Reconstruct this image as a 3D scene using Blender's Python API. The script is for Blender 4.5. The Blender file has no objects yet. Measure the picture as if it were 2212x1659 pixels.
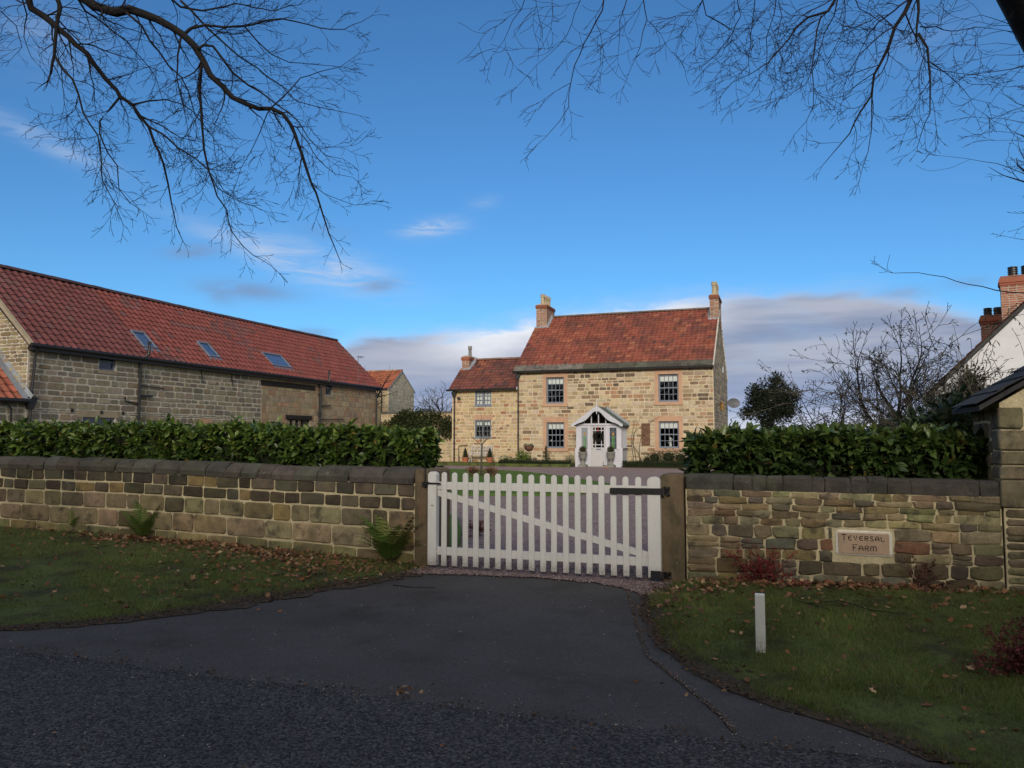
import bpy, math, random
import numpy as np
from mathutils import Vector, Matrix, noise as mnoise

R = math.radians
random.seed(7)
NR = np.random.default_rng(11)
sc = bpy.context.scene

# ------------------------------------------------------------------ camera
F, CX, CY = 1662.0, 1106.0, 829.5          # focal length and centre in a 2212 px wide picture
PITCH, YAW, EYE = R(4.1), R(19.5), 1.65
cam_d = bpy.data.cameras.new('camera')
cam = bpy.data.objects.new('camera', cam_d)
sc.collection.objects.link(cam)
cam.location = (0, 0, EYE)
cam.rotation_euler = (R(90) + PITCH, 0, YAW)
cam_d.sensor_width = 36
cam_d.lens = 36 * F / 2212
cam_d.clip_start = 0.05
cam_d.clip_end = 3000
sc.camera = cam

# ------------------------------------------------------------------ light
SUN_AZ = R(166)        # 0 = +y, clockwise; the sun stands behind the viewer, low over the added shade trees
SUN_EL = R(18)
SKY_STRENGTH = 0.122
CLOUD = 1.0
FILL_VEIL, FILL_VEIL_STRENGTH = 0.9, 0.95  # cover and brightness of the cloud added as fill light
sun_dir = Vector((math.sin(SUN_AZ) * math.cos(SUN_EL), math.cos(SUN_AZ) * math.cos(SUN_EL), math.sin(SUN_EL)))
sl = bpy.data.lights.new('sun', 'SUN')
sl.energy = 3.0
sl.angle = R(14)
sl.color = (1.0, 0.91, 0.79)
so = bpy.data.objects.new('sun', sl)
sc.collection.objects.link(so)
so.rotation_euler = sun_dir.to_track_quat('Z', 'Y').to_euler()
sc.view_settings.view_transform = 'Standard'
sc.view_settings.look = 'None'
sc.view_settings.exposure = 0.0
sc.view_settings.gamma = 1.0
sc.view_settings.use_curve_mapping = False

world = bpy.data.worlds.new('World')
sc.world = world
world.use_nodes = True


def nd(nt, typ, ins=None, **kw):
    n = nt.nodes.new(typ)
    for k, v in kw.items():
        setattr(n, k, v)
    if ins:
        for k, v in ins.items():
            if hasattr(v, 'is_output'):
                nt.links.new(v, n.inputs[k])
            else:
                n.inputs[k].default_value = v
    return n


def mth(nt, op, a, b=None, c=None, clamp=False):
    n = nt.nodes.new('ShaderNodeMath')
    n.operation = op
    n.use_clamp = clamp
    for i, v in enumerate((a, b, c)):
        if v is None:
            continue
        if hasattr(v, 'is_output'):
            nt.links.new(v, n.inputs[i])
        else:
            n.inputs[i].default_value = v
    return n.outputs[0]


def mrange(nt, v, a, b, c, d, smooth=True):
    n = nt.nodes.new('ShaderNodeMapRange')
    n.interpolation_type = 'SMOOTHSTEP' if smooth else 'LINEAR'
    nt.links.new(v, n.inputs[0])
    for i, k in enumerate((a, b, c, d)):
        n.inputs[i + 1].default_value = k
    return n.outputs[0]


def mixc(nt, f, a, b, mode='MIX'):
    n = nt.nodes.new('ShaderNodeMix')
    n.data_type = 'RGBA'
    n.blend_type = mode
    for i, v in ((0, f), (6, a), (7, b)):
        if hasattr(v, 'is_output'):
            nt.links.new(v, n.inputs[i])
        else:
            n.inputs[i].default_value = v if i == 0 else (tuple(v) + (1,))[:4]
    return n.outputs[2]


def build_world():
    nt = world.node_tree
    for n in list(nt.nodes):
        nt.nodes.remove(n)
    out = nd(nt, 'ShaderNodeOutputWorld')
    sky = nd(nt, 'ShaderNodeTexSky', sky_type='NISHITA', sun_disc=False, sun_elevation=SUN_EL,
             sun_rotation=SUN_AZ, altitude=100, air_density=1.0, dust_density=0.0, ozone_density=6.0)
    skc = mixc(nt, 1.0, sky.outputs[0], (.76, 1.05, 1.12), 'MULTIPLY')
    bg = nd(nt, 'ShaderNodeBackground', {'Color': skc, 'Strength': SKY_STRENGTH})
    tc = nd(nt, 'ShaderNodeTexCoord')
    rot = nd(nt, 'ShaderNodeVectorRotate', {'Vector': tc.outputs['Generated'], 'Angle': -YAW}, rotation_type='Z_AXIS')
    sp = nd(nt, 'ShaderNodeSeparateXYZ', {0: rot.outputs[0]})
    az = mth(nt, 'ARCTAN2', sp.outputs[0], sp.outputs[1])        # 0 = down the drive, right positive
    el = mth(nt, 'ARCSINE', sp.outputs[2])
    co = nd(nt, 'ShaderNodeCombineXYZ', {0: mth(nt, 'MULTIPLY', az, 1.0), 1: mth(nt, 'MULTIPLY', el, 3.2), 2: 0.0})
    n1 = nd(nt, 'ShaderNodeTexNoise', {'Vector': co.outputs[0], 'Scale': 9.0, 'Detail': 8.0, 'Roughness': 0.6, 'Distortion': 0.3})
    n2 = nd(nt, 'ShaderNodeTexNoise', {'Vector': co.outputs[0], 'Scale': 3.2, 'Detail': 5.0, 'Roughness': 0.5, 'Distortion': 0.6})
    co3 = nd(nt, 'ShaderNodeCombineXYZ', {0: mth(nt, 'ADD', az, 4.0), 1: mth(nt, 'MULTIPLY', el, 9.0), 2: 3.0})
    n3 = nd(nt, 'ShaderNodeTexNoise', {'Vector': co3.outputs[0], 'Scale': 4.0, 'Detail': 5.0, 'Roughness': 0.5})
    # upper edge of the cloud bank against azimuth
    fc = nd(nt, 'ShaderNodeFloatCurve')
    azn = mrange(nt, az, -1.0, 1.0, 0.0, 1.0, smooth=False)
    nt.links.new(azn, fc.inputs[1])
    cv = fc.mapping.curves[0]
    pts = [(0.0, .80), (.12, .55), (.20, .20), (.33, .26), (.385, .56), (.43, .68), (.47, .70), (.52, .80), (.58, .87), (.63, .90), (.70, .89),
           (.75, .80), (.79, .66), (.88, .70), (1.0, .85)]
    cv.points[0].location = pts[0]
    cv.points[1].location = pts[-1]
    for p in pts[1:-1]:
        cv.points.new(*p)
    fc.mapping.update()
    top = mth(nt, 'MULTIPLY', fc.outputs[0], 0.2)
    edge = mth(nt, 'ADD', mth(nt, 'SUBTRACT', top, el), mth(nt, 'MULTIPLY', mth(nt, 'SUBTRACT', n1.outputs[0], 0.5), 0.055))
    bank = mrange(nt, edge, -0.008, 0.017, 0.0, 1.0)
    soft = mrange(nt, edge, -0.022, 0.02, 0.0, 1.0)
    gap = mrange(nt, n2.outputs[0], 0.28, 0.42, 0.86, 1.0)
    bank = mth(nt, 'MAXIMUM', bank, mth(nt, 'MULTIPLY', soft, 0.45))
    bank = mth(nt, 'MULTIPLY', bank, gap)
    # bright rim on the left half of the bank, greyer to the right and below
    rim = mth(nt, 'MULTIPLY', mrange(nt, edge, 0.07, 0.005, 0.0, 1.0),
              mth(nt, 'MULTIPLY', mrange(nt, az, -0.16, -0.02, 0.0, 1.0), mrange(nt, az, 0.33, 0.18, 0.0, 1.0)))
    band = mrange(nt, n3.outputs[0], 0.36, 0.66, 0.0, 1.0)
    low = mrange(nt, el, 0.0, 0.11, 0.0, 1.0)
    c_dark = (0.25, 0.31, 0.46)
    c_mid = (0.44, 0.475, 0.58)
    c_blue = (0.32, 0.40, 0.61)
    ccol = mixc(nt, band, c_dark, c_mid)
    ccol = mixc(nt, low, c_blue, ccol)
    ccol = mixc(nt, mth(nt, 'MULTIPLY', rim, 0.95), ccol, (0.90, 0.92, 0.98))
    hz = mrange(nt, el, 0.045, 0.012, 0.0, 0.55)
    ccol = mixc(nt, hz, ccol, (0.85, 0.86, 0.92))
    # thin wisps and small puffs
    def blob(a, e, sa, se, ty):
        x = mth(nt, 'DIVIDE', mth(nt, 'SUBTRACT', az, a), sa)
        y = mth(nt, 'DIVIDE', mth(nt, 'SUBTRACT', el, mth(nt, 'ADD', mth(nt, 'MULTIPLY', mth(nt, 'SUBTRACT', az, a), ty), e)), se)
        r2 = mth(nt, 'ADD', mth(nt, 'MULTIPLY', x, x), mth(nt, 'MULTIPLY', y, y))
        return mth(nt, 'EXPONENT', mth(nt, 'MULTIPLY', r2, -1.0))
    cow = nd(nt, 'ShaderNodeCombineXYZ', {0: az, 1: mth(nt, 'MULTIPLY', el, 5.0), 2: 7.0})
    nw = nd(nt, 'ShaderNodeTexNoise', {'Vector': cow.outputs[0], 'Scale': 14.0, 'Detail': 6.0, 'Roughness': 0.6, 'Distortion': 0.8})
    wn = mrange(nt, nw.outputs[0], 0.32, 0.68, 0.15, 1.0)
    white = None
    for a, e, sa, se, ty, k in ((-.25, .218, .085, .022, -.20, .95), (-.107, .270, .035, .010, .12, 1.0), (-.035, .305, .02, .008, .1, .25),
                                (-.56, .325, .07, .012, -.28, .45), (-.56, .43, .05, .035, 0, .22), (-.33, .235, .1, .012, -.25, .3), (.52, .44, .06, .03, 0, .10)):
        b = mth(nt, 'MULTIPLY', mth(nt, 'MULTIPLY', blob(a, e, sa, se, ty), wn), k)
        white = b if white is None else mth(nt, 'ADD', white, b)
    white = mth(nt, 'MINIMUM', white, 0.8)
    grey = None
    for a, e, sa, se, ty, k in ((-.398, .224, .03, .008, .15, .7), (-.33, .182, .05, .011, -.05, .75), (-.172, .196, .025, .008, .1, .7), (-.24, .26, .03, .009, 0, .35), (-.37, .173, .02, .01, -.3, .4),
                                (.47, .168, .03, .008, 0, .55), (.54, .175, .02, .006, 0, .45), (-.255, .134, .03, .006, 0, .6)):
        b = mth(nt, 'MULTIPLY', mth(nt, 'MULTIPLY', blob(a, e, sa, se, ty), mrange(nt, nw.outputs[0], 0.3, 0.55, 0.35, 1.0)), k)
        grey = b if grey is None else mth(nt, 'ADD', grey, b)
    grey = mth(nt, 'MINIMUM', grey, 0.8)
    col = mixc(nt, bank, (0.5, 0.6, 0.8), ccol)
    bgc = nd(nt, 'ShaderNodeBackground', {'Color': col, 'Strength': CLOUD})
    bgw = nd(nt, 'ShaderNodeBackground', {'Color': (0.52, 0.62, 0.80, 1), 'Strength': CLOUD})
    bgg = nd(nt, 'ShaderNodeBackground', {'Color': (0.20, 0.30, 0.50, 1), 'Strength': CLOUD})
    m1 = nd(nt, 'ShaderNodeMixShader', {0: white, 1: bg.outputs[0], 2: bgw.outputs[0]})
    m2 = nd(nt, 'ShaderNodeMixShader', {0: grey, 1: m1.outputs[0], 2: bgg.outputs[0]})
    m3 = nd(nt, 'ShaderNodeMixShader', {0: bank, 1: m2.outputs[0], 2: bgc.outputs[0]})
    # broken veil of unseen high cloud, added behind the view for neutral fill light
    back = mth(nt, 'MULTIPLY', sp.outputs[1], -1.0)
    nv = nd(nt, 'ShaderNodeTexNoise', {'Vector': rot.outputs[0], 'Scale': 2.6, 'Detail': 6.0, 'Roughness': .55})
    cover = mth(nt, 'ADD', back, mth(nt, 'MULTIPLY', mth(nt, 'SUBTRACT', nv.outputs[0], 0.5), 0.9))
    veil = mth(nt, 'MULTIPLY', mrange(nt, cover, -0.45, 0.35, 0.0, FILL_VEIL), mrange(nt, sp.outputs[2], -.02, .05, 0.0, 1.0))
    bgv = nd(nt, 'ShaderNodeBackground', {'Color': (0.84, 0.81, 0.76, 1), 'Strength': FILL_VEIL_STRENGTH})
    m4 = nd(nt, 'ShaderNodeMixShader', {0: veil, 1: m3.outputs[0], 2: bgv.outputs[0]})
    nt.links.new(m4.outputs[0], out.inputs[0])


build_world()

# ------------------------------------------------------------------ geometry helpers
_c, _s, _cp, _sp = math.cos(YAW), math.sin(YAW), math.cos(PITCH), math.sin(PITCH)


def ray(u, v):
    a, b = (u - CX) / F, (CY - v) / F
    X, Y, Z = a, _cp - _sp * b, _sp + _cp * b
    return X * _c - Y * _s, X * _s + Y * _c, Z


def at(u, v, d):
    """a point seen in direction (u, v), d metres in front of the viewer"""
    x, y, z = ray(u, v)
    return Vector((x * d, y * d, EYE + z * d))


def on_y(u, v, y):
    dx, dy, dz = ray(u, v)
    t = y / dy
    return dx * t, EYE + dz * t


def sst(a, b, x):
    t = np.clip((np.asarray(x, float) - a) / (b - a), 0, 1)
    return t * t * (3 - 2 * t)


def gz(x, y):
    """height of the ground"""
    x = np.asarray(x, float)
    y = np.asarray(y, float)
    left = .28 * (1 - np.exp(-np.maximum(-4.3 - x, 0) / 5.0)) * sst(4.9, 9.0, y) * (1 - sst(9.6, 13, y))
    right = (.035 + .026 * np.clip(x + 1.1, 0, 6)) * sst(-1.5, -.9, x) * sst(4.6, 8.8, y) * (1 - sst(9.6, 13, y))
    return left + right + .21 * np.clip((y - 12) / 26, 0, 1)


def gzf(x, y):
    return float(gz(x, y))


MATS = {}


class MB:
    def __init__(self):
        self.v, self.f, self.c = [], [], []

    def add(self, vs, fs, col=(1, 1, 1)):
        o = len(self.v)
        self.v.extend([tuple(p) for p in vs])
        self.f.extend([tuple(i + o for i in f) for f in fs])
        self.c.extend([tuple(col)] * len(vs))

    def box(self, x0, x1, y0, y1, z0, z1, col=(1, 1, 1)):
        self.add([(x0, y0, z0), (x1, y0, z0), (x1, y1, z0), (x0, y1, z0), (x0, y0, z1), (x1, y0, z1), (x1, y1, z1), (x0, y1, z1)],
                 [(0, 3, 2, 1), (4, 5, 6, 7), (0, 1, 5, 4), (1, 2, 6, 5), (2, 3, 7, 6), (3, 0, 4, 7)], col)
        return self

    def cbox(self, x0, x1, y0, y1, z0, z1, b=.008, col=(1, 1, 1)):
        """box with chamfered vertical and top edges"""
        def ring(i, z):
            return [(x0 + i, y0, z), (x1 - i, y0, z), (x1, y0 + i, z), (x1, y1 - i, z), (x1 - i, y1, z), (x0 + i, y1, z), (x0, y1 - i, z), (x0, y0 + i, z)]
        r = ring(b, z0) + ring(b, z1 - b)
        k = b * .9
        r += [(min(max(p[0], x0 + k), x1 - k), min(max(p[1], y0 + k), y1 - k), z1) for p in ring(b * 1.6, z1)]
        fs = [tuple(range(7, -1, -1))]
        for j in (0, 8):
            for i in range(8):
                fs.append((j + i, j + (i + 1) % 8, j + 8 + (i + 1) % 8, j + 8 + i))
        fs.append(tuple(range(16, 24)))
        self.add(r, fs, col)
        return self

    def prism(self, pts, axis, a0, a1, col=(1, 1, 1)):
        """polygon pts extruded along an axis: for 'y' pts are (x, z), for 'x' pts are (y, z), for 'z' pts are (x, y)"""
        n = len(pts)
        def m(p, a):
            return (p[0], a, p[1]) if axis == 'y' else (a, p[0], p[1]) if axis == 'x' else (p[0], p[1], a)
        vs = [m(p, a0) for p in pts] + [m(p, a1) for p in pts]
        fs = [tuple(range(n)), tuple(range(2 * n - 1, n - 1, -1))] + [(i, (i + 1) % n, n + (i + 1) % n, n + i) for i in range(n)]
        self.add(vs, fs, col)
        return self

    def tube(self, path, rad, n=6, col=(1, 1, 1), cap=True):
        path = [Vector(p) for p in path]
        if not hasattr(rad, '__len__'):
            rad = [rad] * len(path)
        up = Vector((0.31, 0.17, 0.93))
        vs = []
        for i, p in enumerate(path):
            t = (path[min(i + 1, len(path) - 1)] - path[max(i - 1, 0)])
            if t.length < 1e-9:
                t = Vector((0, 0, 1))
            t.normalize()
            a = t.cross(up)
            if a.length < .05:
                a = t.cross(Vector((1, 0, 0)))
            a.normalize()
            b = t.cross(a)
            for k in range(n):
                q = 2 * math.pi * k / n
                vs.append(p + (a * math.cos(q) + b * math.sin(q)) * rad[i])
        fs = []
        for i in range(len(path) - 1):
            for k in range(n):
                k2 = (k + 1) % n
                fs.append((i * n + k, i * n + k2, (i + 1) * n + k2, (i + 1) * n + k))
        if cap:
            fs.append(tuple(range(n - 1, -1, -1)))
            fs.append(tuple(range((len(path) - 1) * n, len(path) * n)))
        self.add(vs, fs, col)
        return self

    def lathe(self, x, y, prof, n=14, col=(1, 1, 1)):
        vs = []
        for r, z in prof:
            for k in range(n):
                q = 2 * math.pi * k / n
                vs.append((x + r * math.cos(q), y + r * math.sin(q), z))
        fs = []
        for i in range(len(prof) - 1):
            for k in range(n):
                k2 = (k + 1) % n
                fs.append((i * n + k, i * n + k2, (i + 1) * n + k2, (i + 1) * n + k))
        fs.append(tuple(range(n - 1, -1, -1)))
        fs.append(tuple(range((len(prof) - 1) * n, len(prof) * n)))
        self.add(vs, fs, col)
        return self

    def build(self, name, mat, parent=None, smooth=False, **props):
        me = bpy.data.meshes.new(name)
        o = bpy.data.objects.new(name, me)
        ox, oy, oz = org(parent)
        me.from_pydata([(p[0] - ox, p[1] - oy, p[2] - oz) for p in self.v], [], self.f)
        a = me.color_attributes.new('Col', 'FLOAT_COLOR', 'POINT')
        buf = np.ones((len(self.v), 4), np.float32)
        if self.c:
            buf[:, :3] = np.asarray(self.c, np.float32)
        a.data.foreach_set('color', buf.ravel())
        if smooth:
            me.polygons.foreach_set('use_smooth', [True] * len(me.polygons))
        me.materials.append(MATS[mat])
        return link(o, parent, props)


ORG = {}


def org(parent):
    return ORG.get(parent.name, (0, 0, 0)) if parent else (0, 0, 0)


def link(o, parent, props):
    sc.collection.objects.link(o)
    if parent:
        o.parent = parent
        ORG[o.name] = org(parent)
    for k, v in props.items():
        o[k] = v
    return o


def thing(name, label, cat, loc, group=None):
    o = bpy.data.objects.new(name, None)
    o.empty_display_size = .2
    sc.collection.objects.link(o)
    o.location = loc
    ORG[o.name] = tuple(loc)
    o['label'] = label
    o['category'] = cat
    if group:
        o['group'] = group
    return o


def tag(o, label, cat, group=None):
    o['label'] = label
    o['category'] = cat
    if group:
        o['group'] = group
    return o


def npmesh(name, V, T, C, mat, parent=None, smooth=False, **props):
    """triangle mesh from numpy arrays"""
    me = bpy.data.meshes.new(name)
    o = bpy.data.objects.new(name, me)
    V = np.asarray(V, np.float32).reshape(-1, 3) - np.asarray(org(parent), np.float32)
    T = np.asarray(T, np.int32).reshape(-1, 3)
    me.vertices.add(len(V))
    me.vertices.foreach_set('co', V.ravel())
    me.loops.add(len(T) * 3)
    me.loops.foreach_set('vertex_index', T.ravel())
    me.polygons.add(len(T))
    me.polygons.foreach_set('loop_start', np.arange(0, len(T) * 3, 3, dtype=np.int32))
    me.polygons.foreach_set('loop_total', np.full(len(T), 3, np.int32))
    if smooth:
        me.polygons.foreach_set('use_smooth', np.ones(len(T), bool))
    me.update(calc_edges=True)
    a = me.color_attributes.new('Col', 'FLOAT_COLOR', 'POINT')
    buf = np.ones((len(V), 4), np.float32)
    buf[:, :3] = np.asarray(C, np.float32).reshape(-1, 3)
    a.data.foreach_set('color', buf.ravel())
    me.materials.append(MATS[mat])
    return link(o, parent, props)


# ------------------------------------------------------------------ materials
def pmat(name, col=None, rough=.85, n_scale=6, n_amt=.25, f_scale=45, f_amt=.2, bump=.3, b_dist=.006, stains=(), spec=.25, metal=0, stretch=(1, 1, 1),
         trans=0.0, cells=None, splash=None):
    """colour (given, or the mesh's own Col) varied by coarse and fine noise, with stains [(colour, scale, low, high, amount)]"""
    m = bpy.data.materials.new(name)
    m.use_nodes = True
    nt = m.node_tree
    bs = nt.nodes['Principled BSDF']
    geo = nd(nt, 'ShaderNodeNewGeometry')
    mp = nd(nt, 'ShaderNodeVectorMath', {0: geo.outputs['Position'], 1: stretch}, operation='MULTIPLY')
    pos = mp.outputs[0]
    if col is None:
        base = nd(nt, 'ShaderNodeAttribute', attribute_name='Col').outputs['Color']
    else:
        base = nd(nt, 'ShaderNodeRGB').outputs[0]
        base.default_value = tuple(col) + (1,)
    na = nd(nt, 'ShaderNodeTexNoise', {'Vector': pos, 'Scale': n_scale, 'Detail': 5.0, 'Roughness': .6})
    nb = nd(nt, 'ShaderNodeTexNoise', {'Vector': pos, 'Scale': f_scale, 'Detail': 4.0, 'Roughness': .65})
    fa = mrange(nt, na.outputs[0], .25, .75, 1 - n_amt, 1 + n_amt, smooth=False)
    fb = mrange(nt, nb.outputs[0], .25, .75, 1 - f_amt, 1 + f_amt, smooth=False)
    k = mth(nt, 'MULTIPLY', fa, fb)
    base = mixc(nt, 1.0, base, nd(nt, 'ShaderNodeCombineColor', {0: k, 1: k, 2: k}).outputs[0], 'MULTIPLY')
    for i, (sc_, s_scale, lo, hi, amt) in enumerate(stains):
        off = nd(nt, 'ShaderNodeVectorMath', {0: pos, 1: (3.7 * i + 1.3, 9.1 * i, 5.3 * i)}, operation='ADD')
        ns = nd(nt, 'ShaderNodeTexNoise', {'Vector': off.outputs[0], 'Scale': s_scale, 'Detail': 6.0, 'Roughness': .62})
        base = mixc(nt, mrange(nt, ns.outputs[0], lo, hi, 0.0, amt), base, sc_)
    if splash:                                    # mud thrown up on the lowest part, algae above it
        sz = nd(nt, 'ShaderNodeSeparateXYZ', {0: geo.outputs['Position']})
        lowm = mrange(nt, sz.outputs[2], splash[0], splash[1], 1.0, 0.0)
        nn_ = nd(nt, 'ShaderNodeTexNoise', {'Vector': geo.outputs['Position'], 'Scale': 55.0, 'Detail': 5.0, 'Roughness': .7})
        mk_ = mth(nt, 'MULTIPLY', lowm, mrange(nt, nn_.outputs[0], .38, .62, .15, .85))
        base = mixc(nt, mk_, base, (.16, .135, .095))
    ch = None
    if cells:
        vo = nd(nt, 'ShaderNodeTexVoronoi', {'Vector': pos, 'Scale': cells[0], 'Randomness': 1.0})
        sepc = nd(nt, 'ShaderNodeSeparateColor', {0: vo.outputs['Color']})
        kk = mrange(nt, mth(nt, 'POWER', sepc.outputs[0], 1.6), 0, 1, 1 - cells[1] * .6, 1 + cells[1], smooth=False)
        base = mixc(nt, 1.0, base, nd(nt, 'ShaderNodeCombineColor', {0: kk, 1: kk, 2: kk}).outputs[0], 'MULTIPLY')
        ch = mth(nt, 'SUBTRACT', mth(nt, 'MULTIPLY', sepc.outputs[1], .8), mth(nt, 'MULTIPLY', vo.outputs['Distance'], 1.0))
    nt.links.new(base, bs.inputs['Base Color'])
    bs.inputs['Roughness'].default_value = rough
    bs.inputs['Specular IOR Level'].default_value = spec
    bs.inputs['Metallic'].default_value = metal
    if bump:
        h = mth(nt, 'ADD', mth(nt, 'MULTIPLY', na.outputs[0], .6), mth(nt, 'MULTIPLY', nb.outputs[0], .5))
        if ch is not None:
            h = mth(nt, 'ADD', h, mth(nt, 'MULTIPLY', ch, 1.2))
        bp = nd(nt, 'ShaderNodeBump', {'Height': h, 'Strength': bump, 'Distance': b_dist})
        nt.links.new(bp.outputs[0], bs.inputs['Normal'])
    if trans:
        tr = nd(nt, 'ShaderNodeBsdfTranslucent', {'Color': base})
        mx = nd(nt, 'ShaderNodeMixShader', {0: trans, 1: bs.outputs[0], 2: tr.outputs[0]})
        nt.links.new(mx.outputs[0], nt.nodes['Material Output'].inputs[0])
    MATS[name] = m
    return m


pmat('stone_front', None, .92, 7, .32, 60, .28, .6, .012, [((.045, .04, .034), 6, .50, .70, .75), ((.17, .15, .065), 3.0, .54, .74, .35), ((.36, .31, .22), 22, .62, .75, .4), ((.10, .078, .05), 2.2, .48, .66, .45)])
pmat('coping', None, .93, 6, .3, 50, .3, .6, .012, [((.028, .027, .025), 4, .5, .7, .6), ((.26, .26, .23), 13, .66, .72, .55), ((.10, .105, .055), 3, .55, .75, .4)])
pmat('stone_post', (.155, .115, .07), .9, 5, .3, 60, .22, .5, .01, [((.05, .05, .032), 2.2, .47, .62, .75), ((.2, .115, .062), 2.6, .52, .7, .6), ((.35, .34, .28), 26, .66, .72, .6)], stretch=(1, 1, .5))
pmat('mortar_front', (.56, .475, .30), .95, 5, .25, 50, .25, .7, .012, [((.17, .16, .08), 2.5, .54, .74, .4), ((.09, .08, .06), 4, .62, .78, .4)])
pmat('stone_house', None, .9, 5, .2, 40, .2, .35, .01, [((.12, .085, .05), 7, .62, .75, .4)])
pmat('mortar_house', (.49, .41, .29), .95, 3, .15, 40, .15, .3, .008)
pmat('stone_barn', None, .9, 5, .2, 40, .22, .4, .01, [((.09, .085, .08), 5, .58, .75, .45)])
pmat('mortar_barn', (.44, .405, .35), .95, 2, .2, 40, .15, .3, .008)
pmat('pink_stone', (.42, .26, .17), .88, 3, .12, 50, .1, .2, .004, [((.36, .24, .16), 4, .5, .7, .4)])
pmat('tile', None, .85, 4, .22, 50, .2, .4, .006, [((.05, .03, .026), 5, .58, .78, .45), ((.16, .12, .09), 17, .66, .76, .25)])
pmat('slate', (.045, .044, .045), .9, 5, .3, 50, .2, .4, .006, [((.11, .11, .06), 6, .6, .75, .4)])
pmat('eaves_slab', None, .9, 4, .3, 30, .25, .5, .01, [((.03, .032, .025), 3, .5, .68, .7)])
pmat('brick', None, .88, 8, .2, 60, .2, .3, .004, [((.05, .04, .038), 7, .6, .75, .4)])
pmat('mortar_brick', (.36, .30, .24), .95, 4, .2, 40, .2, .2, .004)
pmat('lead', (.23, .25, .28), .6, 6, .25, 40, .15, .2, .003, spec=.5)
pmat('clay_pot', (.38, .315, .20), .85, 9, .3, 50, .15, .2, .003, [((.12, .10, .07), 9, .55, .72, .5)])
pmat('terracotta', (.33, .12, .06), .85, 8, .15, 50, .1, .1)
pmat('cast_iron', (.014, .014, .015), .45, 8, .2, 60, .2, .15, .003, spec=.5)
pmat('white_paint', (.70, .69, .655), .55, 5, .06, 60, .06, .2, .002, [((.40, .40, .32), 5, .60, .80, .45), ((.30, .29, .25), 40, .66, .74, .3)], spec=.4, stretch=(1, 1, .35), splash=(.05, .22))
pmat('porch_paint', (.47, .47, .51), .55, 5, .06, 60, .05, .1, .002, [((.45, .45, .46), 12, .64, .78, .4)], spec=.35)
pmat('worn_paint', (.43, .44, .48), .6, 9, .15, 70, .1, .2, .002, [((.26, .25, .25), 30, .55, .68, .7)], spec=.3)
pmat('door_paint', (.42, .41, .415), .5, 4, .05, 50, .03, .05)
pmat('grey_paint', (.145, .165, .205), .5, 5, .08, 50, .05, .05, spec=.35)
pmat('white_render', (.56, .56, .58), .9, 2, .08, 40, .06, .2, .004, [((.5, .5, .47), 1.5, .55, .75, .5)])
pmat('felt', (.085, .115, .11), .8, 4, .15, 50, .15, .2, .003)
pmat('blind', (.86, .85, .78), .9, 3, .03, 30, .02, 0)
pmat('curtain', (.40, .38, .33), .9, 3, .1, 30, .05, 0)
pmat('dark_room', (.05, .045, .04), .95, 2, .1, 20, .1, 0)
pmat('timber', (.022, .02, .019), .85, 6, .3, 40, .3, .5, .01, stretch=(1, .15, 1))
pmat('willow', (.17, .075, .045), .85, 20, .25, 80, .2, .2, .003)
pmat('copper', (.45, .22, .10), .35, 10, .2, 50, .1, 0, metal=1)
pmat('urn', (.19, .185, .165), .92, 8, .25, 60, .2, .4, .005, [((.09, .09, .06), 5, .55, .75, .5)])
pmat('plaque', (.46, .33, .23), .92, 8, .12, 160, .2, .5, .004, [((.10, .08, .06), 60, .60, .70, .7), ((.34, .27, .2), 5, .5, .7, .4)])
pmat('plaque_mortar', (.72, .68, .58), .95, 12, .15, 60, .12, .5, .006)
pmat('letter', (.012, .010, .009), .8, 10, .1, 60, .1, 0)
pmat('asphalt_road', (.064, .060, .061), .85, 1.2, .18, 120, .3, 1.0, .012, [((.030, .030, .032), .7, .5, .7, .5), ((.11, .105, .11), 95, .64, .70, .5)], spec=.3, cells=(78, 1.25))
pmat('asphalt_drive', (.068, .063, .063), .85, .9, .22, 160, .25, .6, .005, [((.085, .080, .080), .7, .46, .70, .5), ((.036, .032, .025), 1.3, .50, .70, .65), ((.045, .04, .03), 3.5, .58, .7, .5), ((.14, .135, .14), 70, .66, .71, .5)], spec=.3, cells=(140, .45))
pmat('dirt', (.055, .042, .03), .95, 4, .3, 60, .4, .8, .012, [((.03, .026, .02), 7, .5, .7, .6)])
pmat('gravel', (.27, .205, .20), .95, 1.5, .14, 60, .2, .9, .012, [((.17, .12, .115), 3, .52, .7, .5)], cells=(48, .7))
pmat('pebble', None, .9, 20, .15, 90, .15, .2, .003)
pmat('turf', (.075, .095, .024), .95, 1.4, .35, 40, .4, .8, .02, [((.035, .03, .018), 2.2, .48, .64, .8), ((.085, .085, .025), 5, .55, .7, .5), ((.03, .024, .016), 9, .58, .68, .7)])
pmat('lawn', (.075, .135, .022), .95, 1.2, .25, 30, .3, .6, .02, [((.06, .09, .02), 2, .5, .7, .6)])
pmat('field', (.075, .10, .03), .95, .5, .3, 12, .3, .4, .02)
pmat('grass', None, .8, 1.3, .3, 30, .2, 0, trans=.25)
pmat('leaf', None, .38, 9, .15, 60, .1, .12, .003, spec=.45, trans=.18)
pmat('leaf_matt', None, .75, 9, .2, 60, .15, 0, spec=.3, trans=.2)
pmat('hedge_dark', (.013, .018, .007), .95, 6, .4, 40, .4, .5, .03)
pmat('deadleaf', None, .85, 12, .25, 70, .2, .2, .003, trans=.1)
pmat('bark', (.011, .010, .010), .92, 9, .35, 40, .3, .7, .01, [((.026, .027, .018), 4, .58, .75, .5)])
pmat('bark_grey', (.075, .068, .05), .92, 9, .3, 40, .3, .4, .006, [((.10, .11, .05), 5, .55, .72, .5)])
pmat('twig', (.010, .007, .009), .9, 5, .2, 40, .1, 0)
pmat('twig_red', None, .85, 8, .2, 40, .1, 0)
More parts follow.
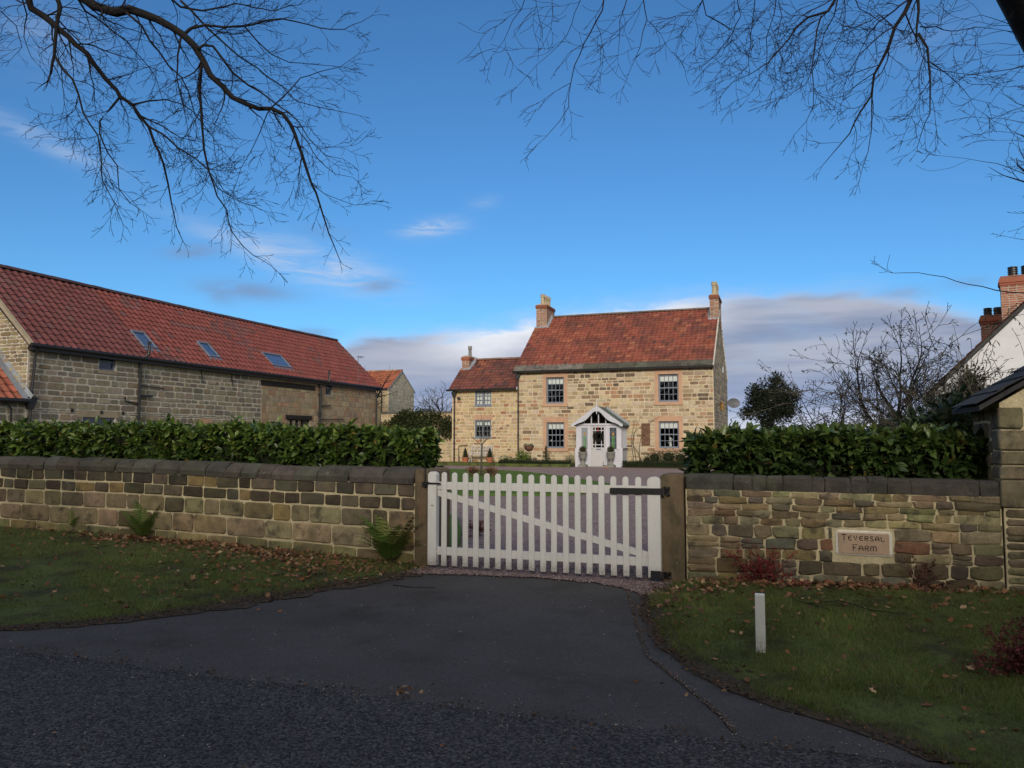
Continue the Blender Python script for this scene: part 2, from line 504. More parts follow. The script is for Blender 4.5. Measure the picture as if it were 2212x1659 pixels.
pmat('statue', (.70, .67, .60), .8, 10, .08, 40, .05, .1)
pmat('dish', (.10, .105, .115), .5, 5, .1, 40, .05, 0)


def glass(name, tint, refl=.35, rough=.02, see=.9):
    m = bpy.data.materials.new(name)
    m.use_nodes = True
    nt = m.node_tree
    nt.nodes.remove(nt.nodes['Principled BSDF'])
    lw = nd(nt, 'ShaderNodeLayerWeight', {'Blend': .25})
    fac = mth(nt, 'ADD', mth(nt, 'MULTIPLY', lw.outputs['Fresnel'], .6), refl, clamp=True)
    geo = nd(nt, 'ShaderNodeNewGeometry')
    nz = nd(nt, 'ShaderNodeTexNoise', {'Vector': geo.outputs['Position'], 'Scale': 3.0, 'Detail': 1.0})
    bp = nd(nt, 'ShaderNodeBump', {'Height': nz.outputs[0], 'Strength': .08, 'Distance': .03})
    gl = nd(nt, 'ShaderNodeBsdfGlossy', {'Color': (.9, .93, 1, 1), 'Roughness': rough, 'Normal': bp.outputs[0]})
    tr = nd(nt, 'ShaderNodeBsdfTransparent', {'Color': tuple(c * see for c in tint) + (1,)})
    mx = nd(nt, 'ShaderNodeMixShader', {0: fac, 1: tr.outputs[0], 2: gl.outputs[0]})
    nt.links.new(mx.outputs[0], nt.nodes['Material Output'].inputs[0])
    MATS[name] = m


glass('glass', (.85, .88, .9), .02)
glass('glass_sky', (.9, .92, .95), .35, .05)
pmat('glass_green', (.08, .22, .06), .2, 3, .1, 30, .05, 0, spec=.5)
pmat('glass_amber', (.36, .22, .06), .2, 3, .1, 30, .05, 0, spec=.5)
glass('glass_red', (.5, .08, .06), .05, .1)
pmat('glass_frost', (.24, .255, .275), .2, 3, .1, 30, .05, 0, spec=.5)
pmat('glass_dim', (.06, .07, .085), .12, 3, .1, 30, .05, 0, spec=.5)


def vary(c, rng, a=.15, h=.06):
    k = 1 + rng.uniform(-a, a)
    return tuple(max(.004, x * k * (1 + rng.uniform(-h, h))) for x in c)


# ------------------------------------------------------------------ masonry
def stone_shape(mb, M, s0, s1, t0, t1, d, rng, col, rnd=.25, jit=.006, light=False):
    """one stone between s0..s1 and t0..t1, standing d proud of the mortar; M maps (s, t, d) to the place"""
    w, h = s1 - s0, t1 - t0
    q = min(w, h) * rnd
    j = lambda: rng.uniform(-jit, jit)
    ring = [(s0 + q, t0), (s1 - q, t0), (s1, t0 + q), (s1, t1 - q), (s1 - q, t1), (s0 + q, t1), (s0, t1 - q), (s0, t0 + q)]
    ring = [(a + j(), b + j()) for a, b in ring]
    cs, ct = (s0 + s1) / 2, (t0 + t1) / 2
    i1 = min(.012 if not light else .015, .2 * min(w, h))
    def shrink(p, i):
        return (cs + (p[0] - cs) * max(0, 1 - 2 * i / w), ct + (p[1] - ct) * max(0, 1 - 2 * i / h))
    tilt_s, tilt_t = rng.uniform(-.25, .25) * d, rng.uniform(-.25, .25) * d
    def dd(p, k):
        return d * k + tilt_s * (p[0] - cs) / w * 2 + tilt_t * (p[1] - ct) / h * 2
    n = 8
    vs = [M(p[0], p[1], -.012) for p in ring]
    fs = []
    if light:
        vs += [M(*shrink(p, i1), dd(p, 1)) for p in ring]
        fs += [(i, (i + 1) % n, n + (i + 1) % n, n + i) for i in range(n)]
        fs.append(tuple(range(n, 2 * n)))
    else:
        vs += [M(p[0], p[1], dd(p, .55)) for p in ring]
        vs += [M(*shrink(p, i1), dd(p, 1) + rng.uniform(-.15, .15) * d) for p in ring]
        vs.append(M(cs + rng.uniform(-.2, .2) * w, ct + rng.uniform(-.15, .15) * h, d * rng.uniform(.95, 1.35)))
        for r in (0, n):
            fs += [(r + i, r + (i + 1) % n, r + n + (i + 1) % n, r + n + i) for i in range(n)]
        fs += [(2 * n + i, 2 * n + (i + 1) % n, 3 * n) for i in range(n)]
    mb.add(vs, fs, col)


def flush_pieces(pieces, name, mat, parent, score, limit=300, smooth=False):
    """pieces: list of (MB, centre); the ones that show largest become parts, the rest one mass"""
    order = sorted(range(len(pieces)), key=lambda i: -score(pieces[i][1], pieces[i][2]))
    rest = MB()
    for k, i in enumerate(order):
        mb = pieces[i][0]
        if k < limit:
            mb.build(name, mat, parent, smooth)
        else:
            o = len(rest.v)
            rest.v.extend(mb.v)
            rest.c.extend(mb.c)
            rest.f.extend([tuple(a + o for a in f) for f in mb.f])
    if rest.v:
        rest.build(name, mat, parent, smooth, kind='stuff')


def proj(p):
    x, y, z = p[0] * _c + p[1] * _s, -p[0] * _s + p[1] * _c, p[2] - EYE
    d = max(y * _cp + z * _sp, .1)
    return CX + F * x / d, CY - F * (-y * _sp + z * _cp) / d, d


def view_score(p, area):
    u, v, d = proj(p)
    k = area / (d * d)
    if u < -20 or u > 2232 or v < -20 or v > 1680:
        k *= .001
    return k


def courses(z0, z1, h, rng, marks=()):
    """bed joints from z0 to z1, each of the marks among them"""
    ms = sorted({z0, z1, *[m for m in marks if z0 + .03 < m < z1 - .03]})
    out = [z0]
    for a, b in zip(ms[:-1], ms[1:]):
        n = max(1, round((b - a) / h))
        ws = [rng.uniform(.75, 1.3) for _ in range(n)]
        k = (b - a) / sum(ws)
        z = a
        for w in ws:
            z += w * k
            out.append(z)
    return out


def free_spans(a, b, blocks):
    spans = [(a, b)]
    for p, q in blocks:
        nxt = []
        for x, y in spans:
            if q <= x or p >= y:
                nxt.append((x, y))
            else:
                if p > x:
                    nxt.append((x, p))
                if q < y:
                    nxt.append((q, y))
        spans = nxt
    return [s for s in spans if s[1] - s[0] > .05]


def lay(M, s0, s1, t0, t1, h, lens, rng, colf, openings=(), gap=.012, d=.014, edge=None, rnd=.2, jit=.004, light=True, trim=None):
    """stones over a wall face; colf(s, t) gives the colour; edge(t) may narrow the span (a gable)"""
    pieces = []
    marks = [z for o in openings for z in (o[2], o[3])]
    zs = courses(t0, t1, h, rng, marks)
    for a, b in zip(zs[:-1], zs[1:]):
        lo, hi = s0, s1
        if edge:
            e = edge((a + b) / 2 + (b - a) * .5)
            lo, hi = max(lo, e[0]), min(hi, e[1])
            if hi - lo < .1:
                continue
        blk = [(o[0], o[1]) for o in openings if o[2] < b - .01 and o[3] > a + .01]
        for x, y in free_spans(lo, hi, blk):
            p = x
            while p < y - .02:
                w = rng.uniform(*lens) * (1.0 + .6 * ((b - a) / h - 1))
                if y - (p + w) < lens[0] * .7:
                    w = y - p
                mb = MB()
                stone_shape(mb, M, p + gap / 2, min(p + w, y) - gap / 2, a + gap / 2, b - gap / 2, d * rng.uniform(.6, 1.4), rng, colf(p + w / 2, (a + b) / 2), rnd, jit, light)
                pieces.append((mb, M(p + w / 2, (a + b) / 2, 0), w * (b - a)))
                p += w
    return pieces


def face_panel(mb, M, s0, s1, t0, t1, openings, depth, edge_quads=True):
    """wall face with real openings and their reveals"""
    ss = sorted({s0, s1, *[v for o in openings for v in o[:2]]})
    ts = sorted({t0, t1, *[v for o in openings for v in o[2:4]]})
    for a, b in zip(ss[:-1], ss[1:]):
        for p, q in zip(ts[:-1], ts[1:]):
            if any(o[0] <= a and b <= o[1] and o[2] <= p and q <= o[3] for o in openings):
                continue
            mb.add([M(a, p, 0), M(b, p, 0), M(b, q, 0), M(a, q, 0)], [(0, 1, 2, 3)])
    for o in openings:
        a, b, p, q = o[:4]
        k = [(a, p), (b, p), (b, q), (a, q)]
        for i in range(4):
            u, w = k[i], k[(i + 1) % 4]
            mb.add([M(u[0], u[1], 0), M(w[0], w[1], 0), M(w[0], w[1], -depth), M(u[0], u[1], -depth)], [(3, 2, 1, 0)])


def pantiles(M, s0, s1, l0, l1, w, ln, rng, colf, skip=(), edge=None, lift=.03):
    """pantiles on a slope: s along the eaves, l up the slope, d off the roof"""
    pieces = []
    nc = max(1, round((s1 - s0) / w))
    nr = max(1, round((l1 - l0) / ln))
    w = (s1 - s0) / nc
    ln = (l1 - l0) / nr
    prof = [(0, .012), (.16, -.004), (.34, -.006), (.52, .012), (.72, .042), (.88, .040), (1.05, .010)]
    for r in range(nr):
        for c in range(nc):
            a = s0 + c * w
            l = l0 + r * ln
            cs, cl = a + w / 2, l + ln / 2
            if any(k[0] - .02 < cs < k[1] + .02 and k[2] - .02 < cl < k[3] + .02 for k in skip):
                continue
            if edge and not edge(cs, cl):
                continue
            e = rng.uniform(-.004, .004)
            ds = rng.uniform(-.004, .004)
            sc_ = w / .26
            low = [(a + x * w + ds, l - .02 + e, lift + z * sc_ + rng.uniform(-.002, .002)) for x, z in prof]
            top = [(a + x * w + ds, l + ln + .03, .004 + z * sc_ * .9) for x, z in prof]
            drop = [(p[0], p[1] + .004, p[2] - .018) for p in low]
            n = len(prof)
            vs = [M(*p) for p in low + top + drop]
            fs = [(i, i + 1, n + i + 1, n + i) for i in range(n - 1)] + [(2 * n + i, 2 * n + i + 1, i + 1, i) for i in range(n - 1)]
            mb = MB()
            mb.add(vs, fs, colf(cs, cl))
            pieces.append((mb, M(cs, cl, 0), w * ln))
    return pieces


# ================================================================== THE SETTING
def interp(tab, y):
    ys = [p[0] for p in tab]
    xs = [p[1] for p in tab]
    return np.interp(y, ys, xs)


DRIVE_L = [(4.5, -14.0), (4.62, -9.2), (4.75, -7.2), (4.92, -6.44), (5.27, -6.05), (5.68, -5.67), (6.21, -5.34), (6.90, -5.05), (7.96, -4.60), (8.7, -4.36), (9.2, -4.3)]
DRIVE_R = [(4.5, .74), (4.72, .58), (4.92, .34), (5.10, -.03), (5.32, -.31), (5.73, -.65), (6.40, -.98), (7.34, -1.27), (8.20, -1.39), (8.97, -1.36), (9.3, -1.36)]
GRAVEL_N = [(-4.6, 8.55), (-4.35, 8.62), (-3.73, 8.74), (-2.88, 8.87), (-2.01, 8.75), (-1.6, 8.45), (-1.39, 8.2), (-1.1, 8.1)]


def sheet(name, rows, mat, kind='structure', parent=None, smooth=True, **pr):
    """a sheet lofted through rows of points (all rows the same length)"""
    n = len(rows[0])
    V = np.array([p for r in rows for p in r])
    T = []
    for i in range(len(rows) - 1):
        for k in range(n - 1):
            a, b, c, d = i * n + k, i * n + k + 1, (i + 1) * n + k + 1, (i + 1) * n + k
            T += [(a, b, c), (a, c, d)]
    if kind:
        pr['kind'] = kind
    return npmesh(name, V, T, np.ones((len(V), 3)), mat, parent, smooth, **pr)


def wob(a, b, k=1.0):
    return mnoise.noise(Vector((a * k, b * k, 3.3)))


# base ground out to the horizon
xs = sorted({*np.round(np.arange(-30, 14, 1.0), 3), *[-1500, -700, -300, -150, -80, -50, -40, 20, 30, 50, 80, 150, 300, 700, 1500]})
ys = sorted({*np.round(np.arange(3.6, 14, .6), 3), *[-900, -400, -150, -60, -25, -8, 0, 16, 20, 26, 32, 38, 45, 60, 90, 150, 300, 700, 1800]})
sheet('ground', [[(x, y, gzf(x, y) - .05) for x in xs] for y in ys], 'field')
# road
ex = sorted({*np.round(np.arange(-9, 4, .12), 3), *[-120, -60, -30, -18, -12, 6, 10, 20, 40, 90]})
ry = [-7, -3, 0, 2, 3.4, 4.2, 4.5]
sheet('road', [[(x, y + (.05 * wob(x, 1.0, 2.2) + .02 * wob(x, 5, 9) if y == 4.5 else 0), .012 if y < 4.4 else .004) for x in ex] for y in ry], 'asphalt_road')
# asphalt apron of the drive
rows = []
for y in [4.40, 4.5, 4.56, 4.62, 4.68, 4.75, 4.83, 4.92, 5.05, 5.16, 5.27, 5.4, 5.5, 5.68, 5.9, 6.05, 6.21, 6.5, 6.9, 7.3, 7.6, 7.96, 8.2, 8.5, 8.7, 8.95]:
    a, b = interp(DRIVE_L, y) - .12, interp(DRIVE_R, y) + .12
    rows.append([(a + (b - a) * t, y, .0 + gzf(a + (b - a) * t, y) * .3) for t in np.linspace(0, 1, 14)])
sheet('driveway', rows, 'asphalt_drive')
# gritty joint between the apron and its kerbside strip
SEAM = [(-1.669, 8.494), (-1.468, 7.697), (-1.209, 6.637), (-1.019, 5.968), (-.79, 5.564), (-.594, 5.219), (-.392, 4.849), (-.298, 4.593)]
sx = []
for i in range(len(SEAM) - 1):
    for t in np.linspace(0, 1, 9)[:-1]:
        sx.append((SEAM[i][0] * (1 - t) + SEAM[i + 1][0] * t, SEAM[i][1] * (1 - t) + SEAM[i + 1][1] * t))
sr = [[(x - .012 - .012 * abs(wob(y, 2, 6)), y, .009), (x + .012 + .02 * abs(wob(y, 7, 5)), y, .009)] for x, y in sx]
sheet('drive_joint', sr, 'dirt')

# grass verges either side
def verge(name, xf, far, y0, y1, sgn, label_kind):
    rows = []
    for y in np.concatenate([np.arange(y0, y1, .16), [y1]]):
        e = float(xf(y)) + .05 * wob(y, sgn * 3, 3) + .025 * wob(y, sgn * 9, 11)
        ds = [0, .05, .12, .25, .5, .9, 1.4, 2, 2.8, 3.8, 5, 7, 10, abs(far - e)]
        rows.append([(e + sgn * d, y, gzf(e + sgn * d, y) * (1 if d > 0 else .6) + (.034 * float(sst(0, .25, d)) - .006) + .015 * wob(e + sgn * d, y, 1.6) * float(sst(.1, .6, d))) for d in ds])
    if sgn < 0:
        rows = [r[::-1] for r in rows]
    return sheet(name, rows, 'turf', kind='structure')


verge('grass_verge', lambda y: interp(DRIVE_L, y), -24, 4.66, 9.2, -1, 0)
verge('grass_verge', lambda y: interp(DRIVE_R, y), 16, 4.5, 9.2, 1, 0)

# bare earth along the edges of the grass
for nm, tab, sg, w0 in (('soil_margin', DRIVE_L, -1, .27), ('soil_margin', DRIVE_R, 1, .08)):
    rows = []
    for y in np.arange(4.7 if sg < 0 else 4.55, 8.75, .06):
        e = float(interp(tab, y))
        w = w0 * (.55 + .9 * abs(wob(y, sg * 4, 2.3)) + .5 * wob(y, sg * 6, 9))
        rows.append([(e - sg * max(.01, w), y, .0065 + .3 * gzf(e, y)), (e + sg * .02, y, .012 + .5 * gzf(e, y)), (e + sg * .16, y, gzf(e + sg * .16, y) + .020)][::sg])
    sheet(nm, rows, 'dirt')

# gravel drive beyond the gate
gx = sorted({*np.round(np.arange(-4.6, -1.09, .18), 3)})
sheet('gravel_drive', [[(x, yy if i else float(interp([(p[0], p[1]) for p in GRAVEL_N], x)) + .05 * wob(x, 4, 6), .012 + gzf(x, yy) * .3) for x in gx] for i, yy in enumerate([8.8, 9.0, 9.3, 9.7, 10.3])], 'gravel')
gx2 = np.linspace(-22.9, 7, 16)
sheet('gravel_yard', [[(x, y, gzf(x, y) + .004) for x in gx2] for y in [10.2, 11, 12, 13, 16, 20, 26, 32, 38, 41]], 'gravel')


def slab(name, poly, top, mat, rise=.05):
    mb = MB()
    n = len(poly)
    vt = [(x, y, gzf(x, y) + top) for x, y in poly]
    vb = [(x, y, gzf(x, y) + top - rise) for x, y in poly]
    mb.add(vt + vb, [tuple(range(n))] + [(n + i, n + (i + 1) % n, (i + 1) % n, i) for i in range(n)])
    return mb.build(name, mat, kind='structure')


def smooth_poly(pts, it=2):
    for _ in range(it):
        q = []
        for i in range(len(pts)):
            a, b = pts[i], pts[(i + 1) % len(pts)]
            q += [(a[0] * .75 + b[0] * .25, a[1] * .75 + b[1] * .25), (a[0] * .25 + b[0] * .75, a[1] * .25 + b[1] * .75)]
        pts = q
    return pts


LAWN = smooth_poly([(-22, 33), (-14.2, 33.9), (-11.4, 33.0), (-9.2, 30.6), (-7.2, 27.9), (-5.5, 25.6), (-5.2, 24.2), (-5.3, 20.9), (-7.2, 20.3), (-9.5, 19.9), (-22, 19.2)], 2)
slab('lawn', LAWN, .06, 'lawn')
slab('lawn_border', [(-22.5, 10.3), (-4.72, 10.3), (-4.74, 11.0), (-5.4, 12.6), (-6.3, 14.5), (-8, 16.4), (-11, 17.4), (-22.5, 17.6)], .06, 'lawn')
slab('house_border', [(-22.5, 39.5), (-14.9, 38.4), (-14.4, 38.2), (-10.4, 38.2), (-10.4, 40.58), (-22.5, 40.7)], .16, 'turf', .15)
slab('house_border', [(-7.75, 38.35), (2.5, 38.3), (2.5, 40.55), (-7.75, 40.55)], .05, 'dirt')
slab('garden', [(1.2, 10.4), (22, 10.4), (22, 36), (4, 36), (-.4, 20), (-.8, 10.4)], .05, 'lawn')

# ================================================================== FRONT WALLS
rng = random.Random(21)
# --- coursed wall left of the gate
WL0, WL1 = -17.0, -4.57
FY = 9.12
zt_l = lambda x: float(np.interp(x, [-17, -12, -9.1, -6.7, -4.6], [1.235, 1.185, 1.16, 1.095, 1.075]))
wall = thing('garden_wall', 'coursed stone garden wall with rounded dark coping below the long laurel hedge', 'wall', (-9, 9.3, .1))
mb = MB()
seg = np.linspace(WL0, WL1, 26)
for a, b in zip(seg[:-1], seg[1:]):
    za, zb = gzf(a, 9.1) - .2, gzf(b, 9.1) - .2
    ta, tb = zt_l(a), zt_l(b)
    mb.add([(a, FY, za), (b, FY, zb), (b, FY, tb), (a, FY, ta), (a, FY + .36, za), (b, FY + .36, zb), (b, FY + .36, tb), (a, FY + .36, ta)],
           [(0, 1, 2, 3), (5, 4, 7, 6), (3, 2, 6, 7)])
mb.build('mortar', 'mortar_front', wall)
fr = [-.06, .15, .42, .66, .83, 1.0]
lens = [(.35, .7), (.32, .68), (.24, .5), (.2, .42), (.2, .4)]
warm = [(.25, .21, .10), (.26, .21, .12), (.22, .175, .105), (.135, .108, .072), (.115, .094, .066)]
for k in range(5):
    x = WL0
    while x < WL1 - .02:
        w = rng.uniform(*lens[k])
        if WL1 - (x + w) < .18:
            w = WL1 - x
        x1 = x + w
        def M(s, t, d, k=k):
            zb, zt = gzf(s, 9.1), zt_l(s)
            wv = .012 * wob(s, k * 3.1, 1.7)
            return (s, FY - d, zb + (zt - zb) * t + wv)
        h = 1.0
        col = vary(warm[k], rng, .28, .10)
        if rng.random() < (.15, .1, .3, .4, .3)[k]:
            col = tuple(c * .55 for c in col)
        if rng.random() < .12:
            col = vary((.24, .17, .075), rng)
        if x1 > -13.9:
            mbs = MB()
            g = rng.uniform(.008, .015)
            stone_shape(mbs, M, x + g, x1 - g, fr[k] + .010 + rng.uniform(0, .008), fr[k + 1] - .010 - rng.uniform(0, .006), rng.uniform(.010, .026), rng, col, .12, .007)
            # t is a share of the height, so shrink the corner radius that comes with it
            mbs.build('stone', 'stone_front', wall, False)
        x = x1
x = WL0
while x < -4.6:
    w = rng.uniform(.22, .46) if rng.random() < .8 else rng.uniform(.45, .6)
    if -4.57 - (x + w) < .2:
        w = -4.57 - x
    if x + w > -14.3:
        a, b = x + .004, x + w - .006
        hh = .19 + rng.uniform(-.018, .014)
        ov = rng.uniform(.015, .04)
        prof = [(-ov, 0), (-ov - .01, .06), (-ov + .03, .125), (.09, hh * .93), (.18, hh), (.28, hh * .93), (.345, .12), (.375, .0)]
        lean = rng.uniform(-.035, .035)
        vs = []
        for sx_ in (a, a + .02, b - .02, b):
            k = .93 if sx_ in (a, b) else 1.0
            for py, pz in prof:
                sh = lean * (pz / .19 - .5)
                vs.append((sx_ + sh + rng.uniform(-.004, .004), FY + .17 + (py - .17) * k + rng.uniform(-.005, .005), zt_l(sx_) + .002 + (pz * k if pz > 0 else -.012) + rng.uniform(-.004, .004)))
        n = len(prof)
        fs = [(r * n + i, r * n + i + 1, (r + 1) * n + i + 1, (r + 1) * n + i) for r in range(3) for i in range(n - 1)]
        fs += [tuple(range(n))[::-1], tuple(range(3 * n, 4 * n))] + [((r + 1) * n + n - 1, r * n + n - 1, r * n, (r + 1) * n) for r in range(3)]
        mbs = MB()
        mbs.add(vs, [f[::-1] for f in fs], vary((.082, .073, .058), rng, .25, .06))
        mbs.build('coping_stone', 'coping', wall, False)
    x += w

# --- rubble wall right of the gate
rng = random.Random(5)
WR0, WR1 = -1.10, 2.06
zt_r = lambda x: float(np.interp(x, [-1.1, 2.07, 6], [1.075, 1.062, 1.05]))
wall = thing('rubble_wall', 'rubble stone garden wall holding the carved name stone, right of the gate', 'wall', (.5, 9.3, .08))
mb = MB()
seg = np.linspace(WR0, WR1, 8)
for a, b in zip(seg[:-1], seg[1:]):
    za, zb = gzf(a, 9.1) - .2, gzf(b, 9.1) - .2
    mb.add([(a, FY, za), (b, FY, zb), (b, FY, zt_r(b)), (a, FY, zt_r(a)), (a, FY + .36, za), (b, FY + .36, zb), (b, FY + .36, zt_r(b)), (a, FY + .36, zt_r(a))],
           [(0, 1, 2, 3), (5, 4, 7, 6), (3, 2, 6, 7)])
mb.add([(WR0, FY, -.1), (WR0, FY, 1.07), (WR0, FY + .36, 1.07), (WR0, FY + .36, -.1)], [(0, 1, 2, 3)])
mb.build('mortar', 'mortar_front', wall)
PX0, PX1, PZ0, PZ1 = .491, 1.03, .424, .659
beds = [0.0, .135, .29, .40, .52, .655, .74, .815, .885, .955, 1.03]
def bed(i, s):
    zb = gzf(s, 9.1)
    base = zb - .03 + (zt_r(s) - zb + .03) * beds[i] / beds[-1]
    return base + (.020 * wob(s, i * 5.3, 2.1) + .010 * wob(s, i * 2.9, 5.5)) * (0 if i in (0, 10) else 1)
pal = [(.29, .24, .12), (.27, .22, .12), (.20, .16, .09), (.12, .095, .062), (.24, .185, .085), (.29, .25, .14), (.19, .14, .075), (.14, .125, .09), (.22, .19, .12)]
for k in range(10):
    hk = beds[k + 1] - beds[k]
    x = WR0 + rng.uniform(0, .01)
    while x < WR1 - .03:
        w = rng.uniform(.17, .40) * (.85 + .9 * hk)
        if WR1 - (x + w) < .14:
            w = WR1 - x
        x1 = x + w
        mid = (x + x1) / 2
        zlo, zhi = bed(k, mid), bed(k + 1, mid)
        if zlo < PZ1 - .02 and zhi > PZ0 + .02:
            if x < PX0 - .02 < x1:
                x1 = PX0 - .02
            elif PX0 - .03 <= x < PX1 + .02:
                x = PX1 + .025
                continue
        def M(s, t, d, k=k):
            a, b = bed(k, s), bed(k + 1, s)
            return (s, FY - d, a + (b - a) * t)
        col = vary(rng.choice(pal), rng, .25, .1)
        if .2 < x < .5 and k == 3 or (1.05 < x < 1.4 and k == 3):
            col = (.20, .10, .06)
        if k <= 1 and rng.random() < .45:
            col = tuple(c * .55 for c in col)
        if x1 - x > .06:
            g = rng.uniform(.006, .014)
            # two thin stones instead of one, here and there
            parts = [(0.05, .95)] if (hk < .1 or rng.random() < .8) else [(.05, .47), (.53, .95)]
            for t0, t1 in parts:
                hh = (t1 - t0) * hk
                mbs = MB()
                # unit height of one course: keep the corner cut in metres
                W = x1 - x - 2 * g
                q = rng.uniform(.06, .2) * min(W, hh)
                ring = [(q, 0), (W * rng.uniform(.3, .7), -.01), (W - q, 0), (W, q), (W, hh - q), (W - q, hh), (W * rng.uniform(.3, .7), hh + .008), (q, hh), (0, hh - q), (0, q)]
                ring = [(a + rng.uniform(-.012, .010), b + rng.uniform(-.007, .007)) for a, b in ring]
                d = rng.uniform(.008, .032)
                n = len(ring)
                P = lambda p, dd: M(x + g + p[0], t0 + p[1] / hk, dd)
                vs = [P(p, -.01) for p in ring] + [P(p, d * .5) for p in ring]
                cx_, cy_ = W / 2, hh / 2
                vs += [P((cx_ + (p[0] - cx_) * (1 - .03 / W), cy_ + (p[1] - cy_) * (1 - .024 / hh)), d * rng.uniform(.8, 1.15)) for p in ring]
                vs.append(P((W * rng.uniform(.3, .7), hh * rng.uniform(.35, .65)), d * rng.uniform(.95, 1.3)))
                fs = [(r + i, r + (i + 1) % n, r + n + (i + 1) % n, r + n + i) for r in (0, n) for i in range(n)] + [(2 * n + i, 2 * n + (i + 1) % n, 3 * n) for i in range(n)]
                mbs.add(vs, fs, col)
                mbs.build('stone', 'stone_front', wall, False)
        x = x1
x = WR0
cops = [.52, .2, .15, .17, .30, .12, .26, .16, .19, .22, .62, .18]
cops = [c * (WR1 - WR0) / sum(cops) for c in cops]
for w in cops:
    a, b = x + .002, x + w - .003
    hh = .165 + rng.uniform(-.012, .008)
    prof = [(-.012, 0), (-.015, .09), (-.006, .14), (.03, hh), (.30, hh), (.36, .13), (.375, .0)]
    vs = []
    for sx_ in (a, a + .015, b - .015, b):
        k = .96 if sx_ in (a, b) else 1
        for py, pz in prof:
            vs.append((sx_ + rng.uniform(-.004, .004), FY + .17 + (py - .17) * k + rng.uniform(-.006, .006), zt_r(sx_) + .002 + pz * k + rng.uniform(-.005, .005)))
    n = len(prof)
    fs = [(r * n + i, r * n + i + 1, (r + 1) * n + i + 1, (r + 1) * n + i) for r in range(3) for i in range(n - 1)]
    fs += [tuple(range(n))[::-1], tuple(range(3 * n, 4 * n))]
    mbs = MB()
    mbs.add(vs, [f[::-1] for f in fs], vary((.072, .066, .055), rng, .12, .04))
    mbs.build('coping_stone', 'coping', wall, False)
    x += w

# --- carved name stone
sign = thing('name_stone', 'pale carved stone set in the rubble wall reading TEVERSAL FARM', 'sign', (.76, 9.1, .42))
mb = MB()
def Mp(s, t, d):
    return (s, FY - d, t)
stone_shape(mb, Mp, PX0 - .0, PX1 + .015, PZ0 - .022, PZ1 + .012, .016, rng, (1, 1, 1), .08, .007)
mb.build('mortar_bed', 'plaque_mortar', sign)
mb = MB()
mb.cbox(PX0 + .025, PX1 - .018, FY - .030, FY, PZ0 + .004, PZ1 - .012, .005)
mb.build('slab', 'plaque', sign)
GL = {  # strokes in a unit box
    'T': [[(0, 1), (.72, 1)], [(.36, 1), (.36, 0), (.28, 0)], [(0, 1), (0, .9)]],
    'E': [[(.62, .90), (.45, 1), (.22, .92), (.06, .7), (.04, .4), (.14, .14), (.36, 0), (.62, .08)], [(.06, .54), (.5, .54)]],
    'V': [[(0, 1), (.08, 1), (.33, 0), (.62, 1), (.7, 1)]],
    'R': [[(.06, 0), (.06, 1), (.4, 1), (.58, .86), (.58, .66), (.42, .5), (.06, .5)], [(.3, .5), (.52, .04), (.62, 0)]],
    'S': [[(.56, .9), (.38, 1), (.14, .94), (.06, .76), (.16, .58), (.44, .46), (.54, .26), (.44, .06), (.22, 0), (.04, .1)]],
    'A': [[(.02, 0), (.06, .6), (.2, .92), (.36, 1), (.5, .92), (.62, .6), (.66, 0)], [(.06, .42), (.62, .42)]],
    'L': [[(.06, 1), (.06, 0), (.54, 0), (.56, .1)]],
    'F': [[(.06, 0), (.06, 1), (.58, 1), (.58, .9)], [(.06, .5), (.46, .5)]],
    'M': [[(.03, 0), (.05, .8), (.12, .95), (.28, 1), (.42, .9), (.44, .0)], [(.44, .8), (.56, .98), (.74, .98), (.84, .8), (.86, 0)]],
}


def strokes(text, x, z, hs, ws, gap):
    for i, ch in enumerate(text):
        h = hs if i else hs * 1.28
        zz = z if i else z - hs * .02
        wd = ws * (1 if i else 1.12)
        lt = MB()
        for pl in GL[ch]:
            pts = [(x + p[0] * wd, zz + p[1] * h) for p in pl]
            hw = .0042
            vs, fs = [], []
            for k, p in enumerate(pts):
                a, b = pts[max(k - 1, 0)], pts[min(k + 1, len(pts) - 1)]
                tx, tz = b[0] - a[0], b[1] - a[1]
                L = math.hypot(tx, tz) or 1
                nx, nz = -tz / L * hw, tx / L * hw
                y = FY - .0325
                vs += [(p[0] + nx, y, p[1] + nz), (p[0] - nx, y, p[1] - nz)]
            for k in range(len(pts) - 1):
                fs.append((2 * k, 2 * k + 1, 2 * k + 3, 2 * k + 2))
            lt.add(vs, fs)
        lt.build('letter', 'letter', sign)
        x += wd * (GLW[ch]) + gap


GLW = {k: max(p[0] for pl in v for p in pl) for k, v in GL.items()}
strokes('TEVERSAL', .549, .568, .048, .058, .0165)
strokes('FARM', .655, .462, .050, .066, .015)

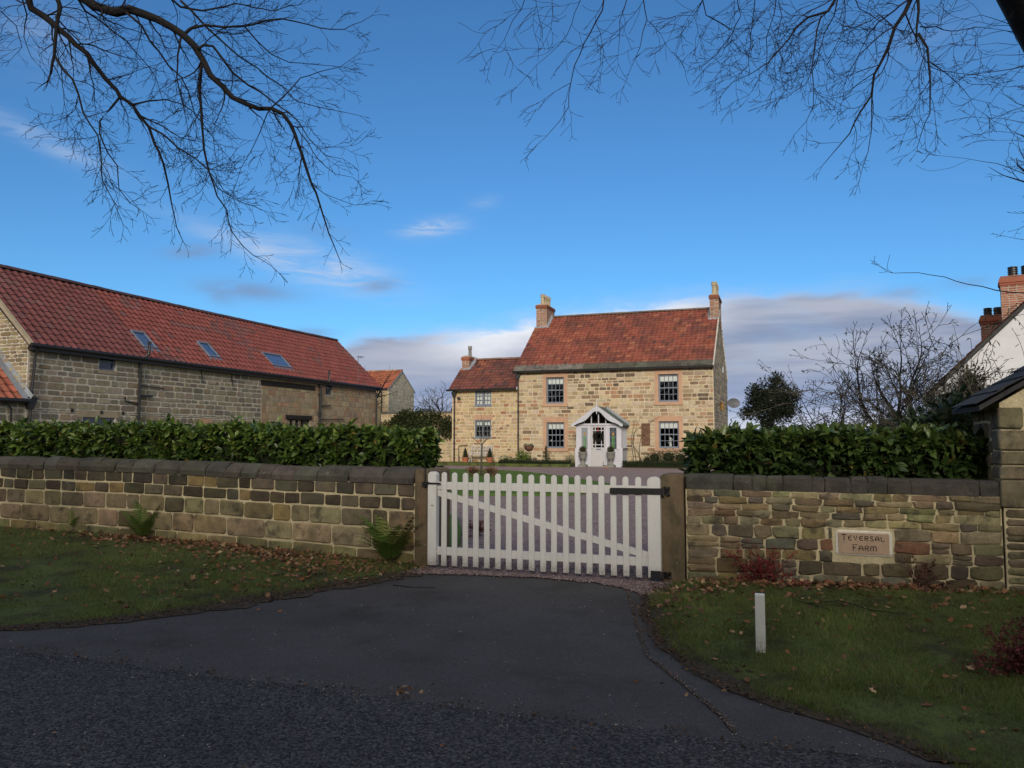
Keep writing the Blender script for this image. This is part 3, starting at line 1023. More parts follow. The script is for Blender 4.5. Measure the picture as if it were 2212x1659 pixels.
# ================================================================== GATE AND POSTS
# left post: a thick slab at the end of the wall
def slab_post(name, x0, x1, y0, y1, z1, label, rngs):
    t = thing(name, label, 'gatepost', ((x0 + x1) / 2, (y0 + y1) / 2, 0))
    mb = MB()
    nx, ny = 6, 4
    prof = []
    r = .05
    for k in range(6):
        a = math.pi / 2 * k / 5
        prof.append((x0 + r - r * math.cos(a), z1 - r + r * math.sin(a)))
    for k in range(6):
        a = math.pi / 2 * (1 - k / 5)
        prof.append((x1 - r + r * math.cos(a), z1 - r + r * math.sin(a)))
    prof = [(x0, -.2), (x0, .3), (x0, .7)] + prof + [(x1, .7), (x1, .3), (x1, -.2)]
    rings = []
    for y, sh in ((y0, .012), (y0 + .012, 0), ((y0 + y1) / 2, 0), (y1 - .012, 0), (y1, .012)):
        rings.append([(px + sh * (1 if px < (x0 + x1) / 2 else -1) + rngs.uniform(-.004, .004), y + rngs.uniform(-.003, .003), pz - sh * .5 + rngs.uniform(-.004, .004)) for px, pz in prof])
    n = len(prof)
    vs = [p for r_ in rings for p in r_]
    fs = [(i * n + k, (i + 1) * n + k, (i + 1) * n + k + 1, i * n + k + 1) for i in range(4) for k in range(n - 1)]
    fs += [tuple(range(n)), tuple(range(5 * n - 1, 4 * n - 1, -1))]
    mb.add(vs, [f[::-1] for f in fs])
    mb.build('slab', 'stone_post', t)
    return t


slab_post('gatepost', -4.56, -4.372, 9.08, 9.79, 1.262, 'upright stone gatepost where the long coursed wall ends, on the latch side', random.Random(3))
pr = slab_post('gatepost', -1.385, -1.118, 9.06, 9.46, 1.245, 'broad brown stone gatepost carrying the hinges, next to the rubble wall', random.Random(4))

gate = thing('picket_gate', 'wide white picket gate closed across the gravel drive', 'gate', (-2.85, 9.0, .05))
GY = 9.0
tops = lambda x: float(np.interp(x, [-4.32, -1.37], [1.232, 1.21]))


def picket(name, xa, xb, z0, y0, y1, zt, r):
    pts = [(xa, z0), (xb, z0)]
    w = (xb - xa) / 2
    for k in range(9):
        a = math.pi * k / 8
        pts.append(((xa + xb) / 2 + w * math.cos(a), zt - r + r * math.sin(a)))
    mb = MB()
    # small arris round the front edge
    n = len(pts)
    cxm, czm = (xa + xb) / 2, (z0 + zt) / 2
    inn = [(cxm + (p[0] - cxm) * (1 - .004 / w), p[1] + (.004 if p[1] < .2 else -.003 if p[1] > zt - r else 0)) for p in pts]
    tl_ = rg.uniform(-.003, .003)
    jy = rg.uniform(-.0008, .0008)
    vs = [(p[0] + tl_ * (p[1] - .6), y0 + jy, p[1]) for p in inn] + [(p[0] + tl_ * (p[1] - .6), y0 + jy + .004, p[1]) for p in pts] + [(p[0] + tl_ * (p[1] - .6), y1, p[1]) for p in pts]
    fs = [tuple(range(n))] + [(j + i + n, j + (i + 1) % n + n, j + (i + 1) % n, j + i) for j in (0, n) for i in range(n)] + [tuple(range(3 * n - 1, 2 * n - 1, -1))]
    mb.add(vs, fs)
    return mb.build(name, 'white_paint', gate)


rg = random.Random(9)
picket('stile', -4.322, -4.205, .058, GY - .02, GY + .075, 1.236, .045)
for i in range(18):
    xc = -4.103 + (-1.632 + 4.103) * i / 17 + rg.uniform(-.003, .003)
    z1 = tops(xc) - .002 + rg.uniform(-.003, .003)
    picket('picket', xc - .0355, xc + .0355, .058 + rg.uniform(-.004, .003), GY - .001, GY + .018, z1, .034)
picket('stile', -1.520, -1.372, .058, GY - .02, GY + .075, 1.215, .05)
MB().box(-4.203, -1.522, GY + .02, GY + .062, 1.012, 1.106).build('rail', 'white_paint', gate)
MB().box(-4.203, -1.522, GY + .02, GY + .062, .186, .284).build('rail', 'white_paint', gate)
mb = MB()
mb.prism([(-4.2, 1.010), (-4.2, .93), (-1.60, .286), (-1.524, .286), (-1.524, .345)], 'y', GY + .0215, GY + .058)
mb.build('brace', 'white_paint', gate)
mb = MB()
mb.prism([(-1.96, 1.012), (-1.94, 1.006), (-1.34, 1.012), (-1.34, 1.085), (-1.94, 1.080), (-1.96, 1.072)], 'y', GY - .030, GY - .0215)
mb.tube([(-1.335, GY - .02, 1.0), (-1.335, GY - .02, 1.10)], .018, 8)
o = mb.build('strap_hinge', 'cast_iron', gate)
for x in (-1.90, -1.66, -1.45):
    b = MB()
    n = 8
    ring = [(x + .012 * math.cos(2 * math.pi * k / n), 1.047 + .012 * math.sin(2 * math.pi * k / n)) for k in range(n)]
    b.prism(ring, 'y', GY - .036, GY - .030)
    b.build('bolt', 'cast_iron', o)
mb = MB()
mb.box(-1.49, -1.372, GY - .029, GY - .0215, .06, .145)
mb.tube([(-1.35, GY - .02, .06), (-1.35, GY - .02, .14)], .018, 8)
mb.build('strap_hinge', 'cast_iron', gate)
mb = MB()
mb.box(-4.345, -4.14, GY - .030, GY - .0215, 1.075, 1.098)
mb.tube([(-4.36, GY - .015, 1.07), (-4.30, GY - .02, 1.10)], .012, 6)
mb.build('latch', 'cast_iron', gate)
MB().box(-4.275, -4.235, GY - .0225, GY - .0205, .80, .815).build('bare_wood_chip', 'clay_pot', gate)
# ironwork fixed to the posts
for z0, z1 in ((.985, 1.105), (.045, .135)):
    mb = MB()
    mb.tube([(-1.325, 9.055, (z0 + z1) / 2), (-1.318, 9.0, (z0 + z1) / 2), (-1.318, 8.985, z1)], [.022, .022, .016], 8)
    mb.tube([(-1.285, 9.05, z0 + .02), (-1.285, 9.02, z0 + .03), (-1.285, 9.02, z1 - .03), (-1.285, 9.05, z1 - .02)], .02, 8)
    mb.build('hinge_pin', 'cast_iron', pr)
lp = bpy.data.objects['gatepost']
mb = MB()
mb.tube([(-4.40, 9.06, 1.29), (-4.40, 9.055, 1.02)], .008, 6)
mb.box(-4.43, -4.37, 9.03, 9.078, 1.04, 1.10)
mb.build('latch_keep', 'cast_iron', lp)

# white marker post on the verge
wp = on_y(1648, 1400, 6.2)
mk = thing('marker_post', 'short square white wooden post standing in the grass near the name stone', 'post', (-.21, 6.22, gzf(-.2, 6.2)))
mb = MB()
mb.cbox(-.245, -.175, 6.185, 6.255, gzf(-.2, 6.2) - .1, gzf(-.2, 6.2) + .46, .004)
mb.build('shaft', 'white_paint', mk)

# ================================================================== FARMHOUSE
rng = random.Random(33)
house = thing('farmhouse', 'two-storey sandstone farmhouse with red pantile roof, lower wing and white porch', 'house', (-9, 42, .2))
HY, HX0, HX1, HZ = 40.6, -14.05, -3.4, 5.62
MH = lambda s, t, d: (s, HY - d, t)
MG = lambda s, t, d: (HX1 + d, s, t)
wins = [(-12.37, -11.36, 3.60, 5.05), (-12.36, -11.35, 1.15, 2.57), (-6.21, -5.18, 3.59, 5.05), (-6.22, -5.19, 1.17, 2.58)]
porch_hole = (-9.55, -8.65, .1, 2.3)
mb = MB()
face_panel(mb, MH, HX0, HX1, 0, HZ, wins + [porch_hole], .34)
RY, RZ, BY = 45.3, 9.14, 50.6
roofz = lambda y: 5.42 + (y - 40.35) * (RZ - 5.42) / (RY - 40.35) if y < RY else RZ - (y - RY) * (RZ - 5.6) / (BY - RY)
mb.add([(HX1, HY, 0), (HX1, BY, 0), (HX1, BY, 5.5), (HX1, RY, RZ - .05), (HX1, HY, 5.55)], [(0, 1, 2, 3, 4)])
mb.add([(HX0, HY, 0), (HX0, BY, 0), (HX0, BY, 5.5), (HX0, RY, RZ - .05), (HX0, HY, 5.55)], [(4, 3, 2, 1, 0)])
mb.add([(HX0, BY, 0), (HX1, BY, 0), (HX1, BY, 5.5), (HX0, BY, 5.5)], [(3, 2, 1, 0)])
mb.build('wall', 'mortar_house', house)
mb = MB()                                         # rooms behind the windows
mb.add([(HX0 + .01, HY + 3.5, 0), (HX1 - .01, HY + 3.5, 0), (HX1 - .01, HY + 3.5, 5.6), (HX0 + .01, HY + 3.5, 5.6)], [(0, 1, 2, 3)])
mb.add([(HX0, HY + .35, 3.0), (HX1, HY + .35, 3.0), (HX1, HY + 3.5, 3.0), (HX0, HY + 3.5, 3.0)], [(0, 1, 2, 3)])
mb.add([(HX0, HY + .35, 5.5), (HX1, HY + .35, 5.5), (HX1, HY + 3.5, 5.5), (HX0, HY + 3.5, 5.5)], [(0, 1, 2, 3)])
mb.build('room', 'dark_room', house)


def house_col(s, t):
    base = rng.choice([(.41, .31, .18), (.45, .35, .215), (.36, .26, .15), (.40, .31, .20), (.46, .35, .20), (.34, .25, .16), (.43, .34, .235), (.30, .215, .125)])
    p = .05
    if -11.1 < s < -7.3 and 3.1 < t < 5.4:
        p = .55 * math.exp(-((s + 9.6) / 1.9) ** 2 - ((t - 4.9) / 1.0) ** 2) + .12
    if s > -5.0 and t > 2.2:
        p = .26
    if -13 < s < -11 and 2.9 < t < 3.35:
        p = .3
    if rng.random() < p:
        base = rng.choice([(.17, .115, .07), (.22, .15, .085), (.12, .085, .058), (.26, .17, .10)])
    elif rng.random() < .10:
        base = (.33, .185, .10)
    return vary(tuple(a * b for a, b in zip(base, (.95, .99, 1.06))), rng, .10, .04)


surr = [(a - .2, b + .2, c - .17, d + .29) for a, b, c, d in wins]
pieces = lay(MH, HX0 + .02, HX1 - .02, .12, HZ - .08, .185, (.2, .55), rng, house_col, surr + [(-10.25, -7.95, .0, 2.5)], .024, .012, rnd=.16, jit=.008)
edge = lambda t: (HY + .02, BY - .02) if t < 5.4 else (40.35 + (t - 5.42 + .14) / .752, RY + (RZ - t - .1) / .668)
gcol = lambda s, t: vary(rng.choice([(.25, .21, .155), (.21, .18, .14), (.29, .24, .17), (.17, .145, .12)]), rng, .15, .04)
pieces += lay(MG, HY + .02, BY - .02, .12, RZ - .3, .24, (.3, .7), rng, gcol, (), .014, .012, edge=edge)

# --- sash windows
def pane_mat(i):
    return 'glass'


def sash(x0, x1, z0, z1, y, par, blind=.25, curtain=False):
    w = MB()
    f = .07
    yi = y + .10
    w.box(x0, x0 + f, yi, yi + .12, z0, z1).box(x1 - f, x1, yi, yi + .12, z0, z1)
    w.box(x0 + f, x1 - f, yi, yi + .12, z1 - f, z1).box(x0 + f, x1 - f, yi, yi + .12, z0, z0 + .10)
    win = w.build('window', 'grey_paint', par)
    b = MB()
    zm = (z0 + z1) / 2 + .02
    b.box(x0 + f, x1 - f, yi + .025, yi + .085, zm - .03, zm + .03)
    xa, xb = x0 + f, x1 - f
    cols = [xa + (xb - xa) * k / 4 for k in range(5)]
    rows = [z0 + .10, (z0 + .10 + zm - .03) / 2, zm - .03, zm + .03, (zm + .03 + z1 - f) / 2, z1 - f]
    for k in (1, 2, 3):
        b.box(cols[k] - .013, cols[k] + .013, yi + .03, yi + .07, z0 + .1, zm - .03)
        b.box(cols[k] - .013, cols[k] + .013, yi + .03, yi + .07, zm + .03, z1 - f)
    b.box(xa, xb, yi + .032, yi + .068, rows[1] - .013, rows[1] + .013).box(xa, xb, yi + .032, yi + .068, rows[4] - .013, rows[4] + .013)
    b.build('glazing_bars', 'grey_paint', win)
    for (ra, rb) in ((rows[0], rows[1]), (rows[1], rows[2]), (rows[3], rows[4]), (rows[4], rows[5])):
        for k in range(4):
            p = MB()
            t = rng.uniform(-.004, .004)
            p.add([(cols[k], yi + .05 + t, ra), (cols[k + 1], yi + .05 - t, ra), (cols[k + 1], yi + .05, rb), (cols[k], yi + .05, rb)], [(0, 1, 2, 3)])
            p.build('pane', 'glass', win)
    MB().box(x0 + .05, x1 - .05, yi + .10, yi + .108, z1 - (z1 - z0) * blind, z1 - .02).build('roller_blind', 'blind', win)
    # sandstone surround
    st = .012
    MB().cbox(x0 - .2, x1 + .2, y - .02 - st, y + .10, z1 + .001, z1 + .29, .006).build('lintel', 'pink_stone', win)
    for a, c in ((x0 - .2, x0 - .001), (x1 + .001, x1 + .2)):
        MB().cbox(a, c, y - .02 - st, y + .10, z0 + .001, z1 - .001, .006).build('jamb', 'pink_stone', win)
    MB().cbox(x0 - .24, x1 + .24, y - .075, y + .12, z0 - .16, z0 - .001, .008).build('sill', 'pink_stone', win)
    return win


for k, (a, b, c, d) in enumerate(wins):
    sash(a, b, c, d, HY, house, (.27, .25, .27, .25)[k])

# --- main roof
Ls = Vector((0, RY - 40.35, RZ - 5.42)).normalized()
Ns = Vector((0, -Ls.z, Ls.y))
MR = lambda s, l, d: (s, 40.35 + Ls.y * l + Ns.y * d, 5.42 + Ls.z * l + Ns.z * d)
LEN = math.hypot(RY - 40.35, RZ - 5.42)
mb = MB()
RX0, RX1 = HX0 - .16, HX1 + .05
prof = [(40.37, 5.42), (RY, RZ - .03), (BY + .2, 5.42), (BY + .2, 5.34), (RY, RZ - .12), (40.37, 5.32)]
mb.prism(prof, 'x', RX0, RX1)
roof = mb.build('roof', 'eaves_slab', house)
def tcol(s, l):
    n = wob(s * .9, l * .9, 1.0)
    k = float(sst(-.1, .45, n))
    base = tuple(a * (1 - k) + b * k for a, b in zip((.235, .072, .047), (.165, .057, .043)))
    if rng.random() < .05:
        base = (.12, .055, .045)
    if rng.random() < .06:
        base = (.29, .11, .065)
    return vary(base, rng, .17, .05)
chim = [(-14.16, -13.38, 4.75, 6.6), (-3.92, -3.2, 4.75, 6.6)]
tiles = pantiles(MR, RX0, RX1 - .03, .50, LEN - .02, .245, .285, rng, tcol, skip=[(-14.3, -13.4, 5.05, 6.6), (-3.86, -3.2, 5.05, 6.6)])
flush_pieces(tiles, 'roof_tile', 'tile', roof, view_score, 300)
x = RX0
while x < RX1 - .05:
    w = min(rng.uniform(.6, 1.1), RX1 - x)
    if RX1 - x - w < .4:
        w = RX1 - x
    m = MB()
    t = rng.uniform(-.008, .008)
    vs = [MR(x + .006, -.10 + t, .005), MR(x + w - .006, -.10 + t, .005), MR(x + w - .006, .56, .012), MR(x + .006, .56, .012), MR(x + .006, -.10 + t, .055), MR(x + w - .006, -.10 + t, .055), MR(x + w - .006, .56, .045), MR(x + .006, .56, .045)]
    m.add(vs, [(0, 3, 2, 1), (4, 5, 6, 7), (0, 1, 5, 4), (1, 2, 6, 5), (2, 3, 7, 6), (3, 0, 4, 7)], vary((.15, .135, .115) if x < -10.6 else (.085, .08, .062), rng, .2, .04))
    m.build('eaves_slab', 'eaves_slab', roof)
    x += w


def ridge_tiles(par, s0, s1, fn, step, col, r=.13, mat='tile'):
    n = max(1, round((s1 - s0) / step))
    for k in range(n):
        a, b = s0 + (s1 - s0) * k / n, s0 + (s1 - s0) * (k + 1) / n - .008
        m = MB()
        vs = []
        dz = rng.uniform(-.006, .006)
        for q in (a, b):
            for j in range(6):
                an = math.pi * (j / 5 * .9 + .05)
                vs.append(fn(q, r * math.cos(an), r * math.sin(an) - .03 + dz))
        m.add(vs, [(j, j + 1, 6 + j + 1, 6 + j) for j in range(5)] + [(5, 4, 3, 2, 1, 0), (6, 7, 8, 9, 10, 11)], vary(col, rng, .25, .05))
        m.build('ridge_tile', mat, par)


ridge_tiles(roof, -13.35, -3.9, lambda s, a, z: (s, RY - a, RZ + z + .02), .5, (.13, .10, .075))
# verge mortar on the right gable
m = MB()
for (l0, l1) in ((-.08, LEN * .84),):
    m.add([MR(RX1 - .05, l0, .0), MR(RX1 + .02, l0, .0), MR(RX1 + .02, l1, .0), MR(RX1 - .05, l1, .0), MR(RX1 - .05, l0, .075), MR(RX1 + .02, l0, .075), MR(RX1 + .02, l1, .075), MR(RX1 - .05, l1, .075)],
          [(0, 3, 2, 1), (4, 5, 6, 7), (0, 1, 5, 4), (1, 2, 6, 5), (2, 3, 7, 6), (3, 0, 4, 7)])
m.build('verge', 'mortar_barn', roof)


WRY, WRZ, WBY = 42.95, 6.40, 45.2


# --- chimneys
def chimney(par, x0, x1, y0, y1, z0, z1, pots, bcol, flash=True, fside=1, potmat='clay_pot', poth=.62, bl=(.2, .26), limit=70, fz=None):
    m = MB()
    m.box(x0, x1, y0, y1, z0, z1 - .02)
    ch = m.build('chimney', 'mortar_brick', par)
    pc = []
    for k, M in enumerate((lambda s, t, d: (s, y0 - d, t), lambda s, t, d: (x1 + d, s, t), lambda s, t, d: (x0 - d, -s, t))):
        a, b = ((x0, x1), (y0, y1), (-y1, -y0))[k]
        pc += lay(M, a, b, z0, z1 - .22, .075, bl, rng, lambda s, t: vary(rng.choice(bcol), rng, .2, .06), (), .012, .006, rnd=.03, jit=.001)
    flush_pieces(pc, 'brick', 'brick', ch, lambda p, a: view_score(p, a), limit)
    m = MB()
    for i, (e, a, b) in enumerate(((.03, .22, .145), (.055, .145, .07), (.03, .07, .0))):
        m.box(x0 - e, x1 + e, y0 - e, y1 + e, z1 - a, z1 - b, vary(bcol[0], rng, .1, .03))
    m.build('oversailing_course', 'brick', ch)
    m = MB()
    xm, ym = (x0 + x1) / 2, (y0 + y1) / 2
    m.add([(x0 - .01, y0 - .01, z1), (x1 + .01, y0 - .01, z1), (x1 + .01, y1 + .01, z1), (x0 - .01, y1 + .01, z1), (x0 + .12, y0 + .12, z1 + .09), (x1 - .12, y0 + .12, z1 + .09), (x1 - .12, y1 - .12, z1 + .09), (x0 + .12, y1 - .12, z1 + .09)],
          [(0, 1, 5, 4), (1, 2, 6, 5), (2, 3, 7, 6), (3, 0, 4, 7), (4, 5, 6, 7)])
    m.build('flaunching', 'mortar_brick', ch)
    for (px, py, r) in pots:
        zb = z1 + .05
        p = MB()
        p.lathe(px, py, [(r * 1.15, zb), (r * 1.15, zb + .08), (r * .95, zb + .11), (r * .82, zb + poth * .7), (r * 1.08, zb + poth * .74), (r * 1.12, zb + poth * .82), (r * .95, zb + poth * .86), (r * 1.1, zb + poth), (r * .8, zb + poth), (r * .75, zb + poth * .9)], 8)
        po = p.build('chimney_pot', potmat, ch)
        q = MB()
        for k in range(6):
            an = k * math.pi / 3
            q.tube([(px + r * .9 * math.cos(an), py + r * .9 * math.sin(an), zb + poth - .02), (px + r * .85 * math.cos(an), py + r * .85 * math.sin(an), zb + poth + .06)], .02, 5)
        q.build('crown', potmat, po)
    if flash:
        f = MB()
        # lead apron and soakers where the stack meets the slope
        zf = fz(y0)
        xa, xb = (x1, x0) if fside > 0 else (x0, x1)
        q = fside
        f.prism([(xb - .03 * q, zf - .14), (xa + .16 * q, zf - .14), (xa + .10 * q, zf + .10), (xb - .03 * q, zf + .10)][::q], 'y', y0 - .035, y0 - .012)
        ye = min(y1, RY if par is house and z1 > 8 else WRY)
        f.add([(xa + .012 * q, y0 - .04, zf - .10), (xa + .16 * q, y0 - .04, zf - .02), (xa + .16 * q, ye, fz(ye) + .08), (xa + .012 * q, ye, fz(ye) + .20), (xa + .012 * q, y0 - .04, zf + .12)], [(0, 1, 2, 3, 4)])
        f.build('flashing', 'lead', ch)
    return ch


bc = [(.20, .075, .045), (.26, .10, .055), (.14, .055, .04), (.30, .19, .12)]
rz = lambda y: 5.42 + (min(y, RY) - 40.35) * .7515
chimney(house, -14.12, -13.46, 44.3, 46.0, 8.1, 9.80, [(-13.80, 44.6, .13), (-13.78, 45.05, .13), (-13.78, 45.5, .13), (-13.78, 45.85, .12)], bc, fz=rz)
chimney(house, -3.84, -3.36, 44.3, 46.2, 8.1, 9.78, [(-3.60, 44.65, .15), (-3.6, 45.15, .14), (-3.6, 45.6, .14), (-3.6, 46.0, .14)], bc, fz=rz, poth=.72, fside=-1)

# --- gutters and pipes
m = MB()
m.prism([(40.20, 5.43), (40.22, 5.34), (40.30, 5.31), (40.38, 5.34), (40.40, 5.43)], 'x', RX0 - .02, RX1)
m.box(RX0, RX1, 40.42, 40.56, 5.33, 5.42)
m.build('gutter', 'cast_iron', house)


def downpipe(par, x, y, zt, zb, hopper=True, r=.042):
    m = MB()
    m.tube([(x, y - .14, zt), (x, y - .12, zt - .08), (x, y, zt - .3), (x, y, zb)], r, 8)
    for z in (zt - .35, (zt + zb) / 2 + .4, (zt + zb) / 2 - .9):
        m.tube([(x, y, z - .05), (x, y, z + .05)], r * 1.35, 8)
    if hopper:
        m.prism([(x - .15, zt - .10), (x + .15, zt - .10), (x + .13, zt - .2), (x + .05, zt - .38), (x - .05, zt - .38), (x - .13, zt - .2)], 'y', y - .15, y + .02)
    return m.build('downpipe', 'cast_iron', par)


downpipe(house, -13.99, HY - .07, 5.36, .2)
downpipe(house, -17.93, HY + .08, 4.45, .2)

# --- wing
WY, WX0, WX1, WZ = 40.75, -18.1, -14.06, 4.45
MW = lambda s, t, d: (s, WY - d, t)
wwin = [(-16.68, -15.68, 3.56, 4.44), (-16.68, -15.69, 1.74, 2.74)]
m = MB()
face_panel(m, MW, WX0, WX1, 0, WZ, wwin, .3)
m.add([(WX0, WY, 0), (WX0, WBY, 0), (WX0, WBY, 4.4), (WX0, WRY, WRZ - .06), (WX0, WY, 4.44)], [(4, 3, 2, 1, 0)])
m.add([(WX0, WY + 3, 0), (WX1, WY + 3, 0), (WX1, WY + 3, 4.45), (WX0, WY + 3, 4.45)], [(0, 1, 2, 3)])
m.add([(WX0, WY + .3, 4.46), (WX1, WY + .3, 4.46), (WX1, WY + 3, 4.46), (WX0, WY + 3, 4.46)], [(0, 1, 2, 3)])
m.build('wall', 'mortar_house', house)
wcol = lambda s, t: vary(rng.choice([(.42, .31, .165), (.44, .34, .19), (.38, .265, .14), (.40, .29, .18), (.30, .155, .085) if rng.random() < .4 else (.45, .34, .2)]), rng, .15, .05)
pieces += lay(MW, WX0 + .02, WX1 - .01, .12, WZ - .06, .17, (.18, .5), rng, wcol, [(a - .02, b + .02, c - .1, d + (.02 if c > 3 else .30)) for a, b, c, d in wwin],   .030, .014, rnd=.22, jit=.010)
flush_pieces(pieces, 'stone', 'stone_house', house, view_score, 300)
for k, (a, b, c, d) in enumerate(wwin):
    w = MB()
    y = WY + .03
    f = .075
    w.box(a, a + f, y, y + .1, c, d).box(b - f, b, y, y + .1, c, d).box(a + f, b - f, y, y + .1, d - f, d).box(a + f, b - f, y, y + .1, c, c + f)
    xm = (a + b) / 2
    w.box(xm - .06, xm + .06, y, y + .1, c + f, d - f)
    win = w.build('window', 'grey_paint', house)
    gb = MB()
    for x0, x1 in ((a + f, xm - .06), (xm + .06, b - f)):
        gb.box((x0 + x1) / 2 - .012, (x0 + x1) / 2 + .012, y + .03, y + .07, c + f, d - f)
        zz = [c + f + (d - c - 2 * f) * q / 3 for q in range(4)]
        for q in (1, 2):
            gb.box(x0, x1, y + .032, y + .068, zz[q] - .012, zz[q] + .012)
        for q in range(3):
            for (p0, p1) in ((x0, (x0 + x1) / 2), ((x0 + x1) / 2, x1)):
                p = MB()
                p.add([(p0, y + .05, zz[q]), (p1, y + .05, zz[q]), (p1, y + .05, zz[q + 1]), (p0, y + .05, zz[q + 1])], [(0, 1, 2, 3)])
                p.build('pane', 'glass', win)
    gb.build('glazing_bars', 'grey_paint', win)
    MB().box(a - .05, b + .05, y - .06, y + .1, c - .06, c - .001).build('sill', 'grey_paint', win)
    if k == 0:
        MB().box(a + .03, b - .03, y + .12, y + .13, c + .05, d - .02).build('roller_blind', 'blind', win)
    else:
        MB().box(a + .03, b - .03, y + .12, y + .13, d - .30, d - .02).build('roller_blind', 'blind', win)
        MB().cbox(a - .1, b + .12, WY - .015, WY + .06, d + .004, d + .29, .006).build('lintel', 'pink_stone', win)
Lw = Vector((0, WRY - 40.45, WRZ - 4.50)).normalized()
Nw = Vector((0, -Lw.z, Lw.y))
MWR = lambda s, l, d: (s, 40.45 + Lw.y * l + Nw.y * d, 4.50 + Lw.z * l + Nw.z * d)
WLEN = math.hypot(WRY - 40.45, WRZ - 4.50)
m = MB()
m.prism([(40.47, 4.50), (WRY, WRZ - .03), (WBY + .1, 4.5), (WBY + .1, 4.42), (WRY, WRZ - .12), (40.47, 4.42)], 'x', WX0 - .1, WX1 + .02)
wroof = m.build('roof', 'eaves_slab', house)
def wtc(s, l):
    k = float(sst(-.2, .4, wob(s * 1.1, l * 1.1 + 9)))
    base = tuple(a * (1 - k) + b * k for a, b in zip((.17, .062, .047), (.11, .048, .042)))
    if l > 2.0 and s < -16.8 and rng.random() < .6:
        base = (.25, .088, .05)
    if rng.random() < .08:
        base = (.075, .042, .038)
    return vary(base, rng, .18, .06)
flush_pieces(pantiles(MWR, WX0 - .1, WX1, -.04, WLEN - .02, .245, .285, rng, wtc, skip=[(-18.3, -17.62, 2.15, 4)]), 'roof_tile', 'tile', wroof, view_score, 300)
ridge_tiles(wroof, -17.5, WX1 - .02, lambda s, a, z: (s, WRY - a, WRZ + z + .02), .45, (.19, .11, .08))
m = MB()
m.prism([(40.33, 4.50), (40.35, 4.41), (40.42, 4.39), (40.50, 4.42), (40.52, 4.50)], 'x', WX0 - .22, WX1)
m.build('gutter', 'cast_iron', house)
chimney(house, -18.08, -17.62, 42.1, 43.6, 5.6, 6.55, [(-17.85, 42.8, .12)], [(.25, .095, .06), (.30, .13, .08), (.2, .08, .055)], fz=lambda y: 4.5 + (min(y, WRY) - 40.45) * .76, potmat='urn', limit=30)

# ================================================================== PORCH (part of the house)
PY, PX0_, PX1_, PB = 39.1, -10.29, -7.90, .2
pm = MB()
for a, b in ((PX0_, PX0_ + .2), (PX1_ - .2, PX1_)):
    pm.box(a, b, PY, PY + .2, PB, 2.36)
porch = pm.build('porch', 'porch_paint', house)
P = lambda mb_, name, mat: mb_.build(name, mat, porch)
for a, b in ((-9.62, -9.51), (-8.71, -8.60)):
    P(MB().box(a, b, PY - .01, PY + .14, PB, 2.36), 'door_post', 'porch_paint')
P(MB().box(PX0_ - .02, PX1_ + .02, PY - .03, PY + .18, 2.362, 2.46), 'beam', 'porch_paint')
P(MB().box(PX0_ - .06, PX0_ + .22, PY - .04, PY + .06, 1.12, 1.18).box(PX1_ - .22, PX1_ + .06, PY - .04, PY + .06, 1.12, 1.18), 'sill', 'porch_paint')
P(MB().box(PX0_ - .05, PX0_ + .1, PY - .035, PY + .05, PB, 1.118).box(PX1_ - .1, PX1_ + .05, PY - .035, PY + .05, PB, 1.118), 'plinth_board', 'porch_paint')
for k, (a, b) in enumerate(((PX0_ + .2, -9.62), (-8.60, PX1_ - .2))):
    P(MB().box(a, b, PY + .03, PY + .09, PB, 1.08), 'lower_panel', 'porch_paint')
    fr = MB().box(a, a + .08, PY + .02, PY + .1, 1.082, 2.36).box(b - .06, b, PY + .02, PY + .1, 1.082, 2.36).box(a + .08, b - .06, PY + .02, PY + .1, 2.24, 2.36).box(a + .08, b - .06, PY + .02, PY + .1, 1.082, 1.14)
    P(fr, 'side_light', 'porch_paint')
    x0, x1 = a + .08, b - .06
    P(MB().box(x0, x1, PY + .055, PY + .060, 1.14, 2.24), 'pane', 'glass_frost' if k == 0 else 'glass_dim')
    xm = (x0 + x1) / 2
    P(MB().box(xm - .05, xm + .05, PY + .050, PY + .054, 1.84, 1.98), 'stained_glass', 'glass_amber')
    for q in (-.04, .04):
        P(MB().box(xm + q - .025, xm + q + .025, PY + .050, PY + .054, 1.2, 1.80), 'stained_glass', 'glass_green')
    ld = MB()
    for z in (1.45, 1.75, 2.02):
        ld.box(x0, x1, PY + .046, PY + .049, z - .005, z + .005)
    ld.box(xm - .005, xm + .005, PY + .043, PY + .0455, 2.0, 2.24)
    P(ld, 'leading', 'lead')
# door
d = MB()
dx0, dx1, dy = -9.508, -8.712, PY + .03
d.box(dx0, dx0 + .11, dy, dy + .045, PB + .03, 2.358).box(dx1 - .11, dx1, dy, dy + .045, PB + .03, 2.358)
d.box(dx0 + .11, dx1 - .11, dy, dy + .045, 2.25, 2.358).box(dx0 + .11, dx1 - .11, dy, dy + .045, 1.02, 1.22)
d.box(dx0 + .11, dx1 - .11, dy, dy + .045, PB + .03, PB + .25)
d.box(-9.135, -9.085, dy, dy + .045, PB + .25, 1.02)
d.box(dx0 + .11, -9.135, dy + .015, dy + .04, PB + .25, 1.02).box(-9.085, dx1 - .11, dy + .015, dy + .04, PB + .25, 1.02)
P(d, 'door', 'door_paint')
gx_ = [dx0 + .11, dx0 + .11 + .13, dx1 - .11 - .13, dx1 - .11]
gz_ = [1.22, 1.36, 2.10, 2.25]
gb = MB()
for q in gx_[1:3]:
    gb.box(q - .018, q + .018, dy + .005, dy + .04, 1.22, 2.25)
for q in gz_[1:3]:
    gb.box(gx_[0], gx_[3], dy + .006, dy + .039, q - .018, q + .018)
P(gb, 'glazing_bars', 'porch_paint')
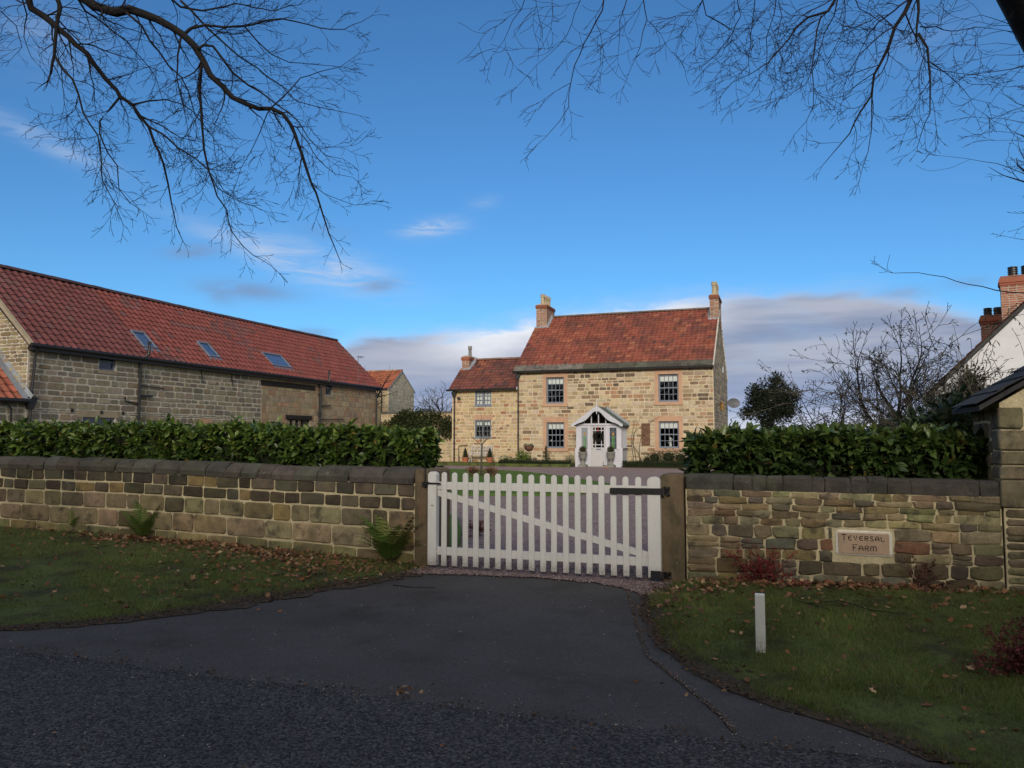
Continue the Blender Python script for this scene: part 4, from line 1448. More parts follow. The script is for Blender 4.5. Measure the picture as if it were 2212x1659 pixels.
for i in range(3):
    for j in range(3):
        mt = 'glass_red' if i == 1 and j != 1 else 'glass'
        P(MB().box(gx_[i], gx_[i + 1], dy + .022, dy + .026, gz_[j], gz_[j + 1]), 'door_pane', mt)
P(MB().box(-9.24, -8.98, dy - .012, dy, 1.09, 1.16), 'letterbox', 'grey_paint')
P(MB().tube([(dx0 + .05, dy, 1.15), (dx0 + .05, dy - .04, 1.15), (dx0 + .12, dy - .05, 1.15)], .012, 6), 'door_handle', 'lead')
P(MB().box(-9.7, -8.5, PY - .4, PY + .02, PB - .1, PB + .045), 'doorstep', 'urn')
# gable glazing
ax, az_ = -9.1, 3.30
m = MB()
P(MB().prism([(PX0_ + .05, 2.461), (PX1_ - .05, 2.461), (ax, az_)], 'y', PY + .08, PY + .086), 'gable_pane', 'glass')
for q in (-9.86, -9.48, -9.1, -8.72, -8.34):
    top = az_ - abs(q - ax) / (PX1_ - ax) * (az_ - 2.42) - .03
    m.box(q - .025, q + .025, PY + .03, PY + .075, 2.461, top)
P(m, 'gable_mullions', 'porch_paint')
# roof
ev = 2.38
OVX = .13
sl_ = (az_ + .05 - ev) / (PX1_ - ax + OVX)
for sg in (-1, 1):
    m = MB()
    xe = ax + sg * (PX1_ - ax + OVX)
    m.prism([(ax, az_ + .05), (xe, ev), (xe, ev - .05), (ax, az_ - .01)][::sg], 'y', PY - .36, HY - .02)
    P(m, 'porch_roof', 'felt')
    # curved bargeboard
    pts_o, pts_i = [], []
    for k in range(13):
        t = k / 12
        x = ax + sg * (PX1_ - ax + OVX + .02) * t
        zo = az_ + .075 - (az_ + .05 - ev) * t
        dep = .17 + .16 * math.sin(math.pi * min(1, t * 1.15)) ** 2 * (1 if t < .85 else .8) + (.10 if .1 < t < .0 else 0)
        if t < .12:
            dep = .30 - t * .9
        if t > .88:
            dep = .22 - (t - .88) * 1.0
        pts_o.append((x, zo))
        pts_i.append((x, zo - dep))
    m = MB()
    for k in range(12):
        m.prism([pts_o[k], pts_o[k + 1], pts_i[k + 1], pts_i[k]], 'y', PY - .40, PY - .365)
    P(m, 'bargeboard', 'worn_paint')
    # stepped lead flashing on the house wall
    m = MB()
    for k in range(8):
        x = ax + sg * (.12 + k * .155)
        z = az_ + .05 - abs(x - ax) * sl_
        m.prism([(x, z - .02), (x + sg * .15, z - .15 * sl_ - .02), (x + sg * .15, z - .15 * sl_ + .02), (x + sg * .10, z + .13), (x, z + .12)], 'y', HY - .045, HY - .03)
    P(m, 'stepped_flashing', 'lead')
m = MB()
m.lathe(ax, PY - .385, [(.03, az_ - .12), (.035, az_ + .12), (.05, az_ + .16), (.022, az_ + .2), (.03, az_ + .26), (.005, az_ + .42)], 8)
m.lathe(ax, PY - .385, [(.004, az_ - .40), (.03, az_ - .3), (.035, az_ - .12)], 8)
P(m, 'finial', 'porch_paint')
# right flank of the porch: rendered base, sill, close-set bars
P(MB().box(PX1_ - .12, PX1_, PY + .2, HY - .03, PB, 1.12), 'flank_wall', 'worn_paint')
P(MB().box(PX1_ - .14, PX1_ + .05, PY + .2, HY - .03, 1.122, 1.19), 'flank_sill', 'grey_paint')
P(MB().box(PX1_ - .07, PX1_ - .06, PY + .2, HY - .03, 1.19, 2.34), 'flank_pane', 'glass_frost')
m = MB()
for k in range(9):
    y = PY + .22 + k * .152
    m.box(PX1_ - .055, PX1_ - .01, y, y + .055, 1.19, 2.34)
P(m, 'flank_bars', 'worn_paint')
P(MB().box(PX0_, PX0_ + .12, PY + .2, HY - .03, PB, 2.34), 'flank_wall', 'worn_paint')

# ================================================================== BARN
rng = random.Random(44)
barn = thing('barn', 'long converted stone barn with dark red pantile roof and three roof windows', 'barn', (-25.9, 29, .2))
BX, B0, B1, BZ = -23.0, 18.1, 40.6, 4.82
MBn = lambda s, t, d: (BX + d, s, t)
bw = [(20.84, 21.56, 4.12, 4.76), (20.25, 21.62, 1.2, 2.42), (23.1, 23.65, 1.3, 2.34), (25.98, 26.55, 1.3, 2.27), (31.9, 33.82, 1.2, 2.64), (35.21, 35.87, 4.0, 4.72)]
SEAMY = 29.9
m = MB()
face_panel(m, MBn, B0, SEAMY, 0, BZ, [o for o in bw if o[1] < SEAMY], .3)
m.add([(BX - 5.86, B0, 0), (BX, B0, 0), (BX, B0, BZ), (-25.93, B0, 7.62), (BX - 5.86, B0, BZ)], [(0, 1, 2, 3, 4)])
m.add([(BX - 5.86, B1, 0), (BX, B1, 0), (BX, B1, BZ), (-25.93, B1, 7.62), (BX - 5.86, B1, BZ)], [(4, 3, 2, 1, 0)])
m.add([(BX - 5.86, B0, 0), (BX - 5.86, B1, 0), (BX - 5.86, B1, BZ), (BX - 5.86, B0, BZ)], [(0, 1, 2, 3)][::-1])
m.add([(BX - 2.5, B0, 0), (BX - 2.5, B1, 0), (BX - 2.5, B1, BZ), (BX - 2.5, B0, BZ)], [(0, 1, 2, 3)])
m.build('wall', 'mortar_barn', barn)
m = MB()
face_panel(m, MBn, SEAMY, B1, 0, BZ, [o for o in bw if o[0] > SEAMY], .3)
pmat('mortar_ashlar', (.27, .225, .16), .95, 3, .2, 40, .15, .3, .008)
m.build('wall', 'mortar_ashlar', barn)
bcol = lambda s, t: vary(rng.choice([(.225, .19, .135), (.245, .205, .15), (.19, .165, .13), (.21, .165, .11), (.26, .22, .165), (.155, .135, .11)]), rng, .16, .05)
acol = lambda s, t: vary(rng.choice([(.30, .235, .155), (.27, .205, .13), (.32, .255, .17), (.25, .20, .14), (.30, .19, .12)]), rng, .13, .04)
ex = [(a - .02, b + .02, c, d + (.24 if c < 2 else .06)) for a, b, c, d in bw]
BEAM = (29.83, 34.2, 4.17, 4.41)
pieces = lay(MBn, B0 + .02, SEAMY - .02, .2, BZ - .02, .215, (.28, .66), rng, bcol, [o for o in ex if o[1] < SEAMY + .1], .034, .016, rnd=.2, jit=.010)
pieces += lay(MBn, SEAMY + .02, B1 - .02, .2, BZ - .02, .27, (.32, .62), rng, acol, [o for o in ex if o[0] > SEAMY - .1] + [BEAM], .014, .010, rnd=.1, jit=.006)
MBg = lambda s, t, d: (s, B0 - d, t)
egd = lambda t: (BX - 5.8, BX - .02) if t < BZ else (-25.93 - (7.55 - t) * 1.04, -25.93 + (7.55 - t) * 1.04)
gcl = lambda s, t: vary(rng.choice([(.26, .205, .11), (.22, .17, .095), (.17, .13, .08), (.28, .225, .13)]), rng, .25, .06)
pieces += lay(MBg, BX - 4.0, BX - .02, 2.5, 7.4, .13, (.14, .42), rng, gcl, (), .014, .018, edge=egd, rnd=.25, jit=.012)
for p in pieces:
    pass
flush_pieces(pieces, 'stone', 'stone_barn', barn, lambda p, a: view_score(p, a) * (1 if p[2] > 1.95 else .001), 300)
MB().box(BX - .1, BX + .035, BEAM[0], BEAM[1], BEAM[2], BEAM[3]).build('timber_beam', 'timber', barn)
for k, (a, b, c, d) in enumerate(bw):
    if k in (1, 2, 3):
        MB().box(BX - .12, BX + .014, a - .2, b + .18, d + .004, d + .235).build('lintel', 'pink_stone' if k == 3 else 'mortar_ashlar', barn)
    if k == 4:
        MB().box(BX - .12, BX + .05, a - .14, b + .12, d + .004, d + .20).build('lintel', 'timber', barn)
    w = MB()
    x0, x1 = BX - .14, BX - .06
    f = .06
    w.box(x0, x1, a, a + f, c, d).box(x0, x1, b - f, b, c, d).box(x0, x1, a + f, b - f, d - f, d).box(x0, x1, a + f, b - f, c, c + f)
    if k in (0, 5):
        w.box(x0, x1, a + f, b - f, (c + d) / 2 - .03, (c + d) / 2 + .03)
    if k == 4:
        for q in (1, 2, 3):
            y = a + (b - a) * q / 4
            w.box(x0, x1, y - .04, y + .04, c + f, d - f)
    win = w.build('window', 'timber' if k in (3, 4) else 'grey_paint', barn)
    if k in (0, 5):
        for (z0, z1) in ((c + f, (c + d) / 2 - .03), ((c + d) / 2 + .03, d - f)):
            MB().box(BX - .11, BX - .105, a + f, b - f, z0, z1).build('pane', 'glass', win)
        MB().box(BX - .1, BX + .03, a - .04, b + .08, c - .13, c - .004).build('sill', 'mortar_ashlar', win)
    else:
        n = 4 if k == 4 else 1
        for q in range(n):
            ya, yb = a + (b - a) * q / n, a + (b - a) * (q + 1) / n
            MB().box(BX - .11, BX - .105, ya + .03, yb - .03, c + f, d - f).build('pane', 'glass', win)
            if k == 4:
                MB().box(BX - .2, BX - .19, ya + .03, yb - .03, c + .1, d - .1).build('curtain', 'curtain', win)
# roof
EX, EZ, RXB, RZB = -22.80, 4.74, -25.93, 7.70
Lb = Vector((RXB - EX, 0, RZB - EZ))
BLEN = Lb.length
Lb.normalize()
Nb = Vector((Lb.z, 0, -Lb.x))
def MBr(s, l, d):
    sag = -.05 * math.sin(math.pi * (s - 18) / 23) * (l / BLEN) + .015 * wob(s * .4, l * .3)
    return (EX + Lb.x * l + Nb.x * d, s, EZ + Lb.z * l + Nb.z * (d + sag))
R0, R1 = 17.98, 40.82
m = MB()
m.prism([(EX - .02, EZ - .02), (RXB, RZB - .12), (RXB - (EX - RXB), EZ), (RXB - (EX - RXB), EZ - .1), (RXB, RZB - .24), (EX - .02, EZ - .12)], 'y', R0, R1)
broof = m.build('roof', 'timber', barn)
def btc(s, l):
    n = wob(s * .35, l * .8 + 4, 1.0) + .45 * float(sst(33, 36, s)) * wob(s * 1.3, l * 1.2)
    base = (.18, .053, .045)
    if s < 23:
        base = (.135, .047, .045)
    if n > .26 and rng.random() < .7:
        base = (.135, .058, .055)
    if rng.random() < .03:
        base = (.12, .056, .054)
    return vary(base, rng, .11, .04)
sky_l = [(23.10, 23.70, .62, 1.62), (26.70, 27.30, .62, 1.62), (31.05, 32.50, .62, 1.62)]
flush_pieces(pantiles(MBr, R0, R1, -.04, BLEN - .03, .297, .335, rng, btc, skip=sky_l, lift=.032), 'roof_tile', 'tile', broof, view_score, 300)
ridge_tiles(broof, R0, R1, lambda s, a, z: (RXB + a, s, RZB + z - .05 * math.sin(math.pi * (s - 18) / 23)), .46, (.075, .045, .05), r=.15)
for a, b, l0, l1 in sky_l:
    a, b = a - .05, b + .05
    m = MB()
    def slab4(p0, p1, q0, q1, d0, d1):
        vs = [MBr(p0, q0, d0), MBr(p1, q0, d0), MBr(p1, q1, d0), MBr(p0, q1, d0), MBr(p0, q0, d1), MBr(p1, q0, d1), MBr(p1, q1, d1), MBr(p0, q1, d1)]
        m.add(vs, [(0, 3, 2, 1), (4, 5, 6, 7), (0, 1, 5, 4), (1, 2, 6, 5), (2, 3, 7, 6), (3, 0, 4, 7)])
    e = .07
    slab4(a, a + e, l0, l1, -.02, .085)
    slab4(b - e, b, l0, l1, -.02, .085)
    slab4(a + e, b - e, l0, l0 + e, -.02, .083)
    slab4(a + e, b - e, l1 - e * 1.4, l1, -.02, .095)
    slab4(a - .06, b + .06, l0 - .16, l0, .018, .04)
    rw = m.build('roof_window', 'grey_paint', broof)
    m = MB()
    m.add([MBr(a + e, l0 + e, .06), MBr(b - e, l0 + e, .06), MBr(b - e, l1 - e, .06), MBr(a + e, l1 - e, .06)], [(0, 1, 2, 3)])
    o = m.build('roof_window_pane', 'glass_sky', broof)
    m = MB()
    m.add([MBr(a + e, l0 + e, .02), MBr(b - e, l0 + e, .02), MBr(b - e, l1 - e, .02), MBr(a + e, l1 - e, .02)], [(0, 1, 2, 3)])
    m.build('roof_window_backing', 'curtain', broof)  # pale sheet added under the glass to whiten its sky reflection
m = MB()
m.add([MBr(R0 - .02, -.05, -.05), MBr(R0 - .02, BLEN, -.05), MBr(R0 - .02, BLEN, .05), MBr(R0 - .02, -.05, .05), MBr(R0 + .09, -.05, -.05), MBr(R0 + .09, BLEN, -.05), MBr(R0 + .09, BLEN, .07), MBr(R0 + .09, -.05, .07)],
      [(0, 1, 2, 3), (7, 6, 5, 4), (3, 2, 6, 7)])
m.build('verge', 'mortar_ashlar', broof)
m = MB()
m.prism([(EX + .02, EZ - .02), (EX + .12, EZ), (EX + .13, EZ - .07), (EX + .07, EZ - .12), (EX + .01, EZ - .08)], 'y', R0, R1)
m.box(BX + .0, EX + .01, R0 + .1, R1 - .1, EZ - .22, EZ - .02)
m.build('gutter', 'cast_iron', barn)
def bpipe(path, r):
    return MB().tube(path, r, 8)
X = BX + .09
pp = bpipe([(EX + .05, 18.28, EZ - .1), (X, 18.28, EZ - .4), (X, 18.2, 3.1), (X, 18.15, .2)], .045)
pp.prism([(18.0, 3.0), (18.36, 3.0), (18.3, 2.8), (18.22, 2.62), (18.1, 2.62), (18.03, 2.8)], 'x', BX + .02, BX + .2)
pp.build('downpipe', 'cast_iron', barn)
pp = bpipe([(EX + .16, 22.74, 5.34), (EX + .16, 22.74, 4.86), (X, 22.62, 4.6), (X, 22.6, .2)], .055)
pp.tube([(EX + .16, 22.74, 5.26), (EX + .16, 22.74, 5.34)], .07, 8)
for z in (4.2, 3.2, 2.5):
    pp.tube([(X, 22.6, z - .04), (X, 22.6, z + .04)], .075, 8)
pp.tube([(X, 22.6, 3.62), (X, 22.75, 3.68), (X, 23.85, 3.62)], .022, 6)
pp.tube([(X, 22.6, 3.22), (X, 22.8, 3.29), (X, 23.25, 3.3)], .04, 6)
pp.tube([(X, 22.6, 2.98), (X, 22.0, 3.04), (X, 21.93, 3.2)], .028, 6)
pp.build('soil_pipe', 'cast_iron', barn)
pp = bpipe([(EX + .14, 35.05, 5.3), (EX + .14, 35.0, 4.7), (X, 34.62, 4.5), (X, 34.55, .2)], .06)
for z in (4.45, 4.0, 3.0, 2.9):
    pp.tube([(X, 34.56, z - .05), (X, 34.56, z + .05)], .09, 8)
pp.tube([(X, 34.6, 3.35), (X, 35.2, 3.42), (X, 35.6, 3.45)], .03, 6)
pp.tube([(X, 34.6, 2.68), (X, 36.9, 2.75)], .025, 6)
pp.build('soil_pipe', 'cast_iron', barn)
bpipe([(EX + .05, 40.45, EZ - .1), (X, 40.5, EZ - .4), (X, 40.5, .2)], .045).build('downpipe', 'cast_iron', barn)
for y, z in ((25.95, 4.32), (27.82, 4.26)):
    MB().tube([(BX + .03, y, z + .25), (BX + .04, y - .05, z + .1), (BX + .04, y + .02, z - .1), (BX + .03, y, z - .25)], .02, 5).build('wall_tie', 'cast_iron', barn)
# television aerial on the barn front
ae = MB()
ae.tube([(BX + .12, 38.3, 4.3), (BX + .12, 38.3, 6.45)], .016, 6)
ae.tube([(BX + .12, 38.3, 6.35), (BX + .12, 38.75, 6.3)], .012, 5)
for k in range(6):
    ae.tube([(BX - .1, 38.35 + k * .07, 6.36), (BX + .34, 38.35 + k * .07, 6.36)], .005, 4)
ae.box(BX + .02, BX + .2, 38.2, 38.4, 4.72, 4.8)
ant = ae.build('aerial', 'dish', barn)
for y, z in ((24.4, 2.36), (19.8, 2.62), (21.0, 2.6), (21.95, 2.6), (37.2, 2.3)):
    MB().box(BX - .02, BX + .03, y - .05, y + .05, z - .05, z + .06).build('vent', 'timber', barn)

# low lean-to against the barn's street gable
lean = thing('lean_to', 'low tiled lean-to with lead flashing against the street gable of the barn', 'outbuilding', (-24.5, 16.5, .2))
m = MB()
m.add([(-23.02, 12.0, 0), (-23.02, B0 - .01, 0), (-23.02, B0 - .01, 2.95), (-23.02, 12.0, 2.95)], [(0, 1, 2, 3)])
m.add([(-27, 12.0, 0), (-23.02, 12.0, 0), (-23.02, 12.0, 2.95), (-27, 12.0, 6.5)], [(0, 1, 2, 3)])
m.build('wall', 'mortar_barn', lean)
ML = lambda s, t, d: (-23.02 + d, s, t)
flush_pieces(lay(ML, 14.5, B0 - .03, .3, 2.85, .22, (.3, .6), rng, bcol, (), .034, .016, rnd=.2, jit=.01), 'stone', 'stone_barn', lean, view_score, 60)
Ll = Vector((-1, 0, .98)).normalized()
Nl = Vector((.70, 0, .714))
MLr = lambda s, l, d: (-22.86 + Ll.x * l + Nl.x * d, s, 2.93 + Ll.z * l + Nl.z * d)
m = MB()
m.add([MLr(12, 0, 0), MLr(B0 - .02, 0, 0), MLr(B0 - .02, 4, 0), MLr(12, 4, 0)], [(0, 1, 2, 3)])
lr = m.build('roof', 'timber', lean)
flush_pieces(pantiles(MLr, 14.4, B0 - .22, -.03, 3.6, .28, .32, rng, lambda s, l: vary((.27, .09, .055), rng, .2, .06)), 'roof_tile', 'tile', lr, view_score, 80)
m = MB()
m.add([MLr(B0 - .30, -.05, .075), MLr(B0 - .02, -.05, .06), MLr(B0 - .02, 3.8, .06), MLr(B0 - .30, 3.8, .075), MLr(B0 - .02, -.05, .22), MLr(B0 - .02, 3.8, .22)], [(0, 1, 2, 3), (1, 4, 5, 2)])
m.build('flashing', 'lead', lr)
m = MB()
m.prism([(-22.88, 2.92), (-22.76, 2.94), (-22.75, 2.86), (-22.82, 2.80), (-22.9, 2.84)], 'y', 12, B0 - .02)
m.tube([(-22.9, 17.35, 2.8), (-22.92, 17.55, 2.6), (-22.92, 17.6, .2)], .035, 6)
m.build('gutter', 'cast_iron', lean)

# ================================================================== COTTAGE BEYOND THE BARN
rng = random.Random(55)
cot = thing('stone_cottage', 'small stone building with red tiled roof seen between barn and farmhouse', 'outbuilding', (-30, 52, .2))
CXR, CY0, CY1, CEZ, CRZ = -27.3, 50.0, 54.1, 5.36, 6.80
m = MB()
cm = (CY0 + CY1) / 2
m.add([(-36, CY0, 0), (CXR, CY0, 0), (CXR, CY0, CEZ), (-36, CY0, CEZ)], [(0, 1, 2, 3)])
m.add([(CXR, CY0, 0), (CXR, CY1, 0), (CXR, CY1, CEZ), (CXR, cm, CRZ), (CXR, CY0, CEZ)], [(0, 1, 2, 3, 4)])
m.build('wall', 'mortar_house', cot)
pc = lay(lambda s, t, d: (s, CY0 - d, t), -30, CXR - .02, 1.2, CEZ - .05, .24, (.3, .6), rng, lambda s, t: vary((.45, .36, .22), rng, .12, .04), (), .014, .012)
pc += lay(lambda s, t, d: (CXR + d, s, t), CY0 + .02, CY1 - .02, 1.2, CRZ - .2, .24, (.35, .7), rng, lambda s, t: vary((.36, .335, .27), rng, .14, .03), (), .014, .012,
          edge=lambda t: (CY0 + .02, CY1 - .02) if t < CEZ else (CY0 + (t - CEZ) * 1.42 + .03, CY1 - (t - CEZ) * 1.42 - .03))
flush_pieces(pc, 'stone', 'stone_house', cot, view_score, 120)
Lc = Vector((0, cm - CY0 + .15, CRZ - CEZ + .1)).normalized()
Nc = Vector((0, -Lc.z, Lc.y))
MC = lambda s, l, d: (s, CY0 - .15 + Lc.y * l + Nc.y * d, CEZ - .05 + Lc.z * l + Nc.z * d)
CL = math.hypot(cm - CY0 + .15, CRZ - CEZ + .1)
m = MB()
m.prism([(CY0 - .13, CEZ - .05), (cm, CRZ + .02), (CY1 + .15, CEZ - .05), (CY1 + .15, CEZ - .12), (cm, CRZ - .06), (CY0 - .13, CEZ - .12)], 'x', -36, CXR + .06)
cr = m.build('roof', 'lead', cot)
flush_pieces(pantiles(MC, -34, CXR + .03, -.03, CL, .25, .3, rng, lambda s, l: vary((.30, .10, .055), rng, .25, .06)), 'roof_tile', 'tile', cr, view_score, 150)
ridge_tiles(cr, -34, CXR + .05, lambda s, a, z: (s, cm - a, CRZ + z + .04), .45, (.30, .17, .11))
m = MB()
m.tube([(-27.85, CY0 - .2, CEZ - .08), (-27.85, CY0 - .06, CEZ - .35), (-27.85, CY0 - .06, 1)], .04, 6)
m.tube([(-34, CY0 - .2, CEZ - .04), (CXR, CY0 - .2, CEZ - .04)], .05, 6)
m.build('gutter', 'cast_iron', cot)

# ================================================================== YARD WALL
yw = thing('yard_wall', 'tall ivy-covered stone wall joining the barn to the farmhouse wing', 'wall', (-20.5, 41.4, .2))
MB().box(-22.98, -18.12, 41.2, 41.6, 0, 3.17).build('mortar', 'mortar_house', yw)
pc = lay(lambda s, t, d: (s, 41.2 - d, t), -22.95, -18.12, .2, 3.15, .18, (.2, .5), rng, lambda s, t: vary((.37, .28, .165), rng, .2, .06), (), .016, .012, rnd=.2, jit=.008)
flush_pieces(pc, 'stone', 'stone_house', yw, view_score, 100)
x = -22.98
while x < -18.2:
    w = min(.7, -18.13 - x)
    MB().cbox(x, x + w - .01, 41.13, 41.67, 3.172, 3.28, .01, vary((.12, .11, .095), rng)).build('coping_stone', 'coping', yw)
    x += w

# ================================================================== WHITE HOUSE ON THE RIGHT
rng = random.Random(66)
wh = thing('white_house', 'white rendered house with red brick chimneys behind the stone shed', 'house', (3.95, 24.0, .2))
wh.rotation_euler = (0, 0, R(-12))
VX0, VX1, VY0, VY1, VE = 3.95, 10.7, 24.0, 33.0, 2.95
vm = (VX0 + VX1) / 2
VR = VE + (vm - VX0) * 1.0
m = MB()
m.add([(VX0, VY0, 0), (VX1, VY0, 0), (VX1, VY0, VE), (vm, VY0, VR), (VX0, VY0, VE)], [(0, 1, 2, 3, 4)])
m.add([(VX0, VY0, 0), (VX0, VY1, 0), (VX0, VY1, VE), (VX0, VY0, VE)], [(3, 2, 1, 0)])
m.add([(VX0, VY1, 0), (VX1, VY1, 0), (VX1, VY1, VE), (vm, VY1, VR), (VX0, VY1, VE)], [(4, 3, 2, 1, 0)])
m.add([(VX1, VY0, 0), (VX1, VY1, 0), (VX1, VY1, VE), (VX1, VY0, VE)], [(0, 1, 2, 3)])
m.build('wall', 'white_render', wh)
m = MB()
for sg in (-1, 1):
    xe = vm + sg * (vm - VX0 + .22)
    m.prism([(vm, VR + .14), (xe, VE - .08), (xe, VE - .20), (vm, VR + .02)][::sg], 'y', VY0 - .05, VY1 + .1)
vr = m.build('roof', 'slate', wh)
MV = lambda s, l, d: (VX0 - .22 + .7071 * l - .7071 * d, s, VE - .08 + .7071 * l + .7071 * d)
flush_pieces(pantiles(MV, VY0 - .05, VY1, 0, 4.8, .26, .3, rng, lambda s, l: vary((.14, .06, .045), rng, .25, .06)), 'roof_tile', 'tile', vr, view_score, 60)
m = MB()
m.prism([(VX0 - .30, VE - .12), (VX0 - .14, VE - .12), (VX0 - .16, VE - .24), (VX0 - .28, VE - .24)], 'y', VY0 - .15, VY1)
m.tube([(VX0 - .2, VY0 + .05, VE - .2), (VX0 - .08, VY0 + .06, VE - .45), (VX0 - .08, VY0 + .06, .2)], .045, 6)
m.build('gutter', 'cast_iron', wh)
rb = [(.30, .105, .065), (.26, .09, .06), (.33, .12, .075)]


def plain_stack(x0, x1, y0, y1, z0, z1, pots):
    m = MB().box(x0, x1, y0, y1, z0, z1 - .02)
    ch = m.build('chimney', 'mortar_brick', wh)
    pc = []
    for k, M in enumerate((lambda s, t, d: (s, y0 - d, t), lambda s, t, d: (x0 - d, -s, t))):
        a, b = ((x0, x1), (-y1, -y0))[k]
        pc += lay(M, a, b, z0, z1 - .3, .075, (.2, .24), rng, lambda s, t: vary(rng.choice(rb), rng, .12, .04), (), .008, .005, rnd=.03, jit=.001)
    flush_pieces(pc, 'brick', 'brick', ch, view_score, 70)
    m = MB()
    for e, a, b in ((.03, .30, .22), (.06, .22, .14), (.03, .14, .06), (.0, .06, .0)):
        m.box(x0 - e, x1 + e, y0 - e, y1 + e, z1 - a, z1 - b, vary(rb[0], rng, .1))
    m.build('oversailing_course', 'brick', ch)
    for px, py, r, h in pots:
        p = MB()
        pr_ = [(r * .95, z1 - .01)]
        for k in range(5):
            z = z1 + h * (k + .2) / 5
            pr_ += [(r * .95, z), (r * 1.12, z + h * .05), (r * 1.12, z + h * .12), (r * .95, z + h * .14)]
        p.lathe(px, py, pr_ + [(r * .9, z1 + h)], 12)
        p.build('chimney_pot', 'cast_iron', ch)


plain_stack(5.69, 6.6, 28.46, 29.3, 4.3, 6.82, [(6.04, 28.8, .13, .33), (6.4, 28.8, .13, .33)])
plain_stack(5.11, 5.80, 30.38, 31.0, 3.9, 5.88, [(5.33, 30.7, .12, .28), (5.62, 30.7, .12, .28)])

# ================================================================== STONE SHED AT THE RIGHT EDGE
rng = random.Random(77)
shed = thing('stone_shed', 'low stone shed with slate verge at the end of the rubble wall', 'outbuilding', (3.8, 10.5, .1))
SX0, SX1, SY0, SY1, SE = 2.075, 5.8, 9.09, 10.25, 2.02
sm = (SX0 + SX1) / 2
SR = SE + (sm - SX0) * .62
m = MB()
m.add([(SX0, SY0, 0), (SX1, SY0, 0), (SX1, SY0, SE), (sm, SY0, SR), (SX0, SY0, SE)], [(0, 1, 2, 3, 4)])
m.add([(SX0, SY0, 0), (SX0, SY1, 0), (SX0, SY1, SE), (SX0, SY0, SE)], [(3, 2, 1, 0)])
m.add([(SX1, SY0, 0), (SX1, SY1, 0), (SX1, SY1, SE), (SX1, SY0, SE)], [(0, 1, 2, 3)])
m.add([(SX0, SY1, 0), (SX1, SY1, 0), (SX1, SY1, SE), (sm, SY1, SR), (SX0, SY1, SE)], [(4, 3, 2, 1, 0)])
m.build('mortar', 'mortar_front', shed)
MSf = lambda s, t, d: (s, SY0 - d, t)
MSl = lambda s, t, d: (SX0 - d, -s, t)
sco = lambda s, t: vary(rng.choice([(.19, .16, .09), (.16, .13, .08), (.13, .105, .07), (.21, .175, .10)]), rng, .2, .06)
quo = [(.95, 1.24, .34), (1.24, 1.38, .5), (1.38, 1.53, .3), (1.53, 1.75, .46), (1.75, 1.98, .20)]
pc = []
for z0, z1, w in quo:
    mbq = MB()
    stone_shape(mbq, MSf, SX0 - .02, SX0 + w, z0 + .008, z1 - .008, .03, rng, vary((.185, .16, .095), rng, .15, .05), .08, .006)
    stone_shape(mbq, MSl, -(SY0 + .28), -(SY0 - .028), z0 + .008, z1 - .008, .024, rng, vary((.16, .14, .10), rng, .15, .05), .08, .006)
    pc.append((mbq, (SX0, SY0, z0), .5))
pc += lay(MSf, SX0 + .01, SX1, .1, .95, .085, (.2, .5), rng, sco, (), .012, .026, rnd=.25, jit=.008, light=False)
pc += lay(MSf, SX0 + .01, SX1, .95, SR - .1, .14, (.16, .4), rng, sco, [(SX0, SX0 + w + .01, a, b) for a, b, w in quo], .02, .026, rnd=.25, jit=.008, light=False,
          edge=lambda t: (SX0 + .01, SX1) if t < SE - .05 else (SX0 + (t - SE + .12) / .62, SX1 - (t - SE) / .62))
pc += lay(MSl, -(SY1), -(SY0 + .30), .1, SE - .05, .16, (.2, .45), rng, sco, (), .016, .02, rnd=.2, jit=.008)
flush_pieces(pc, 'stone', 'stone_front', shed, view_score, 160)
m = MB()
for sg in (-1, 1):
    xe = sm + sg * (sm - SX0 + .2)
    m.prism([(sm, SR + .10), (xe, SE - .03), (xe, SE - .08), (sm, SR + .05)][::sg], 'y', SY0 - .10, SY1 + .1)
sr_ = m.build('roof', 'slate', shed)
sl_n = Vector((-.527, 0, .85))
for k in range(9):
    for j in range(4):
        l0, l1 = k * .25, k * .25 + .30
        y0 = SY0 - .13 + j * .30 + (.15 if k % 2 else 0) * (1 if j else 0)
        y1 = SY0 - .13 + (j + 1) * .30 - .006 + (.15 if k % 2 else 0)
        t = rng.uniform(-.01, .01)
        vs = []
        for l, o in ((l0 + t, .034), (l1, .020)):
            for y in (y0, y1):
                for dd in (0, .011):
                    vs.append((SX0 - .22 + .85 * l - .527 * (o + dd), y, SE - .04 + .527 * l + .85 * (o + dd)))
        mm = MB()
        mm.add(vs, [(0, 2, 3, 1), (4, 5, 7, 6), (0, 1, 5, 4), (2, 6, 7, 3), (1, 3, 7, 5), (0, 4, 6, 2)], vary((.06, .06, .065), rng))
        mm.build('slate', 'slate', sr_)

# ================================================================== LEAVES
LAUREL = (np.array([(0, 0, 0), (.30, .42, .05), (.68, .40, .03), (1, 0, -.10), (.68, -.40, .03), (.30, -.42, .05), (.32, 0, -.02), (.68, 0, -.05)]),
          np.array([(0, 6, 1), (0, 5, 6), (6, 2, 1), (6, 7, 2), (5, 4, 6), (4, 7, 6), (7, 3, 2), (4, 3, 7)]))
SMALL = (np.array([(0, 0, 0), (.5, .45, .06), (1, 0, -.08), (.5, -.45, .06)]), np.array([(0, 2, 1), (0, 3, 2)]))


